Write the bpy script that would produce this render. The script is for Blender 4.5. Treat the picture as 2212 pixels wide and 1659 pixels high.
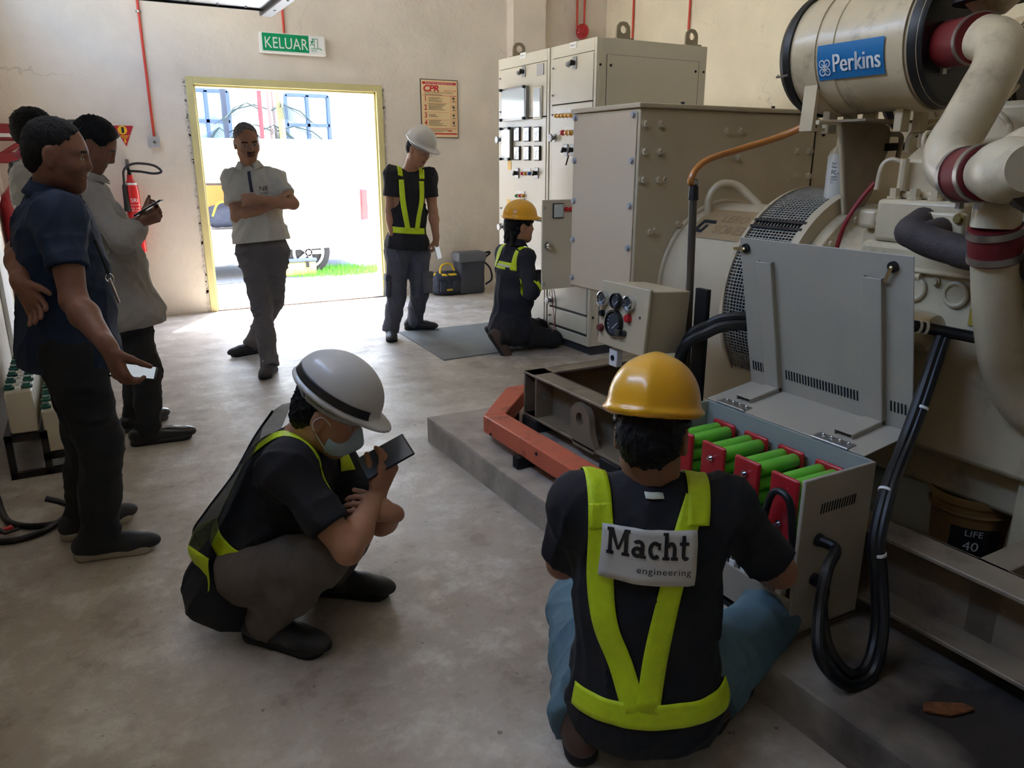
import bpy, bmesh, math, random
import numpy as np
from mathutils import Vector, Matrix, Quaternion
from mathutils.bvhtree import BVHTree
random.seed(7); np.random.seed(7)
for o in list(bpy.data.objects): bpy.data.objects.remove(o)
SC = bpy.context.scene
COL = SC.collection
PI = math.pi

# ---------------------------------------------------------------- camera
FPX, CX, CY, HZ, VP2, CAMH = 1640.0, 1106.0, 829.5, 350.0, 150.0, 1.45
PIT = math.atan((CY - HZ) / FPX)
YAW = math.atan((CX - VP2) / math.hypot(FPX, CY - HZ))
cam = bpy.data.cameras.new('camera'); cam_o = bpy.data.objects.new('camera', cam); COL.objects.link(cam_o)
cam.sensor_width = 36.0; cam.lens = FPX / 2212 * 36.0; cam.clip_start = 0.05; cam.clip_end = 300
cam_o.location = (0, 0, CAMH); cam_o.rotation_euler = (PI / 2 - PIT, 0, -YAW)
SC.camera = cam_o

# ---------------------------------------------------------------- light
SC.view_settings.view_transform = 'Standard'; SC.view_settings.look = 'None'
SC.view_settings.gamma = 1.0; SC.view_settings.use_curve_mapping = False
SC.view_settings.exposure = 2.6
W = bpy.data.worlds.new('sky'); SC.world = W; W.use_nodes = True
nt = W.node_tree; nt.nodes.clear()
sk = nt.nodes.new('ShaderNodeTexSky'); sk.sky_type = 'NISHITA'; sk.sun_disc = False
sk.sun_elevation = math.radians(60); sk.sun_rotation = math.radians(31); sk.air_density = 1.2; sk.dust_density = 0.9; sk.ozone_density = 1.0
bg = nt.nodes.new('ShaderNodeBackground'); bg.inputs[1].default_value = 0.55
ow = nt.nodes.new('ShaderNodeOutputWorld')
nt.links.new(sk.outputs[0], bg.inputs[0]); nt.links.new(bg.outputs[0], ow.inputs[0])
sun = bpy.data.lights.new('sun', 'SUN'); sun.energy = 5.0; sun.angle = math.radians(0.55); sun.color = (1, .96, .9)
sun_o = bpy.data.objects.new('sun', sun); COL.objects.link(sun_o)
sun_o.rotation_euler = Vector((-.63, -1.03, -2.15)).to_track_quat('-Z', 'Y').to_euler()
def portal(name, loc, rot, sx, sy):
    l = bpy.data.lights.new(name, 'AREA'); l.shape = 'RECTANGLE'; l.size = sx; l.size_y = sy; l.cycles.is_portal = True
    o = bpy.data.objects.new(name, l); COL.objects.link(o); o.location = loc; o.rotation_euler = rot
portal('portal_door', (1.99, 8.2, 1.08), (PI / 2, 0, PI), 1.8, 2.16)
SC.cycles.max_bounces = 10; SC.cycles.diffuse_bounces = 6; SC.cycles.glossy_bounces = 4
SC.cycles.caustics_reflective = False; SC.cycles.caustics_refractive = False
SC.cycles.sample_clamp_indirect = 6.0

# ---------------------------------------------------------------- helpers: placing
_F = Vector((math.sin(YAW) * math.cos(PIT), math.cos(YAW) * math.cos(PIT), -math.sin(PIT)))
_R = Vector((math.cos(YAW), -math.sin(YAW), 0)); _U = _R.cross(_F)
_FH = Vector((math.sin(YAW), math.cos(YAW), 0))
def ray(x, y): return _F * FPX + _R * (x - CX) - _U * (y - CY)
CAMP = Vector((0, 0, CAMH))
def gz(x, y, z=0.0): d = ray(x, y); return CAMP + d * ((z - CAMH) / d.z)
def onx(x, y, X): d = ray(x, y); return CAMP + d * (X / d.x)
def ony(x, y, Y): d = ray(x, y); return CAMP + d * (Y / d.y)
def onp(x, y, p, n): d = ray(x, y); return CAMP + d * ((Vector(p) - CAMP).dot(n) / d.dot(n))
def J(G, x, y, off=0.0):
    """point seen at (x, y) that stands `off` metres behind the upright plane through G"""
    d = ray(x, y); return CAMP + d * (((G - CAMP).dot(_FH) + off) / d.dot(_FH))
def V(*a): return Vector(a)

# ---------------------------------------------------------------- helpers: materials
MATS = {}
def mat(name, col, rough=0.6, metal=0.0, spec=0.5, var=0.0, vscale=6.0, bump=0.0, bscale=60.0, coat=0.0, alpha=None, trans=0.0, emis=None, stretch=None, dirt=None, dscale=3.0):
    if name in MATS: return MATS[name]
    m = bpy.data.materials.new(name); m.use_nodes = True; n = m.node_tree; b = n.nodes['Principled BSDF']
    c = (*col, 1.0)
    b.inputs['Base Color'].default_value = c; b.inputs['Roughness'].default_value = rough; b.inputs['Metallic'].default_value = metal
    b.inputs['Specular IOR Level'].default_value = spec; b.inputs['Coat Weight'].default_value = coat; b.inputs['Coat Roughness'].default_value = .15
    if trans: b.inputs['Transmission Weight'].default_value = trans
    if alpha is not None: b.inputs['Alpha'].default_value = alpha
    if emis: b.inputs['Emission Color'].default_value = (*emis[:3], 1); b.inputs['Emission Strength'].default_value = emis[3]
    tc = None
    if var or bump or dirt:
        tc = n.nodes.new('ShaderNodeTexCoord'); mp = n.nodes.new('ShaderNodeMapping'); n.links.new(tc.outputs['Object'], mp.inputs[0])
        if stretch: mp.inputs['Scale'].default_value = stretch
        src = mp.outputs[0]
    last = None
    if var:
        t = n.nodes.new('ShaderNodeTexNoise'); t.inputs['Scale'].default_value = vscale; t.inputs['Detail'].default_value = 6
        n.links.new(src, t.inputs['Vector'])
        r = n.nodes.new('ShaderNodeMix'); r.data_type = 'RGBA'
        mr = n.nodes.new('ShaderNodeMapRange'); mr.inputs[1].default_value = .3; mr.inputs[2].default_value = .7
        n.links.new(t.outputs[0], mr.inputs[0]); n.links.new(mr.outputs[0], r.inputs[0])
        r.inputs[6].default_value = (*[max(0, x * (1 - var)) for x in col], 1); r.inputs[7].default_value = (*[min(1, x * (1 + var)) for x in col], 1)
        last = r.outputs[2]
    if dirt:
        t = n.nodes.new('ShaderNodeTexNoise'); t.inputs['Scale'].default_value = dscale; t.inputs['Detail'].default_value = 8; t.inputs['Roughness'].default_value = .65
        n.links.new(src, t.inputs['Vector'])
        mr = n.nodes.new('ShaderNodeMapRange'); mr.inputs[1].default_value = .55; mr.inputs[2].default_value = .72
        n.links.new(t.outputs[0], mr.inputs[0])
        r = n.nodes.new('ShaderNodeMix'); r.data_type = 'RGBA'; n.links.new(mr.outputs[0], r.inputs[0])
        if last is not None: n.links.new(last, r.inputs[6])
        else: r.inputs[6].default_value = c
        r.inputs[7].default_value = (*dirt, 1); last = r.outputs[2]
    if last is not None: n.links.new(last, b.inputs['Base Color'])
    if bump:
        t = n.nodes.new('ShaderNodeTexNoise'); t.inputs['Scale'].default_value = bscale; t.inputs['Detail'].default_value = 4
        n.links.new(src, t.inputs['Vector'])
        bp = n.nodes.new('ShaderNodeBump'); bp.inputs['Strength'].default_value = bump; bp.inputs['Distance'].default_value = .01
        n.links.new(t.outputs[0], bp.inputs['Height']); n.links.new(bp.outputs[0], b.inputs['Normal'])
    MATS[name] = m; return m
def S(r, g, b):
    """sRGB 0..255 to linear"""
    f = lambda v: (v / 255) / 12.92 if v / 255 <= .04045 else ((v / 255 + .055) / 1.055) ** 2.4
    return (f(r), f(g), f(b))

# ---------------------------------------------------------------- helpers: meshes
class MB:
    def __init__(s): s.v = []; s.f = []; s.m = []
    def add(s, vs, fs, mi=0):
        k = len(s.v); s.v += [tuple(p) for p in vs]; s.f += [tuple(i + k for i in q) for q in fs]; s.m += [mi] * len(fs); return s
    def box(s, c, d, rot=None, mi=0):
        c = Vector(c); h = Vector(d) / 2; R = rot or Matrix.Identity(3)
        vs = [c + R @ Vector((x * h.x, y * h.y, z * h.z)) for x in (-1, 1) for y in (-1, 1) for z in (-1, 1)]
        return s.add(vs, [(0, 1, 3, 2), (4, 6, 7, 5), (0, 4, 5, 1), (2, 3, 7, 6), (0, 2, 6, 4), (1, 5, 7, 3)], mi)
    def bx(s, x0, x1, y0, y1, z0, z1, mi=0): return s.box(((x0 + x1) / 2, (y0 + y1) / 2, (z0 + z1) / 2), (abs(x1 - x0), abs(y1 - y0), abs(z1 - z0)), None, mi)
    def cyl(s, a, b, r0, r1=None, n=20, caps=True, mi=0, phase=0.0):
        a = Vector(a); b = Vector(b); r1 = r0 if r1 is None else r1; d = (b - a).normalized()
        u = d.orthogonal().normalized(); w = d.cross(u)
        vs = []
        for p, r in ((a, r0), (b, r1)):
            for i in range(n):
                t = 2 * PI * i / n + phase; vs.append(p + u * (r * math.cos(t)) + w * (r * math.sin(t)))
        fs = [(i, (i + 1) % n, n + (i + 1) % n, n + i) for i in range(n)]
        if caps: fs += [tuple(range(n))[::-1], tuple(range(n, 2 * n))]
        return s.add(vs, fs, mi)
    def tube(s, pts, r, n=12, mi=0, caps=True):
        P = [Vector(p) for p in pts]; rs = r if isinstance(r, (list, tuple)) else [r] * len(P)
        t0 = (P[1] - P[0]).normalized(); u = t0.orthogonal().normalized(); vs = []
        for i, p in enumerate(P):
            t = (P[min(i + 1, len(P) - 1)] - P[max(i - 1, 0)]).normalized()
            u = (u - t * u.dot(t)).normalized(); w = t.cross(u)
            for k in range(n):
                a = 2 * PI * k / n; vs.append(p + u * (rs[i] * math.cos(a)) + w * (rs[i] * math.sin(a)))
        fs = []
        for i in range(len(P) - 1):
            for k in range(n): fs.append((i * n + k, i * n + (k + 1) % n, (i + 1) * n + (k + 1) % n, (i + 1) * n + k))
        if caps: fs += [tuple(range(n))[::-1], tuple(range((len(P) - 1) * n, len(P) * n))]
        return s.add(vs, fs, mi)
    def lathe(s, prof, o, ax, n=32, mi=0, caps=True):
        """profile of (distance along axis, radius)"""
        o = Vector(o); ax = Vector(ax).normalized(); u = ax.orthogonal().normalized(); w = ax.cross(u); vs = []
        for h, r in prof:
            for k in range(n):
                a = 2 * PI * k / n; vs.append(o + ax * h + u * (r * math.cos(a)) + w * (r * math.sin(a)))
        fs = []
        for i in range(len(prof) - 1):
            for k in range(n): fs.append((i * n + k, i * n + (k + 1) % n, (i + 1) * n + (k + 1) % n, (i + 1) * n + k))
        if caps: fs += [tuple(range(n))[::-1], tuple(range((len(prof) - 1) * n, len(prof) * n))]
        return s.add(vs, fs, mi)
    def prism(s, poly, o, ux, uy, t, mi=0):
        """2-D outline (list of (x, y)) on the axes ux, uy, thickened by t along ux x uy"""
        o = Vector(o); ux = Vector(ux).normalized(); uy = Vector(uy).normalized(); nz = ux.cross(uy); n = len(poly)
        vs = [o + ux * x + uy * y for x, y in poly] + [o + ux * x + uy * y + nz * t for x, y in poly]
        fs = [tuple(range(n))[::-1], tuple(range(n, 2 * n))] + [(i, (i + 1) % n, n + (i + 1) % n, n + i) for i in range(n)]
        return s.add(vs, fs, mi)
    def ball(s, c, r, n=12, mi=0):
        c = Vector(c); r = Vector(r) if not isinstance(r, (int, float)) else Vector((r, r, r)); m = n // 2; vs = []
        for i in range(1, m):
            a = PI * i / m
            for k in range(n): t = 2 * PI * k / n; vs.append(c + Vector((r.x * math.sin(a) * math.cos(t), r.y * math.sin(a) * math.sin(t), r.z * math.cos(a))))
        vs += [c + Vector((0, 0, r.z)), c - Vector((0, 0, r.z))]; T = (m - 1) * n; fs = []
        for i in range(m - 2):
            for k in range(n): fs.append((i * n + k, (i + 1) * n + k, (i + 1) * n + (k + 1) % n, i * n + (k + 1) % n))
        for k in range(n): fs.append((T, k, (k + 1) % n)); fs.append((T + 1, (m - 2) * n + (k + 1) % n, (m - 2) * n + k))
        return s.add(vs, fs, mi)
    def torus(s, c, ax, R, r, n=28, k=8, mi=0, a0=0, a1=2 * PI):
        ax = Vector(ax).normalized(); u = ax.orthogonal().normalized(); w = ax.cross(u); c = Vector(c)
        full = abs(a1 - a0 - 2 * PI) < 1e-6; st = n if full else n + 1
        pts = [c + (u * math.cos(a0 + (a1 - a0) * i / n) + w * math.sin(a0 + (a1 - a0) * i / n)) * R for i in range(st)]
        if full: pts += [pts[0], pts[1]]
        return s.tube(pts, r, k, mi, caps=not full)
    def build(s, name, mats, parent=None, smooth=35, bevel=0.0, seg=2):
        me = bpy.data.meshes.new(name); me.from_pydata(s.v, [], s.f)
        return link(name, me, mats, parent, smooth, bevel, seg, s.m)
def link(name, me, mats, parent=None, smooth=35, bevel=0.0, seg=2, mi=None):
    if not isinstance(mats, (list, tuple)): mats = [mats]
    for m in mats: me.materials.append(m)
    if mi is not None and len(mats) > 1: me.polygons.foreach_set('material_index', np.array(mi, dtype=np.int32))
    bm = bmesh.new(); bm.from_mesh(me); bmesh.ops.recalc_face_normals(bm, faces=bm.faces); bm.to_mesh(me); bm.free()
    if smooth:
        me.polygons.foreach_set('use_smooth', np.ones(len(me.polygons), dtype=bool)); me.set_sharp_from_angle(angle=math.radians(smooth))
    me.update(); o = bpy.data.objects.new(name, me); COL.objects.link(o)
    if parent is not None: o.parent = parent; o.matrix_parent_inverse = parent.matrix_basis.inverted()
    if bevel:
        b = o.modifiers.new('bevel', 'BEVEL'); b.width = bevel; b.segments = seg; b.limit_method = 'ANGLE'; b.angle_limit = math.radians(40)
        b.harden_normals = False
    return o
def tag(o, label, cat, group=None, kind=None):
    o['label'] = label; o['category'] = cat
    if group: o['group'] = group
    if kind: o['kind'] = kind
    return o
def thing(name, label, cat, loc=(0, 0, 0), group=None):
    o = bpy.data.objects.new(name, None); COL.objects.link(o); o.location = loc; o.empty_display_size = .1
    return tag(o, label, cat, group)
def struct(o, label=None):
    o['kind'] = 'structure'
    if label: o['label'] = label
    return o
def smooth_path(pts, n=8):
    """Catmull-Rom through the points"""
    P = [Vector(p) for p in pts]; P = [P[0] * 2 - P[1]] + P + [P[-1] * 2 - P[-2]]; out = []
    for i in range(1, len(P) - 2):
        for k in range(n):
            t = k / n; a, b, c, d = P[i - 1], P[i], P[i + 1], P[i + 2]
            out.append(.5 * ((2 * b) + (c - a) * t + (2 * a - 5 * b + 4 * c - d) * t * t + (3 * b - a - 3 * c + d) * t ** 3))
    return out + [P[-2]]
def text_mesh(body, size, extrude=0.0, offset=0.0, shear=0.0, sx=1.0, space=1.0, align='LEFT', res=4):
    c = bpy.data.curves.new('t', 'FONT'); c.body = body; c.size = size; c.extrude = extrude; c.offset = offset; c.shear = shear
    c.align_x = align; c.space_character = space; c.resolution_u = res; c.fill_mode = 'BOTH' if extrude else 'FRONT'
    o = bpy.data.objects.new('t', c); COL.objects.link(o); dg = bpy.context.evaluated_depsgraph_get()
    me = bpy.data.meshes.new_from_object(o.evaluated_get(dg)); bpy.data.objects.remove(o); bpy.data.curves.remove(c)
    bm = bmesh.new(); bm.from_mesh(me); bmesh.ops.triangulate(bm, faces=bm.faces[:]); bm.to_mesh(me); bm.free()
    vs = [(v.co.x * sx, v.co.y, v.co.z) for v in me.vertices]; fs = [tuple(p.vertices) for p in me.polygons]
    bpy.data.meshes.remove(me); return vs, fs
def put_text(mb, body, size, o, ux, uy, mi=0, h=.0008, **kw):
    """flat lettering laid on a surface: origin o, axes ux, uy"""
    vs, fs = text_mesh(body, size, **kw); o = Vector(o); ux = Vector(ux).normalized(); uy = Vector(uy).normalized(); nz = ux.cross(uy)
    return mb.add([o + ux * x + uy * y + nz * (h + z) for x, y, z in vs], fs, mi)
def frame3(f, up):
    """columns: right, forward, up"""
    f = Vector(f).normalized(); r = f.cross(Vector(up)).normalized(); u = r.cross(f)
    return Matrix((r, f, u)).transposed()
# ---------------------------------------------------------------- smooth solids (bodies, clothes)
class SDF:
    def __init__(s, res): s.res = res; s.ops = []; s.cut = []; s.lo = np.full(3, 1e9); s.hi = np.full(3, -1e9); s.wr = None
    def _ext(s, lo, hi): s.lo = np.minimum(s.lo, lo); s.hi = np.maximum(s.hi, hi)
    def cone(s, a, b, r0, r1=None, k=.02, neg=False, flat=None):
        """round cone a->b; flat=(dir, f) squeezes it along dir by f (<1 is thinner)"""
        a = np.array(a, float); b = np.array(b, float); r1 = r0 if r1 is None else r1; R = max(r0, r1)
        lo = np.minimum(a, b) - R; hi = np.maximum(a, b) + R
        fl = None if flat is None else (np.array(Vector(flat[0]).normalized()), flat[1])
        def f(P):
            q = P - a; d = b - a
            if fl is not None:
                w, g = fl; e = (1 / g - 1); q = q + np.outer(q @ w, w) * e; d = d + w * (d @ w) * e
            L2 = max(d @ d, 1e-9); h = np.clip((q @ d) / L2, 0, 1)
            e2 = np.linalg.norm(q - h[:, None] * d, axis=1) - (r0 + (r1 - r0) * h)
            return e2 * (fl[1] if fl is not None and fl[1] < 1 else 1)
        s.ops.append((f, lo, hi, k, neg))
        if not neg: s._ext(lo, hi)
        return s
    def ell(s, c, r, M=None, k=.02, neg=False):
        c = np.array(c, float); r = np.array(r, float); M = np.eye(3) if M is None else np.array(M, float)
        e = np.sqrt(((M * r) ** 2).sum(1)); lo = c - e; hi = c + e
        def f(P):
            q = (P - c) @ M; k0 = np.linalg.norm(q / r, axis=1); k1 = np.linalg.norm(q / (r * r), axis=1) + 1e-9
            return np.where(k0 < 1e-4, -r.min(), k0 * (k0 - 1) / k1)
        s.ops.append((f, lo, hi, k, neg))
        if not neg: s._ext(lo, hi)
        return s
    def rbox(s, c, h, rad, M=None, k=.01, neg=False):
        c = np.array(c, float); h = np.array(h, float) - rad; M = np.eye(3) if M is None else np.array(M, float)
        e = (np.abs(M) * (h + rad)).sum(1); lo = c - e; hi = c + e
        def f(P):
            q = np.abs((P - c) @ M) - h
            return np.linalg.norm(np.maximum(q, 0), axis=1) + np.minimum(q.max(1), 0) - rad
        s.ops.append((f, lo, hi, k, neg))
        if not neg: s._ext(lo, hi)
        return s
    def plane(s, p, n, k=.004):
        """keep the side the normal points away from"""
        s.cut.append((np.array(p, float), np.array(Vector(n).normalized(), float), k, None)); return s
    def lcut(s, p, n, a, rad):
        """plane cut that only acts within rad of the point a"""
        s.cut.append((np.array(p, float), np.array(Vector(n).normalized(), float), .002, (np.array(a, float), rad))); return s
    def fn(s, g): s.wr = g; return s
    def mesh(s, name, mats, parent=None, sm=1, paint=None, smooth=True):
        h = s.res; lo = s.lo - 3 * h; hi = s.hi + 3 * h
        n = np.ceil((hi - lo) / h).astype(int) + 1
        ax = [lo[i] + h * np.arange(n[i]) for i in range(3)]
        D = np.full(tuple(n), .05, np.float64)
        for f, a, b, k, neg in s.ops:
            m = k + 3 * h + .012
            i0 = np.maximum(np.floor((a - m - lo) / h).astype(int), 0); i1 = np.minimum(np.ceil((b + m - lo) / h).astype(int) + 1, n)
            if (i1 <= i0).any(): continue
            sl = tuple(slice(i0[i], i1[i]) for i in range(3))
            g = np.stack(np.meshgrid(*[ax[i][sl[i]] for i in range(3)], indexing='ij'), -1).reshape(-1, 3)
            d = f(g).reshape(D[sl].shape); A = D[sl]
            if neg:
                B = -d; t = np.maximum(k - np.abs(A - B), 0) / max(k, 1e-6); D[sl] = np.maximum(A, B) + t * t * k / 4
            else:
                t = np.maximum(k - np.abs(A - d), 0) / max(k, 1e-6); D[sl] = np.minimum(A, d) - t * t * k / 4
        if s.wr is not None:
            near = np.abs(D) < .03; idx = np.nonzero(near)
            P = np.stack([ax[i][idx[i]] for i in range(3)], -1); D[idx] += s.wr(P)
        for p, nn, k, loc in s.cut:
            g = [ax[i] - p[i] for i in range(3)]
            B = g[0][:, None, None] * nn[0] + g[1][None, :, None] * nn[1] + g[2][None, None, :] * nn[2]
            if loc is not None:
                a, rad = loc; q = [ax[i] - a[i] for i in range(3)]
                rr = np.sqrt(q[0][:, None, None] ** 2 + q[1][None, :, None] ** 2 + q[2][None, None, :] ** 2)
                B = np.where(rr < rad, B, -1.0)
            t = np.maximum(k - np.abs(D - B), 0) / k; D = np.maximum(D, B) + t * t * k / 4
        vs, fs = surface_nets(D, lo, h)
        return raw_mesh(name, vs, fs, mats, parent, sm, paint, smooth)
def surface_nets(D, lo, h):
    n = D.shape; neg = D < 0
    c = np.zeros(tuple(x - 1 for x in n), np.int8)
    for dx in (0, 1):
        for dy in (0, 1):
            for dz in (0, 1): c += neg[dx:n[0] - 1 + dx, dy:n[1] - 1 + dy, dz:n[2] - 1 + dz]
    cells = np.argwhere((c > 0) & (c < 8)); N = len(cells)
    acc = np.zeros((N, 3)); cnt = np.zeros(N)
    cor = [(x, y, z) for x in (0, 1) for y in (0, 1) for z in (0, 1)]
    val = {q: D[cells[:, 0] + q[0], cells[:, 1] + q[1], cells[:, 2] + q[2]] for q in cor}
    for q in cor:
        for a in range(3):
            if q[a] == 0:
                r = list(q); r[a] = 1; r = tuple(r); v0 = val[q]; v1 = val[r]; m = (v0 < 0) != (v1 < 0)
                t = v0[m] / (v0[m] - v1[m]); p = np.tile(np.array(q, float), (len(t), 1)); p[:, a] += t
                acc[m] += p; cnt[m] += 1
    vs = (cells + acc / cnt[:, None]) * h + lo
    idx = np.full(c.shape, -1, np.int64); idx[cells[:, 0], cells[:, 1], cells[:, 2]] = np.arange(N)
    F = []
    for a in range(3):
        b, d = (a + 1) % 3, (a + 2) % 3
        s0 = [slice(None)] * 3; s1 = [slice(None)] * 3; s0[a] = slice(0, n[a] - 1); s1[a] = slice(1, n[a])
        for x in (b, d): s0[x] = slice(1, n[x] - 1); s1[x] = slice(1, n[x] - 1)
        A = neg[tuple(s0)]; B = neg[tuple(s1)]; e = np.argwhere(A != B)
        if not len(e): continue
        flip = A[e[:, 0], e[:, 1], e[:, 2]]
        base = e.copy(); base[:, b] += 1; base[:, d] += 1
        def cell(ob, od):
            q = base.copy(); q[:, b] += ob - 1; q[:, d] += od - 1; return idx[q[:, 0], q[:, 1], q[:, 2]]
        Q = np.stack([cell(0, 0), cell(1, 0), cell(1, 1), cell(0, 1)], 1)
        Q[~flip] = Q[~flip][:, ::-1]; F.append(Q)
    F = np.concatenate(F); F = F[(F >= 0).all(1)]
    return vs, F
def relax(vs, F, it, lam=.5):
    n = len(vs)
    for _ in range(it):
        acc = np.zeros_like(vs); cnt = np.zeros(n)
        for i, j in ((0, 1), (1, 2), (2, 3), (3, 0)):
            np.add.at(acc, F[:, i], vs[F[:, j]]); np.add.at(acc, F[:, j], vs[F[:, i]])
            np.add.at(cnt, F[:, i], 1); np.add.at(cnt, F[:, j], 1)
        vs = vs + lam * (acc / np.maximum(cnt, 1)[:, None] - vs)
    return vs
def raw_mesh(name, vs, fs, mats, parent=None, sm=1, paint=None, smooth=True):
    if sm: vs = relax(vs, fs, sm)
    me = bpy.data.meshes.new(name); nv, nf = len(vs), len(fs)
    me.vertices.add(nv); me.vertices.foreach_set('co', vs.astype(np.float32).ravel())
    me.loops.add(nf * 4); me.loops.foreach_set('vertex_index', fs.astype(np.int32).ravel())
    me.polygons.add(nf); me.polygons.foreach_set('loop_start', np.arange(0, nf * 4, 4, dtype=np.int32))
    if not isinstance(mats, (list, tuple)): mats = [mats]
    for m in mats: me.materials.append(m)
    if paint is not None: me.polygons.foreach_set('material_index', paint(vs[fs].mean(1)).astype(np.int32))
    me.polygons.foreach_set('use_smooth', np.full(nf, smooth)); me.update(); me.validate()
    o = bpy.data.objects.new(name, me); COL.objects.link(o)
    if parent is not None: o.parent = parent; o.matrix_parent_inverse = parent.matrix_basis.inverted()
    return o
def join_raw(name, objs, parent):
    """merge meshes that share a material list into the first of them"""
    bm = bmesh.new()
    for o in objs: bm.from_mesh(o.data)
    me = objs[0].data; bm.to_mesh(me); bm.free()
    for o in objs[1:]:
        d = o.data; bpy.data.objects.remove(o); bpy.data.meshes.remove(d)
    objs[0].name = name; return objs[0]
def wrinkle(amp, freq=22.0, seed=0, dirv=None):
    rs = np.random.RandomState(seed); ks = []
    for i in range(6):
        d = rs.normal(size=3)
        if dirv is not None: q = np.array(dirv); q = q / np.linalg.norm(q); d = d + (.9 if i % 2 else -.7) * q * (d @ q)
        d /= np.linalg.norm(d); ks.append((d * freq * rs.uniform(.6, 1.8), rs.uniform(0, 6.28)))
    def g(P):
        w = P + .03 * np.sin(P[:, [1, 2, 0]] * 14 + seed)
        a = np.zeros(len(P)); m = .5 + .5 * np.sin(P @ np.array([9., 7., 8.]) + seed) * np.sin(P @ np.array([-8., 9., 5.]) + 2 * seed)
        for i, (k, ph) in enumerate(ks): a -= ((1 - np.abs(np.sin(w @ k * .5 + ph))) ** 3 - .2) * (m if i % 2 else 1 - m) * 1.6
        return amp * a
    return g
def bvh_of(o):
    me = o.data; return BVHTree.FromPolygons([v.co for v in me.vertices], [p.vertices for p in me.polygons])
def ribbon(name, bvhs, samples, width, mats, parent=None, lift=.0065, thick=.002, nw=6):
    """cloth band: samples = (origin, direction, lateral); dropped on the cloth below by rays"""
    if not isinstance(bvhs, (list, tuple)): bvhs = [bvhs]
    rows = []
    for o, d, l in samples:
        d = Vector(d).normalized(); l = Vector(l).normalized(); row = []
        for k in range(nw):
            p = Vector(o) + l * (width * (k / (nw - 1) - .5)); best = None
            for b in bvhs:
                h = b.ray_cast(p, d)
                if h[0] is not None and (best is None or h[3] < best[1]): best = (h[0], h[3])
            row.append(None if best is None else best[0] - d * lift)
        rows.append(row)
    for row in rows:
        ok = [p for p in row if p is not None]
        if not ok: continue
        for k in range(nw):
            if row[k] is None: row[k] = min(ok, key=lambda q: 0)
    rows = [r for r in rows if all(p is not None for p in r)]
    for _ in range(6):  # cloth spans small dips
        rows = [[(rows[max(i - 1, 0)][k] + rows[i][k] * 2 + rows[min(i + 1, len(rows) - 1)][k]) / 4 if 0 < i < len(rows) - 1 else rows[i][k] for k in range(nw)] for i in range(len(rows))]
    mb = MB(); vs = [p for r in rows for p in r]
    fs = [(i * nw + k, i * nw + k + 1, (i + 1) * nw + k + 1, (i + 1) * nw + k) for i in range(len(rows) - 1) for k in range(nw - 1)]
    mb.add(vs, fs); ob = mb.build(name, mats, parent, smooth=60)
    sdm = ob.modifiers.new('solid', 'SOLIDIFY'); sdm.thickness = thick; sdm.offset = 0
    return ob
# ================================================================= setting
def wall_mat(name, col, seed=0.0):
    m = bpy.data.materials.new(name); m.use_nodes = True; n = m.node_tree; L = n.links; b = n.nodes['Principled BSDF']
    b.inputs['Roughness'].default_value = .85; b.inputs['Specular IOR Level'].default_value = .25
    tc = n.nodes.new('ShaderNodeTexCoord'); mp = n.nodes.new('ShaderNodeMapping'); mp.inputs['Location'].default_value = (seed, seed, seed); L.new(tc.outputs['Object'], mp.inputs[0])
    def noise(sc, det=6, ro=.55, dist=0):
        t = n.nodes.new('ShaderNodeTexNoise'); t.inputs['Scale'].default_value = sc; t.inputs['Detail'].default_value = det; t.inputs['Roughness'].default_value = ro; t.inputs['Distortion'].default_value = dist
        L.new(mp.outputs[0], t.inputs['Vector']); return t
    a = noise(1.6, 8); r = n.nodes.new('ShaderNodeValToRGB'); L.new(a.outputs[0], r.inputs[0])
    r.color_ramp.elements[0].position = .3; r.color_ramp.elements[0].color = (*[x * .88 for x in col], 1)
    r.color_ramp.elements[1].position = .7; r.color_ramp.elements[1].color = (*[min(1, x * 1.06) for x in col], 1)
    # hairline cracks and trowel scars
    v = n.nodes.new('ShaderNodeTexVoronoi'); v.feature = 'DISTANCE_TO_EDGE'; v.inputs['Scale'].default_value = .55
    w = noise(2.2, 5); ad = n.nodes.new('ShaderNodeMix'); ad.data_type = 'RGBA'; ad.blend_type = 'ADD'; ad.inputs[0].default_value = .55
    L.new(mp.outputs[0], ad.inputs[6]); L.new(w.outputs[1], ad.inputs[7]); L.new(ad.outputs[2], v.inputs['Vector'])
    mr = n.nodes.new('ShaderNodeMapRange'); mr.inputs[1].default_value = .0; mr.inputs[2].default_value = .0035; mr.inputs[3].default_value = .45; mr.inputs[4].default_value = 0.; L.new(v.outputs[0], mr.inputs[0])
    gate = noise(.9, 2); gm = n.nodes.new('ShaderNodeMapRange'); gm.inputs[1].default_value = .5; gm.inputs[2].default_value = .6; L.new(gate.outputs[0], gm.inputs[0])
    mu = n.nodes.new('ShaderNodeMath'); mu.operation = 'MULTIPLY'; L.new(mr.outputs[0], mu.inputs[0]); L.new(gm.outputs[0], mu.inputs[1])
    mx = n.nodes.new('ShaderNodeMix'); mx.data_type = 'RGBA'; L.new(mu.outputs[0], mx.inputs[0]); L.new(r.outputs[0], mx.inputs[6]); mx.inputs[7].default_value = (*[x * .45 for x in col], 1)
    L.new(mx.outputs[2], b.inputs['Base Color'])
    h1 = noise(4, 8, .6, .6); h2 = noise(26, 4)
    hm = n.nodes.new('ShaderNodeMath'); hm.operation = 'MULTIPLY_ADD'; hm.inputs[1].default_value = .25; L.new(h2.outputs[0], hm.inputs[0]); L.new(h1.outputs[0], hm.inputs[2])
    bp = n.nodes.new('ShaderNodeBump'); bp.inputs['Strength'].default_value = .45; bp.inputs['Distance'].default_value = .03; L.new(hm.outputs[0], bp.inputs['Height']); L.new(bp.outputs[0], b.inputs['Normal'])
    MATS[name] = m; return m
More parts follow.
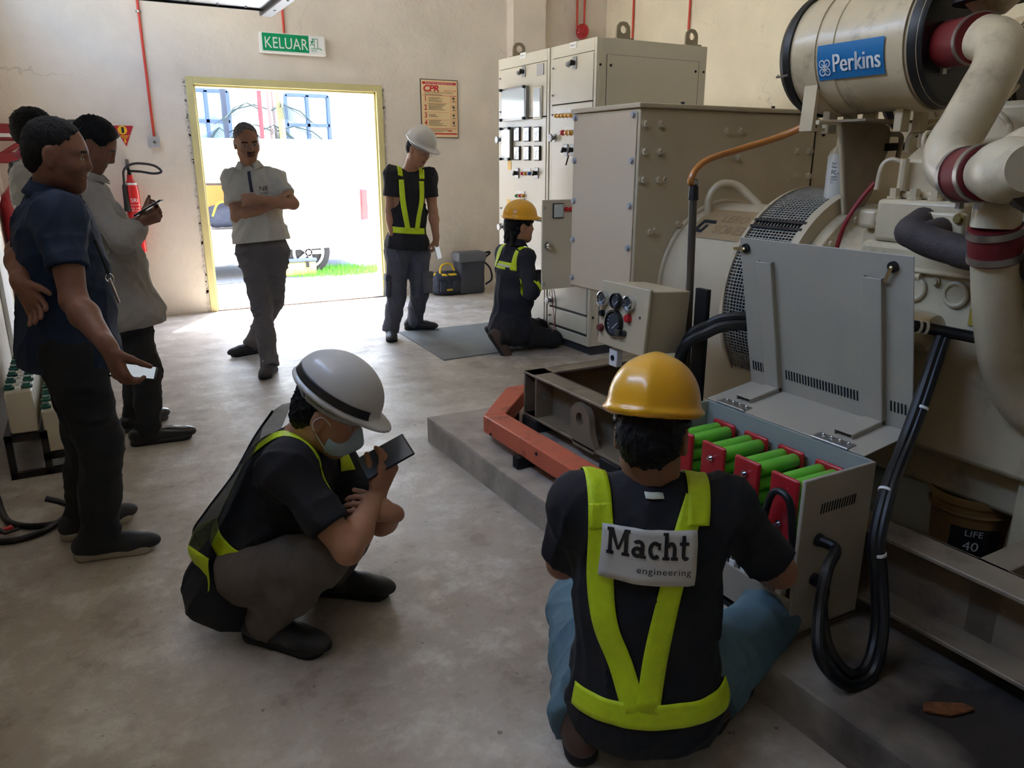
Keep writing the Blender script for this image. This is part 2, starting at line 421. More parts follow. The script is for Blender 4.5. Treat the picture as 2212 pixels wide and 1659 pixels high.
def floor_mat():
    m = bpy.data.materials.new('floor_concrete'); m.use_nodes = True; n = m.node_tree; L = n.links; b = n.nodes['Principled BSDF']
    tc = n.nodes.new('ShaderNodeTexCoord')
    def noise(sc, det=8, ro=.6, dist=0, st=None):
        src = tc.outputs['Object']
        if st: mp = n.nodes.new('ShaderNodeMapping'); mp.inputs['Scale'].default_value = st; L.new(src, mp.inputs[0]); src = mp.outputs[0]
        t = n.nodes.new('ShaderNodeTexNoise'); t.inputs['Scale'].default_value = sc; t.inputs['Detail'].default_value = det; t.inputs['Roughness'].default_value = ro; t.inputs['Distortion'].default_value = dist
        L.new(src, t.inputs['Vector']); return t
    def rng(s, a, c, o0=0, o1=1):
        r = n.nodes.new('ShaderNodeMapRange'); r.inputs[1].default_value = a; r.inputs[2].default_value = c; r.inputs[3].default_value = o0; r.inputs[4].default_value = o1; L.new(s, r.inputs[0]); return r.outputs[0]
    def mix(f, a, c):
        x = n.nodes.new('ShaderNodeMix'); x.data_type = 'RGBA'; L.new(f, x.inputs[0])
        for s, q in ((6, a), (7, c)):
            if isinstance(q, tuple): x.inputs[s].default_value = (*q, 1)
            else: L.new(q, x.inputs[s])
        return x.outputs[2]
    big = noise(.8, 12, .62); mid = noise(3.4, 14, .72); fine = noise(75, 6, .75); pit = noise(26, 3, .5); scr = noise(2.2, 10, .7, .0, (1.3, .16, 1)); scr2 = noise(2.6, 10, .7, .0, (.14, 1.2, 1))
    c = mix(rng(big.outputs[0], .36, .66), S(168, 155, 139), S(206, 198, 187))
    c = mix(rng(mid.outputs[0], .5, .66, 0, .8), c, S(232, 227, 218))
    c = mix(rng(mid.outputs[0], .46, .36, 0, .6), c, S(140, 124, 106))
    c = mix(rng(scr.outputs[0], .6, .7, 0, .35), c, S(236, 232, 224)); c = mix(rng(scr2.outputs[0], .62, .72, 0, .4), c, S(138, 124, 108))
    c = mix(rng(fine.outputs[0], .6, .74, 0, .55), c, S(112, 98, 86)); c = mix(rng(fine.outputs[0], .42, .3, 0, .35), c, S(240, 236, 228))
    c = mix(rng(pit.outputs[0], .7, .74, 0, .7), c, S(96, 84, 74))
    L.new(c, b.inputs['Base Color'])
    L.new(rng(mid.outputs[0], .35, .65, .5, .27), b.inputs['Roughness']); b.inputs['Specular IOR Level'].default_value = .55
    bp = n.nodes.new('ShaderNodeBump'); bp.inputs['Strength'].default_value = .5; bp.inputs['Distance'].default_value = .01
    hh = n.nodes.new('ShaderNodeMath'); hh.operation = 'MULTIPLY_ADD'; hh.inputs[1].default_value = .3; L.new(fine.outputs[0], hh.inputs[0]); L.new(mid.outputs[0], hh.inputs[2])
    L.new(hh.outputs[0], bp.inputs['Height']); L.new(bp.outputs[0], b.inputs['Normal'])
    return m
M_WALL = wall_mat('plaster', S(222, 213, 201)); M_WALLR = wall_mat('plaster_cream', S(230, 220, 196), 3.0); M_CEIL = mat('ceiling_paint', S(220, 216, 208), .9)
M_FLOOR = floor_mat()
YW = 8.07; XL = -0.53; XR = 5.8; ZC = 4.2; YB = -4.5
DX0, DX1, DZ1 = 1.04, 2.955, 2.215   # outer edge of the door frame
struct(MB().bx(XL - .15, XR + .15, YB - .15, YW + .18, -.2, 0).build('floor', M_FLOOR), 'worn bare concrete floor')
w = MB(); w.bx(XL - .15, DX0, YW, YW + .18, 0, ZC); w.bx(DX1, XR + .15, YW, YW + .18, 0, ZC); w.bx(DX0, DX1, YW, YW + .18, DZ1, ZC)
struct(MB().bx(4.45, 4.865, YW - .15, YW, 0, ZC).build('trim_3', M_WALL), 'plastered pilaster beside the cabinets')
struct(w.build('wall_back', M_WALL), 'cream plastered wall with the open doorway')
struct(MB().bx(XR, XR + .15, YB, YW, 0, ZC).build('wall_right', M_WALLR), 'bright cream side wall behind the generator')
# unseen long opening added high in the side wall to let daylight in
w = MB(); w.bx(XL - .15, XL, YB, YW, 0, 2.95); w.bx(XL - .15, XL, YB, YW, 3.85, ZC); w.bx(XL - .15, XL, YB, 0.8, 2.95, 3.85); w.bx(XL - .15, XL, 7.4, YW, 2.95, 3.85)
struct(w.build('wall_left', M_WALL), 'plastered wall beside the battery rack')
portal('portal_added_opening', (XL - .16, 4.1, 3.4), (0, -PI / 2, 0), .9, 6.6)
struct(MB().bx(XL, XR, YB - .15, YB, 0, ZC).build('wall_front', M_WALL), 'plain wall at the near end of the room')
struct(MB().bx(XL, XR, YB, YW, ZC, ZC + .15).build('ceiling', M_CEIL), 'pale ceiling')
# door frame: face strip, stop and jamb
M_FRAME = mat('frame_paint', S(206, 196, 142), .45, var=.06)
fr = thing('door_1', 'pale yellow painted door frame round the bright doorway', 'door frame', (DX0, YW, 0)); del fr['category']; struct(fr)
fw = .066
for nm, a in (('frame_jamb', (DX0, DX0 + fw, YW - .012, YW + .06, 0, DZ1)), ('frame_jamb', (DX1 - fw, DX1, YW - .012, YW + .06, 0, DZ1)), ('frame_head', (DX0 + fw, DX1 - fw, YW - .012, YW + .06, DZ1 - fw, DZ1))):
    MB().bx(*a).build(nm, M_FRAME, fr, bevel=.004)
for nm, a in (('door_stop', (DX0 + fw, DX0 + fw + .018, YW + .02, YW + .17, 0, DZ1 - fw)), ('door_stop', (DX1 - fw - .018, DX1 - fw, YW + .02, YW + .17, 0, DZ1 - fw)), ('door_stop', (DX0 + fw, DX1 - fw, YW + .02, YW + .17, DZ1 - fw - .018, DZ1 - fw))):
    MB().bx(*a).build(nm, M_FRAME, fr, bevel=.003)
MB().bx(DX0 + fw, DX1 - fw, YW - .005, YW + .02, 0, .012).build('sill', mat('sill_steel', S(120, 104, 96), .5), fr)
# chipped plaster edge round the frame
ch = MB()
for i in range(70):
    t = i / 70
    for sx in (0, 1):
        z = 2.2 * t + random.uniform(0, .02); x = (DX0 - .012 if sx == 0 else DX1 + .012) + random.uniform(-.008, .008)
        ch.box((x, YW - .001, z), (random.uniform(.01, .03), .006, random.uniform(.02, .05)), Matrix.Rotation(random.uniform(-.5, .5), 3, 'Y'))
o = ch.build('trim_1', mat('raw_plaster', S(196, 188, 176), .95, var=.2, vscale=30), smooth=0); struct(o, 'chipped plaster edge along the door frame')
# white strip that paints in the door-lit part of the left wall
struct(MB().bx(XL, XL + .03, 6.1, 6.55, 0, 2.6).build('trim_2', mat('lit_wall_white', S(235, 235, 232), .5), bevel=.004), 'white upright strip painted as door light on the side wall')

# ---- concrete plinth under the generator
M_PL = mat('plinth_concrete', S(176, 167, 153), .9, var=.22, vscale=7, bump=.5, bscale=40, dirt=S(96, 90, 82), dscale=2.6)
def oil_stain(m, centre, rad, col):
    n = m.node_tree; L = n.links; b = n.nodes['Principled BSDF']; old = b.inputs['Base Color'].links[0].from_socket
    tc = n.nodes.new('ShaderNodeTexCoord'); no = n.nodes.new('ShaderNodeTexNoise'); no.inputs['Scale'].default_value = 4; no.inputs['Detail'].default_value = 6; L.new(tc.outputs['Object'], no.inputs['Vector'])
    d = n.nodes.new('ShaderNodeVectorMath'); d.operation = 'DISTANCE'; L.new(tc.outputs['Object'], d.inputs[0]); d.inputs[1].default_value = centre
    ad = n.nodes.new('ShaderNodeMath'); ad.operation = 'MULTIPLY_ADD'; L.new(no.outputs[0], ad.inputs[0]); ad.inputs[1].default_value = .9 * rad; L.new(d.outputs['Value'], ad.inputs[2])
    mr = n.nodes.new('ShaderNodeMapRange'); mr.inputs[1].default_value = rad * 1.5; mr.inputs[2].default_value = rad * .9; L.new(ad.outputs[0], mr.inputs[0])
    mx = n.nodes.new('ShaderNodeMix'); mx.data_type = 'RGBA'; L.new(mr.outputs[0], mx.inputs[0]); L.new(old, mx.inputs[6]); mx.inputs[7].default_value = (*col, 1); L.new(mx.outputs[2], b.inputs['Base Color'])
oil_stain(M_PL, (1.85, .55, .14), .75, S(44, 38, 34))
pb = bmesh.new(); bmesh.ops.create_cube(pb, size=1)
for v in pb.verts: v.co = Vector((1.485 + (v.co.x + .5) * 2.4, -2.4 + (v.co.y + .5) * 5.985, (v.co.z + .5) * .137))
bmesh.ops.subdivide_edges(pb, edges=pb.edges[:], cuts=14, use_grid_fill=True)
for v in pb.verts:
    if v.co.z > .13 and (abs(v.co.x - 1.485) < .01 or abs(v.co.y - 3.585) < .01): v.co += Vector((random.uniform(0, .008), random.uniform(-.006, .006), random.uniform(-.006, 0)))
me = bpy.data.meshes.new('plinth'); pb.to_mesh(me); pb.free()
o = link('plinth', me, M_PL, smooth=30); struct(o, 'low rough concrete plinth under the generator'); o['category'] = 'plinth'
p = V(1.72, .86, .15); o = MB().prism([(-.06, -.02), (.0, -.03), (.07, .0), (.05, .02), (-.02, .015), (-.05, .01)], p - V(0, 0, .012), V(.8, -.6, 0), V(.6, .8, 0), .012).build('rust_flake', mat('rust', S(120, 74, 40), .95, var=.4, vscale=40, bump=1, bscale=60), bevel=.004); tag(o, 'rusty scrap of metal on the oily plinth', 'scrap')
# ================================================================= on the walls
M_RED = mat('red_pipe', S(206, 66, 48), .45); M_DRED = mat('red_paint', S(170, 30, 34), .4, var=.1)
M_STEEL = mat('steel', S(170, 168, 165), .35, 1.0); M_CHROME = mat('chrome', S(215, 215, 215), .15, 1.0)
M_BLK = mat('black_plastic', S(22, 22, 24), .45); M_RUB = mat('black_rubber', S(26, 26, 28), .6); M_WHITE = mat('white_plastic', S(232, 232, 230), .4)
M_INK = mat('black_ink', S(30, 28, 28), .7); M_REDINK = mat('red_ink', S(196, 28, 46), .6); M_GREYP = mat('grey_plastic', S(170, 170, 172), .5)
def pipe(label, pts, r=.011, clamp=None, dirn=None, group=None):
    t = thing('conduit_pipe', label, 'pipe', pts[-1], group)
    MB().tube(pts, r, 12).build('pipe', M_RED, t)
    for c in clamp or []:
        cl = MB(); cl.cyl(Vector(c) - V(0, 0, .008), Vector(c) + V(0, 0, .008), r + .004, n=14); cl.box(Vector(c) + Vector(dirn) * .012, (.05, .012, .014) if abs(dirn[1]) else (.012, .05, .014))
        cl.build('pipe_clamp', M_STEEL, t)
pipe('red conduit pipe running down to the grey wall box', [(.715, YW - .02, ZC), (.715, YW - .02, 1.67)], clamp=[(.715, YW - .02, 2.73)], dirn=(0, 1, 0))
pipe('short red conduit pipe above the green exit sign', [(1.98, YW - .02, ZC), (1.98, YW - .02, 2.63)])
pipe('red conduit pipe on the right of the pair above the alarm bell', [(5.47, YW - .02, ZC), (5.47, YW - .02, 2.95)])
pipe('red conduit pipe on the left of the pair above the alarm bell', [(5.37, YW - .02, ZC), (5.37, YW - .02, 2.95)])
pipe('red conduit pipe on the cream side wall nearer the corner', [(XR - .02, 7.53, ZC), (XR - .02, 7.53, 1.2)])
pipe('red conduit pipe on the cream side wall farther from the corner', [(XR - .02, 6.59, ZC), (XR - .02, 6.59, 1.0)])
# grey wall box
p = ony(333, 307, YW - .02)
t = thing('junction_box', 'grey square junction box on the wall below a red pipe', 'junction box', p)
MB().box(p + V(0, .0, 0), (.1, .045, .1)).build('box', M_GREYP, t, bevel=.006); MB().cyl(p + V(0, -.02, 0), p + V(0, -.028, 0), .012).build('button', M_CHROME, t)
for sx in (-1, 1): MB().cyl(p + V(sx * .036, -.02, 0), p + V(sx * .036, -.025, 0), .005, n=8).build('screw', M_STEEL, t)
# exit sign
t = thing('exit_sign', 'green and white KELUAR exit sign above the doorway', 'sign', (2.04, YW - .05, 2.55))
x0, x1, z0, z1 = 1.735, 2.36, 2.455, 2.635; yf = YW - .09
Rz = Matrix.Rotation(math.radians(1.2), 3, 'Y')
MB().bx(x0, x1, yf + .004, YW - .005, z0, z1).build('housing', M_WHITE, t, bevel=.004)
xs = x0 + .018; xm = x0 + (x1 - x0) * .735
MB().bx(xs, xm, yf, yf + .006, z0 + .018, z1 - .008).build('green_panel', mat('sign_green', S(0, 150, 96), .35), t)
MB().bx(xm, x1 - .012, yf, yf + .006, z0 + .018, z1 - .008).build('white_panel', mat('sign_white', S(236, 238, 240), .35), t)
mb = MB(); put_text(mb, 'KELUAR', .142, (xs + .014, yf, z0 + .042), (1, 0, 0), (0, 0, 1), sx=.80, space=1.02); mb.build('lettering', M_WHITE, t, smooth=0)
g = MATS['sign_green']; mb = MB(); put_text(mb, 'EXIT', .028, (xm + .022, yf, z0 + .032), (1, 0, 0), (0, 0, 1))
q = lambda x, z, w, h, a=0: mb.box((xm + x, yf - .001, z0 + z), (w, .0015, h), Matrix.Rotation(a, 3, 'Y'))
for a in ((.07, .147, .034, .005, 0), (.054, .103, .005, .09, 0), (.086, .103, .005, .09, 0), (.068, .06, .1, .004, 0), (.115, .055, .035, .004, .4), (.032, .12, .01, .028, .5), (.024, .096, .006, .03, .9), (.04, .096, .006, .026, -.5), (.022, .122, .02, .006, .4), (.043, .122, .018, .006, -.6)): q(*a)
mb.cyl((xm + .04, yf, z0 + .143), (xm + .04, yf - .0015, z0 + .143), .007, n=12); mb.build('running_figure', g, t, smooth=0)
# first-aid poster
p0 = V(3.385, YW - .012, 1.705); pw, ph = .44, .6
t = thing('safety_poster', 'red and cream CPR first aid poster on the wall', 'poster', p0 + V(pw / 2, 0, 0))
MB().bx(p0.x, p0.x + pw, YW - .012, YW, p0.z, p0.z + ph).build('board', mat('poster_edge', S(66, 58, 60), .6), t)
MB().bx(p0.x + .008, p0.x + pw - .008, YW - .0135, YW - .012, p0.z + .008, p0.z + ph - .008).build('sheet', mat('poster_cream', S(232, 206, 160), .6, var=.05), t)
yy = YW - .0135; ux, uz = V(1, 0, 0), V(0, 0, 1); at = lambda u, v: V(p0.x + u * pw, yy, p0.z + v * ph)
mb = MB(); R_ = lambda u0, u1, v0, v1, m=mb: m.bx(p0.x + u0 * pw, p0.x + u1 * pw, yy - .001, yy, p0.z + v0 * ph, p0.z + v1 * ph)
R_(.05, .95, .915, .955); R_(.04, .96, .725, .731); R_(.04, .96, .16, .167); R_(.06, .96, .06, .085)
for v in (.6, .44, .31): R_(.08, .75, v, v + .003)
for v in (.61, .46, .32, .19):
    for a in ((.8, .95, v, v + .004), (.8, .95, v + .11, v + .114), (.8, .806, v, v + .114), (.944, .95, v, v + .114)): R_(*a)
put_text(mb, 'CPR', .088, at(.06, .795), ux, uz, sx=1.2, offset=.003, shear=.15, space=.95); put_text(mb, 'SAVE A LIFE', .028, at(.62, .795), ux, uz)
for i, v in enumerate((.63, .48, .345, .22)): put_text(mb, str(i + 1), .075, at(.09, v), ux, uz, sx=.8, offset=.002)
put_text(mb, '999', .03, at(.72, .105), ux, uz, offset=.001); mb.build('red_print', M_REDINK, t, smooth=0)
mb = MB(); put_text(mb, 'EFFICIENT DEATH FROM ELECTRIC SHOCK', .017, at(.12, .925), ux, uz, h=.0018); mb.build('white_print', M_WHITE, t, smooth=0)
mb = MB(); put_text(mb, 'Cardio Pulmonary Resuscitation', .026, at(.09, .765), ux, uz)
for v0, k, w_ in ((.745, 2, .5), (.69, 5, .4), (.585, 7, .5), (.4, 3, .28), (.295, 6, .48), (.14, 3, .55)):
    for i in range(k):
        R_(.2 if v0 < .74 else .1, .2 + w_ * random.uniform(.6, 1), v0 - i * .017, v0 - i * .017 + .006, mb)
for i, v in enumerate((.61, .46, .32, .19)):
    mb.cyl(at(.875, v + .075), at(.875, v + .075) - V(0, .0012, 0), .015, n=12); R_(.85, .92, v + .02, v + .035, mb)
mb.build('dark_print', mat('brown_ink', S(88, 74, 60), .7), t, smooth=0)
# triangular extinguisher sign
A, B, Cc = ony(245, 271, YW - .004), ony(287, 271, YW - .004), ony(268, 319, YW - .004)
t = thing('triangle_sign', 'red triangular fire extinguisher sign on the wall', 'sign', (A + B + Cc) / 3)
w_ = (B - A).length; mb = MB(); mb.prism([(0, 0), (w_, 0), (w_ * .52, -w_ * 1.13)], A, (1, 0, 0), (0, 0, 1), .003); mb.build('plate', mat('sign_red', S(186, 30, 52), .5), t, smooth=0)
mb = MB(); mb.cyl(A + V(w_ * .42, -.003, -w_ * .24), A + V(w_ * .42, -.005, -w_ * .24), w_ * .24, n=24); mb.bx(A.x + w_ * .46, A.x + w_ * .54, A.y - .005, A.y - .003, A.z - w_ * .95, A.z - w_ * .72)
for i in range(3): mb.bx(A.x + w_ * (.26 + i * .05), A.x + w_ * (.74 - i * .06), A.y - .005, A.y - .003, A.z - w_ * (.56 + i * .06), A.z - w_ * (.53 + i * .06))
mb.build('yellow_print', mat('sign_yellow', S(238, 190, 40), .5), t, smooth=0)
mb = MB(); mb.box(A + V(w_ * .44, -.006, -w_ * .24), (w_ * .13, .002, w_ * .32)); mb.build('extinguisher_print', M_INK, t, smooth=0)
# fire extinguisher on its bracket
c = ony(291, 460, YW - .1); zt = ony(288, 378, YW - .1).z; zb = ony(300, 545, YW - .1).z; r = .062
t = thing('fire_extinguisher', 'red fire extinguisher with looped black hose hung on the wall', 'extinguisher', (c.x, c.y, zb))
M_EXT = mat('extinguisher_red', S(214, 24, 32), .28, coat=.4)
MB().lathe([(0, .02), (0, r - .01), (.012, r), (zt - zb - .14, r), (zt - zb - .09, r * .9), (zt - zb - .045, r * .5), (zt - zb - .02, .026), (zt - zb, .026)], (c.x, c.y, zb), (0, 0, 1), 28).build('tank', M_EXT, t)
mb = MB(); mb.cyl((c.x, c.y, zt), (c.x, c.y, zt + .05), .02, .015, 14); mb.box((c.x - .01, c.y - .02, zt + .05), (.02, .1, .012)); mb.box((c.x - .01, c.y - .03, zt + .075), (.02, .12, .01), Matrix.Rotation(.25, 3, 'X')); mb.build('valve', M_BLK, t)
hp = [V(c.x, c.y, zt + .035), V(c.x + .09, c.y - .03, zt + .03), V(c.x + .2, c.y - .05, zt + .012), V(c.x + .265, c.y - .06, zt + .03), V(c.x + .2, c.y - .07, zt + .085), V(c.x + .05, c.y - .075, zt + .1), V(c.x - .04, c.y - .07, zt + .05), V(c.x - .055, c.y - .06, zt - .05), V(c.x - .06, c.y - .05, zt - .16)]
MB().tube(smooth_path(hp, 6), .011, 10).build('hose', M_RUB, t)
MB().lathe([(0, .013), (.02, .02), (.2, .026), (.24, .03)], V(c.x - .058, c.y - .05, zt - .08), (0, 0, -1), 16).build('horn', M_RUB, t)
MB().bx(c.x - .018, c.x + .014, YW - .03, YW, zt + .05, zt + .14).build('bracket', M_STEEL, t, bevel=.003)
mb = MB()  # printed label, curved on the tank
for body, sz, zz, sp in (('SRI', .05, zt - .24, 1.0), ('FIRE EXTINGUISHER', .014, zt - .27, 1.0), ('CO2  5 KG', .018, zt - .3, 1.0), ('ABE CLASS', .014, zt - .32, 1.0)):
    vs, fs = text_mesh(body, sz, align='CENTER'); mb.add([V(c.x + (r + .0008) * math.sin(x / r + .15), c.y - (r + .0008) * math.cos(x / r + .15), zz + y) for x, y, z in vs], fs)
mb.build('lettering', M_WHITE, t, smooth=0); MB().lathe([(0, r * .87 + .001), (.02, r * .8 + .001)], (c.x, c.y, zt - .088), (0, 0, 1), 20, caps=False).build('neck_band', M_WHITE, t, smooth=0)
# alarm bell
p = V(5.40, YW - .09, 2.9)
t = thing('alarm_bell', 'round red alarm sounder under the pair of red pipes', 'alarm', p)
d = V(-.55, -.84, 0)
mb = MB(); mb.lathe([(-.09, .05), (-.08, .075), (.06, .075), (.075, .07), (.078, .06)], p, d, 24); mb.build('housing', M_DRED, t)
mb = MB(); mb.cyl(p + d * .078, p + d * .084, .022, n=16); u = V(0, 0, 1); w = d.cross(u)
for k in range(8): a = k * PI / 4; q_ = u * math.cos(a) + w * math.sin(a); mb.cyl(p + d * .081 + q_ * .018, p + d * .081 + q_ * .066, .006, n=6)
mb.torus(p + d * .08, d, .067, .007); mb.build('grille', M_DRED, t)
# hanging steel panel with black beam
t = thing('overhead_panel', 'galvanised sheet panel with a black steel edge beam under the ceiling', 'panel', (1.3, 5.5, 2.55))
M_GALV = mat('galvanised', S(176, 184, 190), .32, .85, var=.12, vscale=14)
MB().bx(-.5, 1.42, 3.6, 6.42, 2.56, 2.585).build('sheet', M_GALV, t); MB().bx(-.5, 1.42, 6.42, 6.435, 2.545, 2.62).build('edge_strip', M_BLK, t)
MB().bx(1.42, 1.52, 3.4, 6.5, 2.52, 2.62).build('beam', mat('black_steel', S(52, 54, 58), .4, .3), t, bevel=.012)
for k in range(9):
    MB().cyl((-.3 + k * .2, 6.37, 2.557), (-.3 + k * .2, 6.37, 2.552), .009, n=8).build('screw', M_BLK, t)
for k in range(4): MB().cyl((1.47, 5.0 + k * .4, 2.521), (1.47, 5.0 + k * .4, 2.516), .009, n=8).build('screw', M_BLK, t)
for x in (.2, 1.2): MB().cyl((x, 5.2, 2.58), (x, 5.2, ZC), .006, n=8).build('hanger_rod', M_STEEL, t)
for x in (1.47,): MB().cyl((x, 4.2, 2.6), (x, 4.2, ZC), .008, n=8).build('hanger_rod', M_STEEL, t)

# ================================================================= outside
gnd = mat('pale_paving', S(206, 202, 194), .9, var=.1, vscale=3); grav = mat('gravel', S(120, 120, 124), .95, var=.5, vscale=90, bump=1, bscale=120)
struct(MB().bx(-14, 22, YW + .18, 26, -.22, -.02).build('ground', gnd), 'pale sunlit paving outside the door')
struct(MB().bx(-14, XL - .15, YB - 8, YW + .18, -.22, -.02).build('ground_side', gnd), 'paving outside the side wall')
nb = thing('bounce_building', 'unseen cream building added beside the plant room for bounced light', 'building', (-5, 3, 0)); MB().bx(-9, -4.6, -8, 14, -.02, 5.2).build('wall', mat('bounce_cream', S(244, 234, 216), .9), nb); MB().bx(-9.3, -4.4, -8.3, 14.3, 5.2, 5.4).build('roof', mat('bounce_roof', S(150, 110, 90), .9), nb)  # unseen building added so its sunlit wall bounces warm light into the opening
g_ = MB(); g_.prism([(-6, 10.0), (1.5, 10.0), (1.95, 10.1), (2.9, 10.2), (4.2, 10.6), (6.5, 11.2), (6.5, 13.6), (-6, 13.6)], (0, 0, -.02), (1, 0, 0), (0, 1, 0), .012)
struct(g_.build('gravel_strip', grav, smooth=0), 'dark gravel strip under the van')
bm_ = MB(); gc = gz(735, 588)
for i in range(1500):
    a = random.uniform(0, 2 * PI); rr = math.sqrt(random.random()); x = gc.x + rr * .75 * math.cos(a); y = gc.y + .1 + rr * .42 * math.sin(a); h = random.uniform(.03, .1); lx, ly = random.uniform(-.03, .03), random.uniform(-.03, .03)
    bm_.add([(x - .005, y, -.01), (x + .005, y, -.01), (x + lx, y + ly, h)], [(0, 1, 2)])
o = bm_.build('grass', mat('grass', S(104, 178, 56), .8, var=.3, vscale=30), smooth=0); tag(o, 'small patch of green grass beside the van wheel', 'grass', kind='stuff')
# building across the yard
YBD = 16.0; t = thing('office_building', 'white building with blue framed windows across the yard', 'building', (2, YBD, 0))
MB().bx(-10, 14, YBD, YBD + .4, -.02, 7).build('wall', mat('building_white', S(240, 240, 238), .8), t)
M_BF = mat('window_frame_blue', S(58, 72, 104), .5); M_GL = mat('window_glass', S(112, 138, 160), .08, spec=.8)
def bwin(x0, x1, z0, z1, cols, rows):
    f = MB(); f.bx(x0, x1, YBD - .08, YBD, z0, z1); wn = f.build('window', M_GL, t)
    bar = MB(); fw = .06
    for i in range(len(cols)): bar.bx(cols[i] - fw / 2, cols[i] + fw / 2, YBD - .14, YBD - .08, z0, z1)
    for z in rows: bar.bx(x0, x1, YBD - .14, YBD - .08, z - fw / 2, z + fw / 2)
    bar.build('window_frame', M_BF, wn)
a, b = ony(612, 205, YBD), ony(710, 300, YBD); m = ony(662, 250, YBD)
bwin(a.x, b.x, .8, a.z, (a.x, m.x, b.x), (a.z, ony(660, 271, YBD).z, 1.2))
a, b = ony(418, 195, YBD), ony(498, 300, YBD); m = ony(446, 250, YBD)
bwin(a.x - .6, b.x, .8, a.z, (a.x - .6, m.x, b.x), (a.z, ony(450, 262, YBD).z, 1.2))
# thin palms in front of it
def stem(label, x, Y, r, colr, lean=0.0, h=4.6, leafy=False):
    p = ony(x, 300, Y); t = thing('palm_stem', label, 'palm', (p.x, Y, -.02))
    mb = MB(); rows = [V(p.x + lean * k / 14, Y + .05 * math.sin(k), -.02 + h * k / 14) for k in range(15)]; mb.tube(rows, [r * (1 + .12 * (k % 2)) for k in range(15)], 8); mb.build('trunk', colr, t)
    mb = MB(); nf = 7 if leafy else 2
    for k in range(nf):
        a = 2 * PI * k / nf + x; base = rows[6 + k % 3]; pts = [base + V(math.cos(a) * s * .8, math.sin(a) * s * .4, .45 * s - .55 * s * s) for s in (0, .4, .8, 1.1)]
        mb.tube(pts, .012, 5)
        for s in range(12):
            f = s / 12; q = pts[1].lerp(pts[3], f)
            for sd in (-1, 1): e = q + V(math.cos(a + sd * 1.2) * .3, math.sin(a + sd * 1.2) * .15, -.16); mb.add([q, q + V(0, 0, .014), e], [(0, 1, 2)])
    mb.build('fronds', mat('palm_leaf', S(34, 50, 44), .6), t, smooth=0)
M_YB = mat('bamboo_yellow', S(228, 200, 70), .5); M_RB = mat('palm_red', S(180, 40, 44), .5); M_GB = mat('palm_grey', S(120, 98, 90), .6)
stem('thin palm with a red stem behind the standing man', 560, 13.6, .035, M_RB, .12); stem('yellow bamboo like palm stem beside the window', 611, 13.4, .05, M_YB)
stem('grey palm stem left of the yellow one', 588, 13.7, .03, M_GB); stem('slender brownish palm stem between two paler ones', 597, 13.9, .025, M_GB)
stem('leafy palm by the far left window', 500, 14.2, .045, mat('palm_dark', S(50, 54, 66), .7), -.1, 3.4, True)
# white van, parked side on, rear to the right
YV = 10.25; M_VAN = mat('van_white', S(244, 244, 244), .25, coat=.6)
rx = ony(796, 400, YV).x; zr = ony(600, 300, YV).z; zs = ony(560, 545, YV).z
t = thing('white_van', 'white van with its side open parked outside the doorway', 'van', (2.5, YV, 0))
ox0, ox1 = .4, ony(520, 400, YV).x + .15; oz0 = ony(470, 505, YV).z; oz1 = ony(450, 330, YV).z
b_ = MB()
b_.bx(-2.0, ox0, YV, YV + 1.7, zs, zr); b_.bx(ox1, rx - .05, YV, YV + 1.7, zs, zr); b_.bx(ox0, ox1, YV, YV + 1.7, oz1, zr); b_.bx(ox0, ox1, YV, YV + 1.7, zs, oz0); b_.bx(ox0, ox1, YV + 1.6, YV + 1.7, oz0, oz1)
b_.build('body', M_VAN, t, bevel=.06, seg=4)
MB().bx(ox0, ox1, YV + .9, YV + .94, ony(450, 400, YV).z, oz1).build('inner_panel', mat('inner_white', S(214, 222, 220), .5), t, bevel=.01)
zo = ony(460, 405, YV).z; MB().bx(ox0, ox1, YV + .86, YV + .9, ony(460, 460, YV).z, zo).build('plywood_board', mat('orange_ply', S(226, 142, 78), .7), t)
MB().bx(ox0, ox1, YV + .1, YV + .9, oz0, oz0 + .03).build('cargo_floor', mat('cargo_grey', S(170, 176, 182), .6), t)
a = ony(786, 415, YV - .01); MB().bx(a.x - .06, a.x + .05, YV - .03, YV + .1, ony(790, 475, YV).z, ony(786, 408, YV).z).build('tail_light', mat('tail_red', S(220, 40, 48), .25, coat=.5), t, bevel=.02)
MB().bx(rx - .35, rx + .1, YV - .06, YV + 1.7, ony(780, 533, YV).z, ony(780, 505, YV).z).build('bumper', mat('bumper', S(186, 206, 218), .4), t, bevel=.03)
wc = V(ony(668, 545, YV - .02).x, YV + .02, .29)
mb = MB(); mb.lathe([(.02, .2), (.02, .215), (0, .22), (0, .29), (.16, .29), (.2, .2)], wc, (0, 1, 0), 32); wh = mb.build('wheel', M_RUB, t)
mb = MB(); mb.torus(wc, (0, 1, 0), .195, .02); mb.cyl(wc - V(0, .01, 0), wc + V(0, .03, 0), .05)
for k in range(5): a = 2 * PI * k / 5; mb.box(wc + V(math.cos(a) * .11, 0, math.sin(a) * .11), (.16, .02, .05), Matrix.Rotation(-a, 3, 'Y'))
mb.build('wheel_rim', mat('alloy', S(206, 206, 208), .35, .6), wh)
